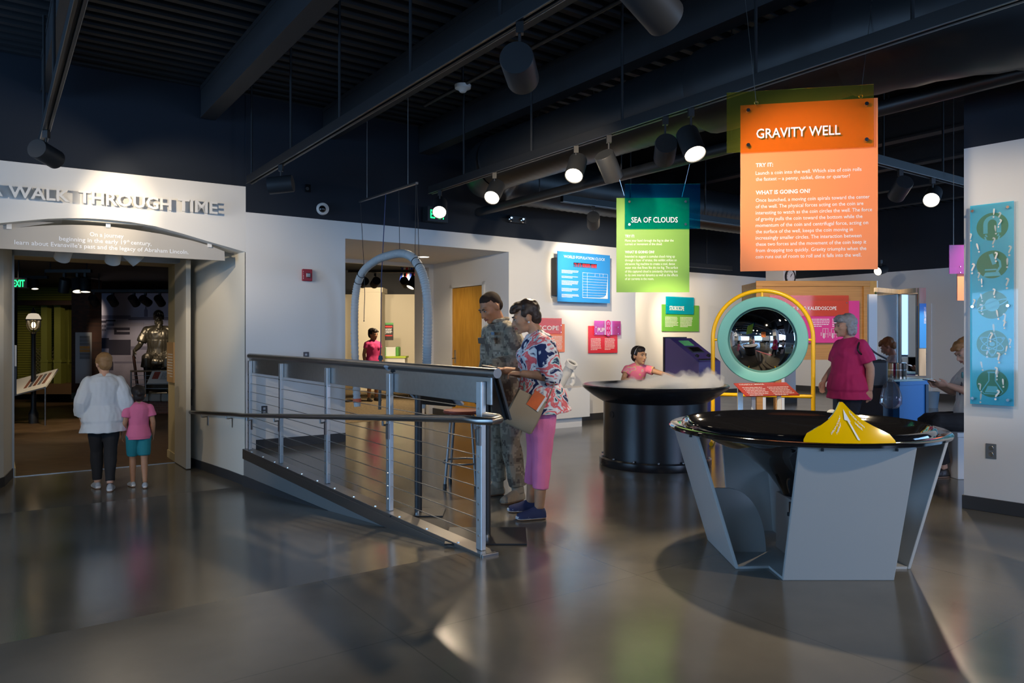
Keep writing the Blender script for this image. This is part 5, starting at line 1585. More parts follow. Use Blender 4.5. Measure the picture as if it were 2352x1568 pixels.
class Person:
    def __init__(self, name, label, base, rotz, s=1.0, girth=1.0, J=None, cat='person', group=None, voxel=.007, foot=True):
        self.t = thing(name, label, cat, base, rotz, group)
        self.M = wm(self.t); self.s = s; self.g = girth; self.voxel = voxel
        d = dict(pelvis=(0, 0, .93), chest=(0, -.005, 1.27), neck=(0, .01, 1.49), head=(0, -.02, 1.625),
                 shL=(.170, .005, 1.395), elL=(.225, .03, 1.14), wrL=(.235, -.05, .905), shR=(-.170, .005, 1.395), elR=(-.225, .03, 1.14), wrR=(-.235, -.05, .905),
                 hipL=(.088, 0, .90), knL=(.095, -.02, .49), anL=(.10, .025, .085), hipR=(-.088, 0, .90), knR=(-.095, -.02, .49), anR=(-.10, .025, .085),
                 toeL=(.15, -1, 0), toeR=(-.15, -1, 0), face=(0, -1, 0), up=(0, 0, 1),
                 hdL=(0, -.2, -1), hdR=(0, -.2, -1), pnL=(-1, 0, 0), pnR=(1, 0, 0), curl=.35)
        if J:
            d.update(J)
        self.J = {}
        for k, v in d.items():
            if isinstance(v, tuple):
                self.J[k] = Vector(v) * (s if k[:2] not in ('to', 'fa', 'up', 'hd', 'pn') else 1)
            else:
                self.J[k] = v

    def path(self, t):
        J = self.J
        return lerp_list([(-.2, J['pelvis'] - (J['chest'] - J['pelvis']) * .33), (0, J['pelvis'] - (J['chest'] - J['pelvis']) * .06), (.6, J['chest']), (1.0, J['neck'])], t)

    def torso(self, mb, off=0.0, t0=-.06, t1=1.0, n=16, hem=None, flare=0.0, belly=0.0, wide=1.0):
        J = self.J
        axh = (J['hipL'] - J['hipR']).normalized(); axs = (J['shL'] - J['shR']).normalized()
        rings = []
        for i in range(n + 1):
            t = t0 + (t1 - t0) * i / n
            tt = max(t, -.06)
            c = self.path(t); tang = (self.path(t + .06) - self.path(t - .06)).normalized()
            x = axh.lerp(axs, max(0, min(1, t))); x = (x - tang * x.dot(tang)).normalized(); y = tang.cross(x)
            for (a, rx0, ry0), (b, rx1, ry1) in zip(TORSO, TORSO[1:]):
                if tt <= b:
                    f = (tt - a) / (b - a); rx = rx0 + (rx1 - rx0) * f; ry = ry0 + (ry1 - ry0) * f; break
            g = self.g if t < .85 else 1 + (self.g - 1) * max(0, (1 - t) / .15)
            gx = g * (wide if t < .3 else 1 + (wide - 1) * max(0, (.6 - t) / .3))
            fl_ = flare * max(0, .3 - t)
            rx = (rx * gx) * self.s + off + fl_; ry = ry * g * self.s + off + fl_
            bl = belly * max(0, 1 - abs(t - .28) / .4) * self.s
            rings.append([c + x * rx * cos(a) + y * ((ry + (bl if sin(a) < 0 else 0)) * sin(a)) for a in [2 * pi * k / 24 for k in range(24)]])
        mb.loft([[self.M @ p for p in r] for r in rings])

    def traps(self, mb, off):
        J = self.J
        for sd in 'LR':
            n_ = J['neck'] - (J['neck'] - J['chest']) * .16
            a, b = self.M @ n_, self.M @ (J['sh' + sd] + (J['chest'] - J['neck']).normalized() * .004)
            mb.tube([a, a.lerp(b, .5), b], 0, 14, rads=[.058 * self.s + off, .054 * self.s + off, .050 * self.s + off]); mb.ell(b, .050 * self.s + off)

    def limb(self, mb, pts, rads, f1=None):
        """tube through joints; rads at each; f1 stops part-way (joint units)"""
        n = len(pts) - 1
        P_, R_ = [], []
        end = n if f1 is None else f1
        steps = 8 * n
        for i in range(steps + 1):
            u = end * i / steps
            k = min(int(u), n - 1); f = u - k
            P_.append(self.M @ pts[k].lerp(pts[k + 1], f)); R_.append(rads[k] + (rads[k + 1] - rads[k]) * f)
        mb.ell(P_[0], R_[0] * 1.0)
        mb.tube(P_, 0, 14, rads=R_)
        return P_[-1], R_[-1]

    def arm(self, mb, sd, off=0.0, f1=None, cap=True):
        J = self.J; s = self.s; g = .5 + .5 * self.g
        a, b, c = J['sh' + sd], J['el' + sd], J['wr' + sd]
        pts = [a, a.lerp(b, .5), b, b.lerp(c, .3), c]
        r = [.050, .049, .041, .042, .028]
        self.limb(mb, pts, [q * s * g + off * (.55 if i == 0 else 1) for i, q in enumerate(r)], None if f1 is None else f1 * 2)

    def leg(self, mb, sd, off=0.0, f1=None, flare=0.0):
        J = self.J; s = self.s; g = .4 + .6 * self.g
        a, b, c = J['hip' + sd], J['kn' + sd], J['an' + sd]
        pts = [a, a.lerp(b, .5), b, b.lerp(c, .3), c]
        r = [.088, .078, .056, .056, .036]
        self.limb(mb, pts, [q * s * g + off + flare * max(0, i - 2) for i, q in enumerate(r)], None if f1 is None else f1 * 2)

    def hand(self, mb, sd):
        J = self.J; s = self.s * .98
        R3 = self.M.to_3x3()
        w = self.M @ J['wr' + sd]; d = (R3 @ J['hd' + sd]).normalized(); pn = R3 @ J['pn' + sd]; pn = (pn - d * pn.dot(d)).normalized()
        x = d.cross(pn)                       # across the knuckles
        th = x if sd == 'R' else -x
        curl = J.get('curl' + sd, J['curl'])
        rg = []
        for q, wx, tk in ((-.01, .024, .019), (.02, .032, .018), (.05, .040, .016), (.085, .042, .014), (.098, .036, .010)):
            c = w + d * q * s
            rg.append([c + (th * wx * cos(a) + pn * tk * sin(a)) * s for a in [2 * pi * k / 14 for k in range(14)]])
        mb.loft(rg)
        for k, (o, l) in enumerate(((.030, .066), (.010, .076), (-.010, .070), (-.029, .054))):
            p = w + (d * .086 + th * o) * s; dd = d.copy(); P_ = [p - d * .02 * s, p]; 
            ang = curl * (.7 + .16 * k)
            for j, fr in enumerate((.45, .32, .23)):
                R_ = Matrix.Rotation(ang * (1 if sd == 'R' else -1), 3, th) if True else None
                dd = (dd * cos(ang) + pn * sin(ang)).normalized() if j == 0 else (dd * cos(ang) + (pn * cos(ang * j) - d * sin(ang * j)) * sin(ang)).normalized()
                p = p + dd * l * fr * s; P_.append(p)
            mb.tube(P_, 0, 8, rads=[.0092 * s, .0092 * s, .0082 * s, .0076 * s, .0062 * s]); mb.ell(P_[-1], .0062 * s, seg=8, rings=6)
        p = w + (d * .022 + th * .026) * s
        P_ = [p, p + (th * .022 + d * .022 + pn * .008) * s, p + (th * .030 + d * .052 + pn * .018) * s, p + (th * .028 + d * .075 + pn * .024) * s]
        mb.tube(P_, 0, 8, rads=[.015 * s, .0125 * s, .010 * s, .0075 * s]); mb.ell(P_[-1], .0075 * s, seg=8, rings=6)

    def headframe(self):
        R3 = self.M.to_3x3()
        f = (R3 @ self.J['face']).normalized(); u = R3 @ self.J['up']; u = (u - f * u.dot(f)).normalized(); r = f.cross(u)
        return self.M @ self.J['head'], r, f, u

    def head(self, mb, k=1.0, jaw=1.0, nose=1.0):
        c, r, f, u = self.headframe(); k *= self.hk
        H = Matrix((r, f, u)).transposed().to_4x4()
        P = lambda x, y, z: c + (r * x + f * y + u * z) * k
        mb.ell(P(0, -.018, .030), .076 * k, .097 * k, .092 * k, H, 20, 14)
        mb.ell(P(0, .030, -.012), .066 * k, .066 * k, .085 * k, H, 20, 12)
        mb.ell(P(0, .034, -.062), .050 * jaw * k, .055 * k, .050 * k, H, 18, 12)
        mb.ell(P(0, .072, -.093), .024 * jaw * k, .020 * k, .020 * k, H)
        for sx in (-1, 1):
            mb.ell(P(sx * .038, .060, -.020), .024 * k, .026 * k, .022 * k, H)
            mb.ell(P(sx * .030, .080, .026), .026 * k, .014 * k, .010 * k, H)
            mb.ell(P(sx * .031, .0825, .0125), .0145 * k, .0095 * k, .0058 * k, H)
            mb.ell(P(sx * .077, -.008, -.008), .009 * k, .020 * k, .031 * k, H @ Matrix.Rotation(sx * .25, 4, 'Z'))
            mb.ell(P(sx * .013, .096, -.034), .009 * k, .011 * k, .008 * k, H)
        mb.tube([P(0, .086, .018), P(0, .100, -.008), P(0, .113 + .004 * (nose - 1), -.030)], 0, 10, rads=[.008 * k, .011 * k, .0125 * k * nose]); mb.ell(P(0, .110, -.031), .0135 * k * nose)
        mb.ell(P(0, .088, -.058), .024 * k, .014 * k, .012 * k, H)
        n = self.M @ self.J['neck']
        rn = self.s * .052 * (.6 + .4 * self.g)
        mb.tube([n - ZD * .04 * self.s, n + (P(0, -.02, -.05) - n) * .45, P(0, -.018, -.045)], 0, 16, rads=[rn * 1.25, rn, rn])

    def face(self, parent, brow, lip, iris):
        c, r, f, u = self.headframe(); k = self.hk
        H = Matrix((r, f, u)).transposed().to_4x4()
        P = lambda x, y, z: c + (r * x + f * y + u * z) * k
        for sx in (-1, 1):
            mb = MB(); mb.ell(P(sx * .031, .0835, .005), .0120 * k, .009 * k, .0056 * k, H, 14, 10); e = mb.build('eye', pm('eye_white', (.42, .40, .38), .25), parent, smooth=True)
            mb = MB(); mb.ell(P(sx * .031, .0885, .006), .0062 * k, .0052 * k, .0062 * k, H, 12, 8); mb.build('iris', pm('dark_iris', iris, .15), e, smooth=True)
            mb = MB(); mb.tube([P(sx * .013, .094, .024), P(sx * .030, .0955, .030), P(sx * .050, .084, .024)], 0, 8, rads=[.0036 * k, .0042 * k, .0022 * k]); mb.build('eyebrow', brow, parent, smooth=True)
            mb = MB(); mb.tube([P(sx * .017, .087, .009), P(sx * .031, .0925, .0135), P(sx * .046, .083, .009)], 0, 6, rads=[.0016 * k, .0024 * k, .0016 * k]); mb.build('upper_eyelid', brow, e, smooth=True)
        mb = MB()
        mb.tube([P(-.024, .090, -.060), P(-.008, .103, -.055), P(0, .1035, -.057), P(.008, .103, -.055), P(.024, .090, -.060)], 0, 8, rads=[.002 * k, .0052 * k, .0048 * k, .0052 * k, .002 * k])
        mb.tube([P(-.022, .090, -.062), P(0, .1025, -.068), P(.022, .090, -.062)], 0, 8, rads=[.002 * k, .0068 * k, .002 * k]); mb.build('lips', lip, parent, smooth=True)

    def hair(self, style, mat, parent):
        c, r, f, u = self.headframe(); k = self.hk
        H = Matrix((r, f, u)).transposed().to_4x4()
        P = lambda x, y, z: c + (r * x + f * y + u * z) * k
        mb = MB(); fold = .0; vox = .0065
        if style == 'buzz':
            mb.ell(P(0, -.026, .038), .0775 * k, .0915 * k, .0865 * k, H, 20, 14); mb.ell(P(0, .004, .064), .066 * k, .064 * k, .059 * k, H)
            mb.ell(P(0, -.055, -.002), .066 * k, .062 * k, .065 * k, H)
        elif style == 'short':
            mb.ell(P(0, -.036, .050), .086 * k, .098 * k, .092 * k, H, 20, 14); mb.ell(P(0, .030, .088), .068 * k, .066 * k, .046 * k, H)
            mb.ell(P(0, -.066, -.005), .072 * k, .062 * k, .080 * k, H); fold = .0065
            for sx in (-1, 1):
                mb.ell(P(sx * .073, .004, .030), .014 * k, .030 * k, .034 * k, H)
            for x_ in (-.05, -.02, .015, .05):
                mb.ell(P(x_, .082, .074), .018 * k, .020 * k, .022 * k, H)
        elif style == 'bob':
            mb.ell(P(0, -.034, .048), .092 * k, .104 * k, .094 * k, H, 20, 14); mb.ell(P(0, .032, .086), .070 * k, .062 * k, .044 * k, H)
            mb.ell(P(0, -.062, -.030), .088 * k, .066 * k, .098 * k, H); fold = .010
            for sx in (-1, 1):
                mb.ell(P(sx * .080, -.022, -.020), .018 * k, .040 * k, .075 * k, H)
                mb.ell(P(sx * .05, .074, .070), .028 * k, .024 * k, .026 * k, H)
        elif style == 'pulled':
            mb.ell(P(0, -.028, .040), .0815 * k, .098 * k, .092 * k, H, 20, 14); mb.ell(P(0, .022, .076), .068 * k, .060 * k, .050 * k, H)
            mb.ell(P(0, -.110, .03), .036 * k, .034 * k, .04 * k, H); mb.ell(P(0, -.06, -.015), .068 * k, .058 * k, .07 * k, H)
            for sx in (-1, 1):
                mb.ell(P(sx * .071, -.004, .034), .014 * k, .034 * k, .04 * k, H)
            fold = .004
        return remeshed(mb, 'hair', mat, parent, vox, 3, fold, 26, seed=self.s * 7)

    def body(self, skin, arms=True, feet=True, k=1.0, jaw=1.0, nose=1.0):
        self.hk = k
        mb = MB()
        self.torso(mb, 0); self.traps(mb, 0)
        for sd in 'LR':
            self.arm(mb, sd); self.hand(mb, sd); self.leg(mb, sd)
            self.footshape(mb, sd, 0)
        self.head(mb, 1.0, jaw, nose)
        return remeshed(mb, 'body', skin, self.t, self.voxel, 3)

    def footshape(self, mb, sd, off, h=1.0, z0=0.0):
        J = self.J; s = self.s
        R3 = self.M.to_3x3()
        a = self.M @ J['an' + sd]; d = (R3 @ J['toe' + sd]); d.z = d.z; d.normalize()
        x = d.cross(ZD).normalized(); up = x.cross(d)
        base = a - up * (J['an' + sd].z if J['an' + sd].z < .14 * s else .085 * s)
        if z0: base = base + up * z0
        rg = []
        for q, wd, hh_ in ((-.055, .018, .035), (-.045, .030, .062), (-.01, .036, .085), (.04, .038, .078), (.09, .043, .056), (.135, .045, .042), (.165, .038, .034), (.185, .020, .022)):
            c = base + d * q * s
            rg.append([c + x * (wd * s + off) * cos(t) + up * ((hh_ * s * h + off) * max(0, sin(t)) + .004) if sin(t) >= 0 else c + x * (wd * s + off) * cos(t) + up * (.004 + .004 * sin(t)) for t in [2 * pi * i / 16 for i in range(16)]])
        mb.loft(rg)
        return base, d, x, up

    def shoes(self, mat, sole, boot=False, off=.006, name='shoe'):
        for sd in 'LR':
            mb = MB(); base, d, x, up = self.footshape(mb, sd, off, z0=.012)
            if boot:
                J = self.J; a = self.M @ J['an' + sd]; kn = self.M @ J['kn' + sd]
                mb.tube([a - ZD * .02, a.lerp(kn, .18), a.lerp(kn, .42)], 0, 16, rads=[.052 * self.s, .050 * self.s, .058 * self.s])
            o = remeshed(mb, name, mat, self.t, .006, 2, .003 if boot else .001, 30)
            P_ = []
            outl = [(-.062, 0), (-.055, .026), (-.01, .040), (.05, .042), (.10, .050), (.15, .047), (.185, .028), (.197, 0)]
            outl = outl + [(a, -b) for a, b in reversed(outl[1:-1])]
            mb = MB(frame(base, d, x, None) if False else Matrix((d, x * 1.0, d.cross(x))).transposed().to_4x4())
            mb.M.translation = base
            sgn = 1 if d.cross(x).z > 0 else -1
            mb.prism([(a * self.s, b * self.s) for a, b in outl], 0, .02 * sgn)
            mb.build('sole', sole, o, bevel=.003)

    def shirt(self, mat, sleeve=.6, hem=-.12, off=.014, fold=.006, flare=.05, name='shirt', belly=0.0, bust=0.0, loose=0.0, wide=1.0, top=.985, seed=1.0):
        mb = MB(); self.torso(mb, off, hem, top, 20, flare=flare, belly=belly, wide=wide); self.traps(mb, off * .7)
        if bust:
            ax = (self.J['shL'] - self.J['shR']).normalized(); c = self.path(.66)
            tang = (self.J['neck'] - self.J['chest']).normalized(); y = tang.cross(ax)
            for sx in (-1, 1):
                mb.ell(self.M @ (c + ax * sx * .075 * self.s - y * (.085 * self.s)), bust * self.s, bust * self.s * .9, bust * self.s, None)
        if sleeve:
            for sd in 'LR':
                self.arm(mb, sd, off + loose, sleeve)
        return remeshed(mb, name, mat, self.t, self.voxel, 3, fold, 11, (1, 1, .6), seed)

    def trousers(self, mat, length=1.0, off=.014, fold=.006, flare=0.0, top=.16, name='trousers', wide=1.0, seed=2.0):
        mb = MB(); self.torso(mb, off * .8, -.10, top, 10, wide=wide)
        for sd in 'LR':
            self.leg(mb, sd, off, length * 2 if length < 1 else (1.93), flare)
        return remeshed(mb, name, mat, self.t, self.voxel, 3, fold, 9, (1, 1, .8), seed)


def tex_const(name, snap, scale, stops, rough=.85, detail=3, distort=0.0):
    m, N, L = new_mat(name); b = N['Principled BSDF']; b.inputs['Roughness'].default_value = rough; b.inputs['Specular IOR Level'].default_value = .2
    tc = N.new('ShaderNodeTexCoord'); src = tc.outputs['Object']
    if snap:
        vm = N.new('ShaderNodeVectorMath'); vm.operation = 'SNAP'; vm.inputs[1].default_value = (snap,) * 3; L.new(src, vm.inputs[0]); src = vm.outputs[0]
    t = N.new('ShaderNodeTexNoise'); t.inputs['Scale'].default_value = scale; t.inputs['Detail'].default_value = detail; t.inputs['Distortion'].default_value = distort
    L.new(src, t.inputs['Vector'])
    r = N.new('ShaderNodeValToRGB'); r.color_ramp.interpolation = 'CONSTANT' if snap else 'LINEAR'; el = r.color_ramp.elements
    while len(el) < len(stops): el.new(.5)
    for e, (p, c) in zip(el, stops):
        e.position = p; e.color = (*c, 1)
    L.new(t.outputs['Fac'], r.inputs[0]); L.new(r.outputs[0], b.inputs['Base Color'])
    return m


def skin_mat(name, c):
    m = pm(name, c, .48, spec=.35, var=.10, vscale=40)
    b = m.node_tree.nodes['Principled BSDF']
    b.inputs['Subsurface Weight'].default_value = .12; b.inputs['Subsurface Radius'].default_value = (.02, .008, .004); b.inputs['Subsurface Scale'].default_value = .5
    return m


SK_BROWN = skin_mat('brown_skin', (.36, .17, .085)); SK_TAN = skin_mat('tan_skin', (.44, .23, .13)); SK_PALE = skin_mat('pale_skin', (.62, .36, .25)); SK_GIRL = skin_mat('olive_skin', (.48, .26, .14))
LIPS = pm('lip_rose', (.34, .12, .09), .4); BROWB = pm('dark_brow', (.02, .013, .01), .8); IRIS = (.03, .015, .008)
H_BUZZ = pm('cropped_hair', (.030, .019, .013), .85, spec=.15, bump=.3, bscale=400); H_BLACK = pm('black_hair', (.016, .011, .009), .55, spec=.3); H_BROWN = pm('dark_brown_hair', (.035, .02, .013), .5, spec=.4); H_RED = pm('red_blond_hair', (.38, .17, .06), .55); H_GREY = pm('silver_hair', (.34, .34, .35), .5); H_AUB = pm('auburn_hair', (.30, .16, .06), .55)
CAMO = tex_const('digital_camouflage', .016, 9.5, [(0, (.105, .088, .07)), (.40, (.21, .185, .14)), (.50, (.32, .285, .215)), (.60, (.19, .165, .13)), (.68, (.38, .34, .26))])
FLORAL = tex_const('floral_print', 0, 7.5, [(0, (.012, .02, .07)), (.40, (.014, .025, .09)), (.43, (.70, .72, .74)), (.49, (.62, .66, .68)), (.51, (.66, .10, .12)), (.57, (.75, .20, .19)), (.59, (.72, .74, .76)), (.64, (.25, .48, .46)), (.66, (.02, .03, .09))], .7, 4, 1.2)

# ---- the soldier
so_ = Person('person', 'man in grey camouflage uniform with tan boots looking down behind the railing', (-.08, 6.18, 0), radians(-58), 1.0, 1.0, voxel=.0065, J=dict(
    pelvis=(0, .03, .94), chest=(0, .0, 1.27), neck=(0, -.035, 1.485), head=(.0, -.115, 1.60), face=(.10, -.86, -.50), up=(0, -.5, .86),
    shL=(.18, -.02, 1.395), elL=(.27, .02, 1.16), wrL=(.14, -.22, 1.10), hdL=(-.6, -.7, -.1), pnL=(-.2, .2, -1),
    shR=(-.18, -.02, 1.395), elR=(-.25, .02, 1.14), wrR=(-.20, -.10, .91), hdR=(.1, -.3, -1), pnR=(1, 0, 0),
    hipL=(.09, .03, .91), knL=(.13, -.0, .50), anL=(.15, .06, .09), hipR=(-.09, .03, .91), knR=(-.12, .0, .50), anR=(-.14, .04, .09), toeL=(.25, -1, 0), toeR=(-.1, -1, 0)))
bd = so_.body(SK_BROWN, k=1.02, jaw=1.05)
so_.face(bd, BROWB, pm('brown_lip', (.24, .09, .065), .45), IRIS); so_.hair('buzz', H_BUZZ, so_.t)
so_.shirt(CAMO, 1.9, -.26, .022, .009, .06, 'camouflage_jacket', belly=.01, loose=.014, wide=1.05)
so_.trousers(CAMO, 1, .026, .010, .004, name='camouflage_trousers')
M_BOOT = pm('tan_suede', (.30, .24, .17), .85, bump=.2, bscale=150)
so_.shoes(M_BOOT, pm('tan_rubber', (.22, .19, .15), .8), boot=True, off=.012, name='boot')
c0 = so_.J['neck']; mb = MB()
mb.tube([so_.M @ (c0 + Vector((.078 * cos(a), .072 * sin(a) - .0, .012 + .012 * sin(a)))) for a in [2 * pi * i / 24 for i in range(24)]], .017, 10, loop=True); mb.build('collar', CAMO, so_.t, smooth=True)
for sx in (-1, 1):
    mb = MB(so_.M @ frame(Vector((sx * .085, -.146, 1.325)), (1, -.25 * sx, 0), (0, -.15, 1))); mb.box((-.05, -.026, -.010), (.05, .026, .006)); mb.build('pocket_flap', CAMO, so_.t, bevel=.006)
mb = MB(so_.M @ frame(Vector((.10, -.150, 1.385)), (1, -.3, 0), (0, -.25, 1))); mb.box((-.04, -.012, 0), (.04, .012, .008)); mb.build('blue_patch', pm('blue_patch_cloth', (.12, .22, .33), .7), so_.t)

# ---- woman in the floral top
wo = Person('person', 'woman in floral top and pink cropped trousers standing beside the soldier', (.16, 5.58, 0), radians(-82), .925, 1.10, voxel=.0065, J=dict(
    pelvis=(0, .075, .96), chest=(0, .05, 1.29), neck=(0, .035, 1.50), head=(0, -.065, 1.625), face=(-.03, -.95, -.30), up=(0, -.3, .95),
    shL=(.172, .06, 1.40), elL=(.225, .12, 1.15), wrL=(.10, -.11, 1.17), hdL=(-.5, -.8, .05), pnL=(-.2, .2, -1),
    shR=(-.172, .02, 1.40), elR=(-.22, -.02, 1.15), wrR=(-.09, -.23, 1.19), hdR=(.4, -.9, .1), pnR=(.3, .2, -1), curl=.5,
    hipL=(.095, .07, .92), knL=(.10, .055, .49), anL=(.115, .03, .085), hipR=(-.095, .07, .92), knR=(-.10, .04, .49), anR=(-.13, -.0, .085), toeL=(.1, -1, 0), toeR=(-.12, -1, 0)))
bd = wo.body(SK_TAN, k=.97, jaw=1.02)
wo.face(bd, BROWB, LIPS, IRIS); wo.hair('short', H_BROWN, wo.t)
wo.shirt(FLORAL, 1.25, -.20, .022, .007, .16, 'floral_top', belly=.035, bust=.085, loose=.016, wide=1.08)
wo.trousers(pm('pink_cotton', (.68, .17, .35), .8, bump=.15, bscale=120), .86, .016, .007, .0, name='pink_trousers', wide=1.12)
wo.shoes(pm('navy_knit', (.022, .028, .085), .8), pm('white_sole', (.55, .57, .6), .5), off=.008)
c, r, f, u = wo.headframe()
for sx in (-1, 1):
    mb = MB(); mb.ell(c + (r * sx * .088 - f * .004 - u * .042) * .97, .008); mb.build('earring', pm('pearl', (.7, .7, .68), .1), wo.t, smooth=True)
hb = thing('crossbody_bag', 'flat khaki crossbody bag hanging at the side of the woman in floral top', 'bag', (.10, 5.25, .85))
kB = at(1207, 942, 5.32)
bgM = frame(kB, Vector((.90, -.06, -.42)), Vector((.42, 0, .90)))
mb = MB(bgM)
rg = []
for y_, w2_, th in ((-.145, .10, .006), (-.13, .112, .02), (-.04, .118, .034), (.06, .115, .03), (.12, .112, .014)):
    rg.append([(x_ * w2_, y_, z_ * th) for x_, z_ in ((-1, -.2), (-.9, -1), (0, -1.2), (.9, -1), (1, -.2), (1, .2), (.9, 1), (0, 1.2), (-.9, 1), (-1, .2))])
mb.loft(rg); mb.build('bag_body', pm('khaki_canvas', (.30, .24, .16), .8, bump=.15, bscale=300), hb, smooth=True)
S_ = wo.M @ Vector((-.11, .05, 1.42)); top_r, top_l = bgM @ Vector((.115, .11, 0)), bgM @ Vector((-.11, .11, 0))
mb = MB()
bk_ = wo.M @ Vector((.19, .175, 1.10))
path_ = catmull([top_r, at(1268, 892, 5.31), at(1283, 850, 5.40), at(1284, 815, 5.55), wo.M @ Vector((.02, .17, 1.28))], 6)
mb.tube(path_, .009, 6, flat=.4)
mb.build('strap', pm('khaki_strap', (.20, .16, .11), .8), hb, smooth=True)
bk = thing('booklet', 'orange booklet sticking out of the khaki crossbody bag', 'booklet', bgM @ Vector((.05, .10, .01)))
mb = MB(bgM @ Matrix.Translation((.035, .10, .036)) @ Matrix.Rotation(-.15, 4, 'Z')); mb.box((-.04, -.06, -.004), (.045, .06, .004)); mb.build('cover', pm('orange_cover', (.62, .12, .02), .4, var=.5, vscale=9), bk)
mb = MB(bgM @ Matrix.Translation((.035, .10, .036)) @ Matrix.Rotation(-.15, 4, 'Z')); mb.box((.045, -.06, -.005), (.06, .06, .005)); mb.build('pages', M_WHITEP, bk)

# ---- girl at the fog basin
PINKT = tex_const('pink_printed_tee', 0, 14, [(0, (.85, .20, .30)), (.56, (.85, .20, .30)), (.60, (.75, .55, .10)), (.64, (.55, .35, .55)), (.68, (.85, .22, .32))], .8, 1)
gi = Person('person', 'girl in pink t-shirt with headband leaning over the round mist basin', (1.50, 8.98, 0), radians(16), .70, 1.0, voxel=.006, J=dict(
    pelvis=(0, .06, .93), chest=(0, -.04, 1.27), neck=(.0, -.10, 1.47), head=(.02, -.13, 1.615), face=(.32, -.95, -.02),
    shL=(.172, -.10, 1.385), elL=(.36, -.30, 1.31), wrL=(.60, -.40, 1.22), hdL=(.6, -.7, -.3), pnL=(-.1, -.2, -1),
    shR=(-.172, -.06, 1.385), elR=(-.27, -.10, 1.20), wrR=(-.20, -.34, 1.20), hdR=(.1, -1, -.15), pnR=(.1, 0, -1), curl=.2))
bd = gi.body(SK_GIRL, k=.93)
gi.face(bd, BROWB, LIPS, IRIS); gi.hair('pulled', H_BLACK, gi.t)
gi.shirt(PINKT, .45, -.15, .012, .004, .06, 'pink_tee', loose=.012)
gi.trousers(pm('dark_denim', (.03, .04, .08), .85), 1, .014, .005)
gi.shoes(pm('white_canvas', (.5, .5, .5), .7), M_WHITEP)
c, r, f, u = gi.headframe()
mb = MB(); mb.tube([c + (r * .0835 * cos(a) + (u * .94 + f * .18) * .106 * sin(a) + u * .025 - f * .0) * .93 for a in [pi * i / 20 for i in range(21)]], .004, 6); mb.build('headband', pm('silver_band', (.6, .55, .5), .3, metal=.6), gi.t, smooth=True)

# ---- woman in the pink top by the kaleidoscope
pw_ = Person('person', 'grey haired woman in bright pink top walking past the convex mirror', (3.55, 7.75, 0), radians(-80), .90, 1.22, J=dict(
    head=(0, -.06, 1.63), face=(-.05, -1, -.03), shL=(.175, .03, 1.395), elL=(.245, .10, 1.15), wrL=(.25, .09, .90), hdL=(0, -.05, -1), elR=(-.24, -.03, 1.14), wrR=(-.2, -.2, .98),
    knL=(.10, -.1, .5), anL=(.10, -.12, .085), knR=(-.09, .08, .5), anR=(-.1, .22, .12)))
bd = pw_.body(SK_PALE, k=.97); pw_.face(bd, pm('grey_brow', (.2, .18, .17), .8), LIPS, IRIS); pw_.hair('bob', H_GREY, pw_.t)
pw_.shirt(pm('hot_pink_jersey', (.60, .025, .16), .8), .75, -.26, .022, .008, .12, 'pink_top', belly=.04, bust=.09, loose=.02, wide=1.1)
pw_.trousers(pm('dark_slacks', (.015, .018, .03), .85), 1, .016, .007, wide=1.1)
pw_.shoes(pm('dark_leather', (.02, .015, .012), .4), M_BLACK)
hg = thing('shoulder_bag', 'black shoulder bag carried by the woman in the pink top', 'bag', (3.92, 7.72, .9))
bp_ = pw_.M @ Vector((.20, .17, .99))
mb = MB(frame(bp_, pw_.M.to_3x3() @ Vector((0, -1, 0)), ZD)); mb.box((-.12, -.16, -.04), (.10, .13, .04)); mb.build('bag_body', pm('black_leather', (.012, .012, .014), .45), hg, bevel=.03)
mb = MB(); mb.tube(catmull([bp_ + pw_.M.to_3x3() @ Vector((0, -.10, .14)), pw_.M @ Vector((.235, -.06, 1.22)), pw_.M @ Vector((.165, .03, 1.315)), pw_.M @ Vector((.20, .15, 1.20)), bp_ + pw_.M.to_3x3() @ Vector((0, .12, .14))], 6), .010, 6); mb.build('strap', pm('black_strap', (.015, .012, .015), .5), hg, smooth=True)
pg = thing('plastic_bag', 'clear plastic bag dangling behind the woman in the pink top', 'bag', (4.02, 7.65, .75))
q_ = pw_.M @ Vector((.31, .26, .82))
mb = MB(Matrix.Translation(q_)); mb.lathe([(.006, .16), (.02, .10), (.07, .04), (.10, -.06), (.10, -.14), (.06, -.19), (0, -.20)], 18); pgb = mb.build('film', acrylic('clear_film', (.90, .93, .96), .06), pg, smooth=True)
for v in pgb.data.vertices:
    k = noise.noise(v.co * 14); v.co += v.co.normalized() * .02 * k

# ---- seated woman with the phone
sw_o = Person('person', 'woman in white t-shirt seated on the white bench reading her phone', (4.55, 7.22, 0), radians(-93), .93, 1.12, J=dict(
    pelvis=(0, -.02, .58), chest=(0, .0, .93), neck=(0, -.02, 1.16), head=(0, -.10, 1.305), face=(.05, -.85, -.52), up=(0, -.5, .85),
    shL=(.175, .0, 1.065), elL=(.235, -.10, .86), wrL=(.09, -.33, .955), hdL=(-.25, -1, .1), pnL=(-.7, .1, .7),
    shR=(-.175, .0, 1.065), elR=(-.235, -.10, .86), wrR=(-.02, -.37, .945), hdR=(.1, -1, .1), pnR=(.7, .1, .7), curl=.55,
    hipL=(.095, -.05, .56), knL=(.15, -.50, .575), anL=(.14, -.40, .09), hipR=(-.095, -.05, .56), knR=(-.12, -.46, .56), anR=(-.1, -.30, .09)))
bd = sw_o.body(SK_PALE, k=.98); sw_o.face(bd, pm('light_brow', (.25, .13, .06), .8), LIPS, (.05, .06, .07)); sw_o.hair('short', H_RED, sw_o.t)
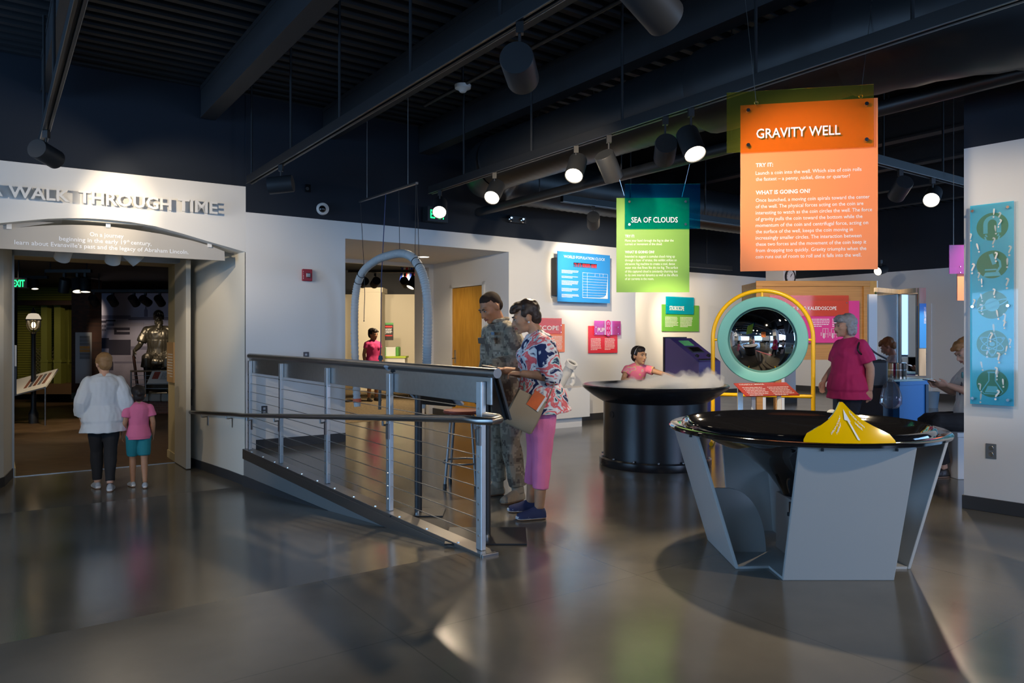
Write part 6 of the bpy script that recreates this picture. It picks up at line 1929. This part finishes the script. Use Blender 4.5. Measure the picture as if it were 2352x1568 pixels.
sw_o.shirt(pm('white_cotton', (.70, .70, .69), .8), .70, -.08, .018, .006, .05, 'white_tee', belly=.05, bust=.085, loose=.018)
sw_o.trousers(pm('black_cotton', (.018, .015, .015), .85), .96, .018, .007, .004, name='black_trousers')
sw_o.shoes(pm('dark_leather', (.02, .015, .012), .4), M_BLACK)
mb = MB(frame(sw_o.M @ Vector((.06, -.155, .985)), sw_o.M.to_3x3() @ Vector((1, -.3, 0)), ZD)); mb.lathe([(0, .012), (.03, .010), (.032, .0), (0, 0)], 18); mb.build('round_badge', pm('teal_badge', (.10, .30, .33), .5), sw_o.t)
ph_ = thing('mobile_phone', 'mobile phone held by the seated woman in white', 'phone', sw_o.M @ Vector((.033, -.45, .925)))
phM = frame(sw_o.M @ Vector((.033, -.45, .925)), sw_o.M.to_3x3() @ Vector((.2, -1, .25)), sw_o.M.to_3x3() @ Vector((1, .2, 0)))
mb = MB(phM); mb.box((-.075, -.036, -.004), (.06, .036, .004)); mb.build('case', M_GLOSSB, ph_, bevel=.003)
mb = MB(phM); mb.box((-.068, -.031, .004 if (phM.to_3x3() @ Vector((0, 0, 1))).z > 0 else -.0052), (.053, .031, .0052 if (phM.to_3x3() @ Vector((0, 0, 1))).z > 0 else -.004)); mb.build('screen', lum('phone_screen', (.7, .8, 1), 1.0), ph_)
sg = thing('sunglasses', 'dark sunglasses hooked on the white t-shirt of the seated woman', 'sunglasses', sw_o.M @ Vector((.05, -.17, .90)))
for k, (dx, dz) in enumerate(((.11, .965), (.085, .875))):
    p = sw_o.M @ Vector((dx, -.195, dz * .93)); mb = MB(frame(p, sw_o.M.to_3x3() @ Vector((1, -.6, .0)), Vector((0, 0, 1)))); mb.ell((0, 0, 0), .030, .026, .008); mb.build('lens', pm('dark_lens', (.02, .006, .01), .08), sg, smooth=True)
mb = MB(); mb.tube([sw_o.M @ Vector((.11, -.20, .90 * .99)), sw_o.M @ Vector((.10, -.205, .86)), sw_o.M @ Vector((.085, -.20, .82))], .006, 6); mb.build('frame', M_BLACK, sg, smooth=True)

# ---- woman and child walking to the gallery door
wj = Person('person', 'woman in pale jacket and black trousers walking away towards the gallery door', (-4.78, 8.62, -.43), radians(212), .90, 1.12, J=dict(
    head=(0, -.05, 1.63), face=(.2, -1, -.12), elL=(.24, .05, 1.15), wrL=(.25, -.06, .92), elR=(-.25, .06, 1.15), wrR=(-.26, -.04, .92),
    knL=(.08, -.10, .5), anL=(.07, -.12, .085), knR=(-.07, .05, .5), anR=(-.06, .16, .10)))
bd = wj.body(SK_PALE, k=.98); wj.face(bd, BROWB, LIPS, IRIS); wj.hair('short', H_AUB, wj.t)
wj.shirt(pm('pale_jacket_cloth', (.62, .66, .70), .75), 1.8, -.34, .03, .010, .10, 'pale_jacket', loose=.02, wide=1.15)
wj.trousers(pm('black_slacks', (.012, .012, .014), .85), .97, .014, .006)
wj.shoes(pm('grey_sneaker', (.35, .38, .42), .6), M_WHITEP)
ch = Person('person', 'child in pink shirt and teal shorts walking beside the woman in pale jacket', (-4.44, 8.75, -.43), radians(215), .675, 1.0, J=dict(
    knL=(.08, -.10, .5), anL=(.08, -.10, .085), knR=(-.08, .05, .5), anR=(-.08, .14, .10), wrL=(.24, -.12, .93)))
bd = ch.body(SK_TAN, k=.92); ch.face(bd, BROWB, LIPS, IRIS); ch.hair('pulled', H_BLACK, ch.t)
ch.shirt(pm('pink_shirt_cloth', (.70, .16, .30), .8), .6, -.12, .014, .005, .06, 'pink_shirt', loose=.012)
ch.trousers(pm('teal_cotton', (.01, .20, .24), .8), .42, .022, .005, name='teal_shorts')
ch.shoes(MATS['grey_sneaker'], M_WHITEP)
# ---- visitor far off in the cream gallery
fp = Person('person', 'distant person in pink top in the cream gallery beyond the hose arch', (-2.95, 15.6, 0), radians(40), .87, 1.05, voxel=.011, J=dict(face=(.3, -1, -.1)))
bd = fp.body(SK_BROWN, k=.98); fp.face(bd, BROWB, LIPS, IRIS); fp.hair('short', H_BLACK, fp.t)
fp.shirt(pm('magenta_jersey', (.62, .04, .17), .8), .4, -.2, .016, .006, .08, 'pink_top', bust=.07)
fp.trousers(pm('dark_shorts', (.03, .03, .05), .85), .5, .016, .006, name='dark_shorts'); fp.shoes(MATS['dark_leather'], M_BLACK)
# ================================================================== the museum gallery beyond the left door
def brick(name, c1, c2, mortar, sc, rough=.8):
    m, N, L = new_mat(name); b = N['Principled BSDF']; b.inputs['Roughness'].default_value = rough
    tc = N.new('ShaderNodeTexCoord'); mp = N.new('ShaderNodeMapping'); mp.inputs['Rotation'].default_value = (pi / 2, 0, 0)
    t = N.new('ShaderNodeTexBrick'); t.inputs['Scale'].default_value = sc; t.inputs['Mortar Size'].default_value = .012
    t.inputs['Color1'].default_value = (*c1, 1); t.inputs['Color2'].default_value = (*c2, 1); t.inputs['Mortar'].default_value = (*mortar, 1)
    L.new(tc.outputs['Object'], mp.inputs[0]); L.new(mp.outputs[0], t.inputs['Vector']); L.new(t.outputs['Color'], b.inputs['Base Color'])
    bp = N.new('ShaderNodeBump'); bp.inputs['Strength'].default_value = .4; bp.inputs['Distance'].default_value = .01; bp.invert = True
    L.new(t.outputs['Fac'], bp.inputs['Height']); L.new(bp.outputs[0], b.inputs['Normal'])
    return m


def face_box(mb, x0, y0, x1, y1, Y, depth=.1, mi=0):
    a, b = at(x0, y1, Y), at(x1, y0, Y)
    mb.box((a.x, Y, a.z), (b.x, Y + depth, b.z), mi)


YM = 18.9
mu = thing('mural', 'large blue grey printed town view mural behind the bronze statue', 'mural', at(310, 900, YM))
m, N, L = new_mat('faded_town_print'); b = N['Principled BSDF']; b.inputs['Roughness'].default_value = .7
tc = N.new('ShaderNodeTexCoord'); n1 = N.new('ShaderNodeTexNoise'); n1.inputs['Scale'].default_value = 1.6; n1.inputs['Detail'].default_value = 8
sx_ = N.new('ShaderNodeSeparateXYZ'); L.new(tc.outputs['Object'], sx_.inputs[0]); L.new(tc.outputs['Object'], n1.inputs['Vector'])
ad = N.new('ShaderNodeMath'); ad.operation = 'MULTIPLY_ADD'; ad.inputs[1].default_value = .30; L.new(sx_.outputs['Z'], ad.inputs[0])
mm = N.new('ShaderNodeMath'); mm.operation = 'MULTIPLY'; mm.inputs[1].default_value = .55; L.new(n1.outputs['Fac'], mm.inputs[0]); L.new(mm.outputs[0], ad.inputs[2])
cr = N.new('ShaderNodeValToRGB'); el = cr.color_ramp.elements
for p, c in ((.5, (.30, .28, .38)),):
    e = el.new(p); e.color = (*c, 1)
el[0].position = .15; el[0].color = (.025, .024, .045, 1); el[-1].position = 1.05; el[-1].color = (.46, .45, .60, 1)
L.new(ad.outputs[0], cr.inputs[0]); L.new(cr.outputs[0], b.inputs['Base Color'])
mb = MB(); face_box(mb, 206, 673, 440, 900, YM, .08); mpn = mb.build('print_panel', m, mu)
M_PALEB = pm('pale_print_ink', (.36, .34, .44), .7); M_DARKB = pm('dark_print_ink', (.035, .033, .06), .7); M_MIDB = pm('mid_print_ink', (.17, .16, .24), .7)
for nm, mt, rs in (('printed_house', M_PALEB, ((222, 742, 244, 762), (244, 739, 262, 766), (262, 744, 290, 752), (297, 741, 330, 749), (332, 743, 360, 748), (268, 758, 300, 762))),
                   ('printed_roof', M_DARKB, ((218, 736, 245, 741), (243, 734, 265, 738), (262, 752, 298, 768), (207, 776, 250, 800), (250, 780, 300, 815), (207, 830, 260, 850))),
                   ('printed_hill', M_MIDB, ((209, 724, 300, 732), (295, 728, 393, 735), (300, 795, 393, 803), (262, 830, 393, 834)))):
    for k, (x0, y0, x1, y1) in enumerate(rs):
        mb = MB(); face_box(mb, x0, y0, x1, y1, YM - .004 - .001 * k, .004); hp_ = mb.build(nm, mt, mpn)
        if nm == 'printed_house' and k < 2:
            mb = MB()
            for i in range(6):
                for j in range(2):
                    xx = x0 + (i + .3) * (x1 - x0) / 6; yy = y0 + 4 + j * 9
                    face_box(mb, xx, yy, xx + (x1 - x0) / 13, yy + 5, YM - .012, .004)
            mb.build('printed_windows', M_DARKB, mpn)
mb = MB()
tw = [(331, 727), (331, 712), (333, 709), (335, 695), (337, 709), (339, 712), (339, 727)]
pp = [at(x, y, YM - .01) for x, y in tw]
mb.prism([(p.x, p.z) for p in pp], -(YM - .006), -(YM - .012), M=Matrix(((1, 0, 0, 0), (0, 0, -1, 0), (0, 1, 0, 0), (0, 0, 0, 1)))); mb.build('printed_tower', M_MIDB, mpn)

bc = thing('brick_pier', 'dark brick pier standing left of the mural', 'pier', at(185, 910, 17.2))
mb = MB(); face_box(mb, 164, 640, 206, 908, 17.2, .5); mb.build('brickwork', brick('dark_brick', (.075, .03, .018), (.04, .02, .015), (.03, .025, .02), 5.5), bc)
mb = MB(); face_box(mb, 164, 902, 206, 916, 17.15, .5); mb.build('plinth', pm('teal_grey_paint', (.06, .10, .11), .6), bc)
tl = thing('timeline_panel', 'tall white information panel with orange rows on the dark brick pier', 'panel', at(189, 820, 17.1))
mb = MB(); face_box(mb, 173, 763, 206, 880, 17.12, .085); tb = mb.build('white_board', pm('pale_grey_board', (.42, .43, .45), .5), tl)
for i in range(7):
    y_ = 771 + i * 7.8
    mb = MB(); face_box(mb, 183, y_, 205, y_ + 6.4, 17.10, .02); mb.build('row_plate', pm('orange_row', (.60, .28, .06), .6) if i in (3, 4) else pm('grey_row', (.20, .20, .21), .6), tb)

hf = thing('house_facade', 'yellow green wooden house front with porch columns in the dark gallery', 'facade', at(105, 890, 20.5))
M_SIDING = ramp_tex('green_siding', 'Wave', [(.0, (.06, .06, .006)), (.2, (.22, .21, .02)), (1, (.27, .26, .03))], .7, (1, 1, 1), bands_direction='Z')
M_SIDING.node_tree.nodes['Wave Texture'].inputs['Scale'].default_value = 4.6
M_GREENW = pm('olive_green_paint', (.20, .21, .035), .55)
mb = MB(); face_box(mb, 40, 640, 164, 905, 21.0, .1); mb.build('siding_wall', M_SIDING, hf)
for x0, x1 in ((94, 108), (124, 139), (143, 158)):
    Yc = 20.3 if x0 < 140 else 20.8
    mb = MB(); face_box(mb, x0, 700, x1, 828, Yc, .2); c_ = mb.build('column', M_GREENW, hf)
    mb = MB(); face_box(mb, x0 - 2, 826, x1 + 2, 832, Yc - .03, .26); face_box(mb, x0 - 1, 832, x1 + 1, 885, Yc - .02, .24); mb.build('column_base', M_GREENW, c_)
    mb = MB(); face_box(mb, x0 - 3, 694, x1 + 3, 702, Yc - .03, .26); mb.build('column_cap', M_GREENW, c_)
for x0, x1 in ((80, 94), (110, 123)):
    mb = MB(); a, b = at(x0, 865, 20.6), at(x1, 795, 20.6)
    n_ = 9
    for i in range(-n_, n_):
        for sg_ in (1, -1):
            w_ = b.x - a.x; h_ = b.z - a.z; st = h_ / n_
            z0 = a.z + i * st; p, q = (Vector((a.x, 20.6, z0)), Vector((b.x, 20.6, z0 + w_))) if sg_ > 0 else (Vector((b.x, 20.6, z0)), Vector((a.x, 20.6, z0 + w_)))
            if p.z >= a.z and q.z <= b.z: mb.cyl(p, q, .008, seg=4)
    mb.build('lattice', pm('tan_lattice', (.26, .21, .10), .7), hf)
mb = MB(); face_box(mb, 141, 745, 161, 880, 20.9, .06); mb.build('red_door', pm('dark_red_door', (.09, .018, .01), .5), hf)
mb = MB(); face_box(mb, 40, 690, 164, 700, 19.9, 1.0); mb.build('porch_roof', pm('dark_brown_roof', (.04, .02, .012), .7), hf)
mb = MB(); face_box(mb, 60, 882, 164, 905, 20.0, 1.0); mb.build('porch_floor', pm('brown_porch', (.13, .07, .025), .6), hf)

YL = 15.3
sl_ = thing('street_lamp', 'old fashioned lit gas lamp on black post in the left gallery', 'street lamp', at(78, 930, YL))
lp = at(77, 745, YL); x_, z_ = lp.x, lp.z
LM = Matrix.Translation((x_, YL, 0))
fz = at(0, 930, YL).z
mb = MB(LM); mb.lathe([(.09, RAMP_Z), (.09, RAMP_Z + .2), (.05, RAMP_Z + .3), (.04, at(0, 770, YL).z), (.055, at(0, 766, YL).z), (.02, at(0, 762, YL).z)], 14); mb.build('post', M_BLACK, sl_, smooth=True)
zt_, zb_2 = at(0, 733, YL).z, at(0, 757, YL).z
mb = MB(LM); mb.lathe([(.05, zb_2), (.10, zb_2 + .05), (.118, zt_)], 18, close=False); mb.build('glass', acrylic('lamp_glass', (1, .92, .8), .04), sl_, smooth=True)
mb = MB(LM); mb.lathe([(.14, zt_ - .02), (.13, zt_ + .03), (.125, zt_ + .05), (.09, zt_ + .11), (.03, zt_ + .13), (0, zt_ + .13)], 20); mb.build('white_cap', lum('milk_glass', (1, .85, .65), .55), sl_, smooth=True)
mb = MB(LM); mb.lathe([(.05, zt_ + .12), (.04, zt_ + .17), (.01, zt_ + .25), (0, zt_ + .26)], 12); mb.lathe([(.12, zt_ - .03), (.15, zt_ - .02), (.15, zt_ + .0), (.12, zt_)], 20, close=True); mb.build('black_finial', M_BLACK, sl_, smooth=True)
for k in range(4):
    a = k * pi / 2 + .6; c, s = cos(a), sin(a)
    mb = MB(LM); mb.tube([(.03 * c, .03 * s, zb_2 - .07), (.09 * c, .09 * s, zb_2), (.12 * c, .12 * s, zb_2 + .07), (.122 * c, .122 * s, zt_)], .008, 5); mb.build('cage_bar', M_BLACK, sl_)
mb = MB(LM); mb.ell((0, 0, (zt_ + zb_2) / 2 - .01), .04, .04, .065); mb.build('bulb', lum('warm_bulb', (1, .72, .38), 7), sl_, smooth=True)

# bronze seated blacksmith
M_BRONZE = pm('dark_bronze', (.055, .05, .040), .33, metal=.7, bump=.25, bscale=18, var=.3, vscale=8)
stt = Person('bronze_statue', 'big bronze statue of a seated bearded man in apron holding a hammer', (at(365, 900, 17.9).x, 17.9, .05), radians(22), 1.36, 1.18, cat='statue', voxel=.014, J=dict(
    pelvis=(0, .02, .58), chest=(0, .0, .93), neck=(0, -.02, 1.16), head=(.0, -.06, 1.305), face=(.12, -1, -.05),
    shL=(.20, .0, 1.09), elL=(.27, -.10, .84), wrL=(.18, -.36, .72), hdL=(-.2, -1, -.3), pnL=(-.2, .2, -1),
    shR=(-.20, .0, 1.09), elR=(-.30, -.05, .82), wrR=(-.37, -.28, .72), hdR=(-.05, -.5, -.9), pnR=(.5, .2, -.2), curl=.5,
    hipL=(.10, -.05, .56), knL=(.17, -.48, .60), anL=(.18, -.42, .09), hipR=(-.10, -.05, .56), knR=(-.15, -.46, .60), anR=(-.16, -.40, .09)))
bd = stt.body(M_BRONZE, k=1.36 * 1.02, jaw=1.1, nose=1.1)
stt.hk = 1.36 * 1.02
stt.hair('short', M_BRONZE, stt.t)
c, r, f, u = stt.headframe(); k = stt.hk
mb = MB(); H = Matrix((r, f, u)).transposed().to_4x4()
for dx, dy, dz, a, bb, cc in ((0, .075, -.10, .05, .04, .06), (0, .085, -.16, .042, .035, .06), (-.03, .07, -.19, .03, .03, .06), (.03, .07, -.20, .03, .03, .06), (0, .08, -.24, .025, .025, .05), (-.045, .04, -.08, .025, .04, .05), (.045, .04, -.08, .025, .04, .05)):
    mb.ell(c + (r * dx + f * dy + u * dz) * k, a * k, bb * k, cc * k, H)
remeshed(mb, 'beard', M_BRONZE, stt.t, .010, 2, .012, 22)
stt.shirt(M_BRONZE, .8, -.05, .02, .012, .05, 'shirt', loose=.02)
mb = MB(); stt.torso(mb, .032, -.06, .60, 10)
for sd in 'LR':
    stt.leg(mb, sd, .04, 1.5, .02)
mb.ell(stt.M @ (Vector((0, -.40, .52)) * 1.36), .24, .2, .14)
remeshed(mb, 'apron', M_BRONZE, stt.t, .014, 3, .022, 7, (1.6, 1, .4))
hm = thing('bronze_hammer', 'bronze sledgehammer standing under the hand of the seated statue', 'hammer', stt.M @ (Vector((-.38, -.40, 0)) * 1.36))
p = stt.M @ (Vector((-.375, -.325, .64)) * 1.36)
q = Vector((p.x + .10, p.y, .12))
mb = MB(); mb.cyl(p, q, .03, .034, 12); mb.build('handle', pm('brown_bronze', (.12, .05, .03), .4, metal=.6), hm, smooth=True)
mb = MB(); mb.cyl(q + Vector((-.16, 0, .0)), q + Vector((.16, 0, .02)), .065, .07, 12); mb.build('hammer_head', M_BRONZE, hm, smooth=True)
mb = MB(stt.M); mb.box((-.30, -.12, 0), (.30, .42, .56)); mb.build('seat_block', M_BRONZE, stt.t, bevel=.03)
pe = thing('statue_pedestal', 'low brick pedestal with white stone ledge carrying the bronze statue', 'pedestal', at(370, 950, 17.3))
mb = MB(); face_box(mb, 312, 922, 470, 951, 17.25, 1.5); mb.build('brick_base', brick('red_brick', (.28, .11, .07), (.20, .09, .06), (.30, .27, .22), 4.2), pe)
xs = [310, 341, 369, 398, 430, 472]
for a, b in zip(xs, xs[1:]):
    mb = MB(); face_box(mb, a + .4, 904, b - .4, 922, 17.15, 1.6); mb.build('ledge_stone', pm('pale_limestone', (.44, .43, .38), .85, bump=.4, bscale=20), pe, bevel=.03)
# guard rail with its sign in front of the statue
gr = thing('guard_rail', 'thin cable guard rail in front of the bronze statue', 'railing', at(345, 930, 16.9))
YG = 17.0
mb = MB(); a, b = at(300, 852, YG), at(440, 852, YG); mb.cyl(a, b, .022, seg=8); mb.build('top_rail', M_STEEL, gr, smooth=True)
for x in (301, 334, 400):
    a = at(x, 852, YG); mb = MB(); mb.cyl((a.x, YG, at(0, 903, YG + .3).z - .05), a, .018, seg=8); mb.build('post', M_STEELD, gr, smooth=True)
for i in range(4):
    z = at(0, 862 + i * 10, YG).z; mb = MB(); mb.cyl((at(300, 0, YG).x, YG, z), (at(440, 0, YG).x, YG, z), .006, seg=5); mb.build('cable', M_STEEL, gr)
gs_ = thing('rail_sign', 'white tilted sign with small red picture fixed before the statue railing', 'sign', at(365, 868, 16.7))
A, B, C_ = at(343, 852, 16.9), at(400, 852, 16.9), at(337, 880, 16.65)
sM = frame(C_, B - A, A - C_); w_ = (B - A).length + .06; h_ = (A - C_).length
mb = MB(sM); mb.box((0, 0, -.02), (w_, h_, 0)); gp = mb.build('sign_board', M_WHITEP, gs_)
mb = MB(sM); mb.box((.07, h_ * .35, 0), (.21, h_ * .92, .004)); mb.build('red_picture', pm('red_picture_print', (.40, .08, .06), .6, var=.6, vscale=20), gp)
mb = MB(sM @ Matrix.Translation((0, 0, .003))); greek(mb, Matrix.Identity(4), .26, .55, h_ * .8, 6, .035, .012, rnd); mb.build('print', M_DARKB, gp)
# lectern at the lower left of the gallery
le = thing('gallery_lectern', 'tilted picture lectern on thin steel legs at the far left', 'sign stand', at(80, 976, 14.97))
A, B, C_ = at(30, 863, 15.5), at(86, 865, 15.4), at(46, 903, 14.95)
A2 = at(104, 888, 14.95)
lM_ = frame(C_ + (C_ - A2), A2 - C_, B - A2); w_ = (A2 - C_).length * 2; h_ = (B - A2).length
mb = MB(lM_); mb.box((0, 0, -.03), (w_, h_, 0)); lb_ = mb.build('board', pm('pale_board', (.50, .48, .43), .5), le)
mb = MB(lM_)
for i in range(5):
    mb.box((w_ * (.5 + .09 * i), h_ * .25, 0), (w_ * (.56 + .09 * i), h_ * .85, .004), i % 2)
mb.build('pictures', [pm('brown_picture', (.14, .05, .025), .6, var=.5, vscale=20), pm('grey_picture', (.08, .08, .09), .6)], lb_)
for p in (A2, C_ + (C_ - A2) * .9):
    mb = MB(); mb.cyl((p.x, p.y, RAMP_Z), p, .018, seg=8); mb.build('leg', M_STEEL, le, smooth=True)
exl = thing('exit_sign', 'green lit exit sign half hidden by the left jamb of the gallery door', 'exit sign', at(46, 650, 13.6))
mb = MB(); face_box(mb, 24, 638, 62, 661, 13.6, .08); mb.build('case', M_BLACK, exl)
mb = MB(); p = at(43, 638, 13.64); mb.cyl(p, Vector((p.x, p.y, 2.8)), .012, seg=6); mb.build('hanger_rod', M_BLACK, exl)
mb = MB(frame(at(29, 658, 13.59), (1, 0, 0), ZD)); put_text(mb, 'EXIT', Matrix.Identity(4), .13, .22, bold=.03); mb.build('green_letters', MATS['exit_green'], exl)
for nm, x0, x1, y, Y, lab in (('lighting_track', 105, 210, 626, 14.0, 'black lighting track with three glowing spots inside the left gallery'), ('lighting_track', 205, 430, 671, 16.4, 'black lighting track before the mural with five dark spots'), ('lighting_track', 44, 110, 640, 15.6, 'black lighting track at the left edge of the gallery door')):
    a, b = at(x0, y, Y), at(x1, y, Y); t = thing(nm, lab, 'lighting track', a.lerp(b, .5))
    mb = MB(); mb.box((a.x, Y - .03, a.z), (b.x, Y + .03, a.z + .06)); mb.build('channel', M_BLACK, t)
    for f_ in (.1, .9):
        p = a.lerp(b, f_); mb = MB(); mb.cyl((p.x, Y, p.z + .05), (p.x, Y, 2.80), .01, seg=6); mb.build('hanger_rod', M_BLACK, t)
GA = pm('black_gallery_housing', (.012, .012, .013), .5)
for x, tx, lab, wt in ((148, (-9.4, 14.8, -.4), 'left of three glowing spots inside the left gallery', 160), (178, (-7.6, 13.2, -.4), 'middle of three glowing spots inside the left gallery', 0), (196, (-7.9, 13.6, -.4), 'right of three glowing spots inside the left gallery', 90)):
    p = at(x, 627, 14.0); spot(p, tx, lab, r=.095, L_=.26, housing=GA, glow=M_GLOWD, watts=wt, cone=52, stem=.15)
for x, tx, lab, wt in ((216, (-9.6, 18.9, .4), 'first dark spot from the left before the mural', 60), (259, (-9.1, 18.9, .5), 'second dark spot from the left before the mural', 60), (308, (-8.3, 17.8, 1.0), 'third dark spot from the left before the mural', 110), (334, (-7.6, 18.2, 1.2), 'fourth dark spot from the left before the mural', 0), (367, (-7.9, 17.8, 1.3), 'fifth dark spot from the left before the mural', 110)):
    p = at(x, 672, 16.4); spot(p, tx, lab, r=.09, L_=.24, housing=GA, glow=M_GLOWD, watts=wt, cone=60, stem=.10)
spot(at(80, 640, 15.6), (-9.6, 15.0, -.4), 'small glowing spot at the far left of the gallery beside the exit sign', r=.07, L_=.2, housing=GA, glow=M_GLOWD, watts=50, cone=52, stem=.06)
for p, tx, wt in ((Vector((-10.3, 17.8, 2.5)), (-12.6, 20.8, .6), 75), (Vector((-11.5, 17.5, 2.5)), (-13.2, 20.6, 0), 50)):
    unseen_spot(p, tx, wt, 60)
# signs on the door reveals
for uu, v0, v1, nm, lab, za, zb__, mats in ((.246, 11.42, 11.9, 'reveal_sign', 'white and charcoal sign on the left side of the gallery door opening', .66, 1.25, None), (2.152, 11.42, 11.9, 'reveal_sign', 'tan printed sign on the right side of the gallery door opening', .70, 1.28, None)):
    o = thing(nm, lab, 'sign', W(uu, 11.6, 1))
    s = 1 if uu < 1 else -1
    if s > 0:
        mb = MB(); mb.wbox(uu, uu + .02, v0, v1, .98, 1.25); mb.build('white_half', M_WHITEP, o)
        mb = MB(); mb.wbox(uu, uu + .02, v0, v1, .60, .98); mb.build('charcoal_half', M_BASE, o)
    else:
        mb = MB(); mb.wbox(uu - .02, uu, v0, v1, .70, 1.28); bp2 = mb.build('tan_board', pm('tan_board', (.48, .30, .14), .6), o)
        mb = MB(); greek(mb, frame(W(uu - .022, v0, .7), VD, ZD), .05, .43, .40, 9, .04, .014, rnd); mb.build('print', M_WTEXT, bp2)

# ================================================================== the cream gallery beyond the recess
YP = 19.6
po = thing('wall_poster', 'black poster with red bands and green top beside the cream column', 'poster', at(890, 760, YP))
mb = MB(); face_box(mb, 866, 741, 903, 781, YP, .04); pb_ = mb.build('black_board', pm('black_poster', (.02, .015, .015), .5), po)
mb = MB(); face_box(mb, 866, 741, 903, 745.5, YP - .01, .02); mb.build('green_band', pm('green_band', (.08, .30, .08), .5), pb_)
mb = MB(); face_box(mb, 868, 748, 901, 752, YP - .01, .02); mb.build('red_title', pm('red_band', (.55, .03, .03), .5), pb_)
mb = MB(); face_box(mb, 868, 769, 901, 772, YP - .01, .02); mb.build('red_stripe', MATS['red_band'], pb_)
mb = MB(frame(at(868, 766, YP - .012), (1, 0, 0), ZD)); greek(mb, Matrix.Identity(4), 0, .38, .12, 6, .026, .014, rnd); mb.build('print', M_WTEXT, pb_)
ct = thing('white_cabinet', 'white cabinet with lime green top in the cream gallery', 'cabinet', at(905, 880, 20.0))
mb = MB(); face_box(mb, 878, 822, 930, 889, 20.0, .5); mb.build('cabinet_body', M_WHITEP, ct)
mb = MB(); face_box(mb, 876, 818, 932, 822, 19.97, .56); mb.build('lime_top', pm('lime_green', (.45, .60, .05), .5), ct)
dv = thing('green_display', 'small white display with green round ends on the lime topped cabinet', 'display', at(897, 818, 20.2))
a, b = at(884, 818, 20.2), at(912, 797, 20.2)
mb = MB(); mb.box((a.x, 20.2, a.z), (b.x, 20.5, b.z)); mb.build('white_board', M_WHITEP, dv)
for x0, x1 in ((879, 886), (909, 916)):
    p, q = at(x0, 818, 20.2), at(x1, 796, 20.2)
    mb = MB(); mb.box((p.x, 20.15, p.z), (q.x, 20.55, q.z)); mb.build('green_end', pm('grass_green', (.10, .36, .06), .5), dv, bevel=.03)
YF = 16.2
fg = thing('flag', 'blue white and red striped flag hanging in the cream gallery', 'flag', at(932, 630, YF))
for i, c in enumerate(((.02, .06, .42), (.72, .70, .68), (.55, .02, .03), (.72, .70, .68), (.02, .06, .42))):
    x0 = 919 + i * 5.2
    a, b, c2, d2 = at(x0 + 3, 614, YF), at(x0 + 8.2, 614.5, YF), at(x0 + 4, 644.5, YF), at(x0 - 1.2, 644, YF)
    mb = MB(); dy = Vector((0, .012 + .02 * sin(i), 0)); mb.loft([[a, b, b + dy, a + dy], [d2, c2, c2 + dy, d2 + dy]]); mb.build('stripe', pm('flag_%s' % ('blue', 'white', 'red', 'white', 'blue')[i], c, .8), fg)
fr = thing('flag', 'red flag hanging just right of the striped flag', 'flag', at(952, 635, YF))
mb = MB(); a, b, c2, d2 = at(948, 618, YF), at(962, 618, YF), at(960, 646, YF), at(944, 644, YF); dy = Vector((0, .015, 0)); mb.loft([[a, b, b + dy, a + dy], [d2, c2, c2 + dy, d2 + dy]]); mb.build('red_cloth', pm('flag_red', (.55, .02, .03), .8), fr)
t = thing('lighting_track', 'black lighting track inside the cream gallery', 'lighting track', at(880, 622, 15.6))
a, b = at(800, 626, 15.6), at(1000, 626, 15.6); mb = MB(); mb.box((a.x, 15.57, a.z), (b.x, 15.63, a.z + .06)); mb.build('channel', M_BLACK, t)
for f_ in (.2, .7):
    p = a.lerp(b, f_); mb = MB(); mb.cyl((p.x, 15.6, p.z + .05), (p.x, 15.6, 3.35), .01, seg=6); mb.build('hanger_rod', M_BLACK, t)
for x, tx, lab, wt in ((862, (-5.2, 21, 1.0), 'glowing spot above the cream column inside the hose arch', 260), (835, (-5.6, 21, 1.4), 'glowing spot near the left leg of the hose inside the arch', 0), (930, (-2.2, 21.6, 1.0), 'dark spot in front of the striped flag', 300), (948, (-3.2, 14.5, .0), 'glowing spot in front of the red flag', 200)):
    spot(at(x, 627, 15.6), tx, lab, r=.09, L_=.26, housing=GA, glow=M_GLOWD, watts=wt, cone=90, stem=.12)
unseen_spot((-2.3, 18.5, 2.9), (-2.9, 21.8, 1.0), 160, 80)
unseen_spot((-4.6, 18.0, 2.9), (-4.9, 21.8, 1.0), 160, 80)
unseen_spot(W(5.0, 10.6, 2.6), W(4.6, 10.8, 0), 70, 110)

for f_, xx in ((fg, (921, 944)), (fr, (950, 960))):
    for x in xx:
        p = at(x, 616, YF + .01); mb = MB(); mb.cyl(p, Vector((p.x, p.y, 3.36)), .006, seg=5); mb.build('hanging_cord', M_CORD, f_)
# small things far off on the right
p = at(2138, 935, 14.2); p.z = 0
wb = thing('waste_bin', 'small grey waste bin on the floor by the far right wall', 'bin', p)
mb = MB(Matrix.Translation(p)); mb.lathe([(0, 0), (.12, 0), (.15, .30), (.155, .31), (.14, .31), (.115, .02), (0, .02)], 20); mb.build('bin_shell', pm('blue_grey_plastic', (.16, .22, .28), .4), wb, smooth=True)
p = on_u(2127, 822, 16.885); v_ = v_on(2127, 16.9)
d = thing('door_3', None, None, W(16.9, v_, 0)); d['kind'] = 'structure'
mb = MB(); mb.wbox(16.88, 16.9, v_ - .12, v_ + .85, .01, 2.1); mb.build('door_leaf', M_WHITE, d)
mb = MB(); mb.tube([p + ZD * .09, p + ZD * .08 - UD * .05, p - ZD * .08 - UD * .05, p - ZD * .09], .012, 8); mb.build('pull_handle', M_BLACK, d, smooth=True)
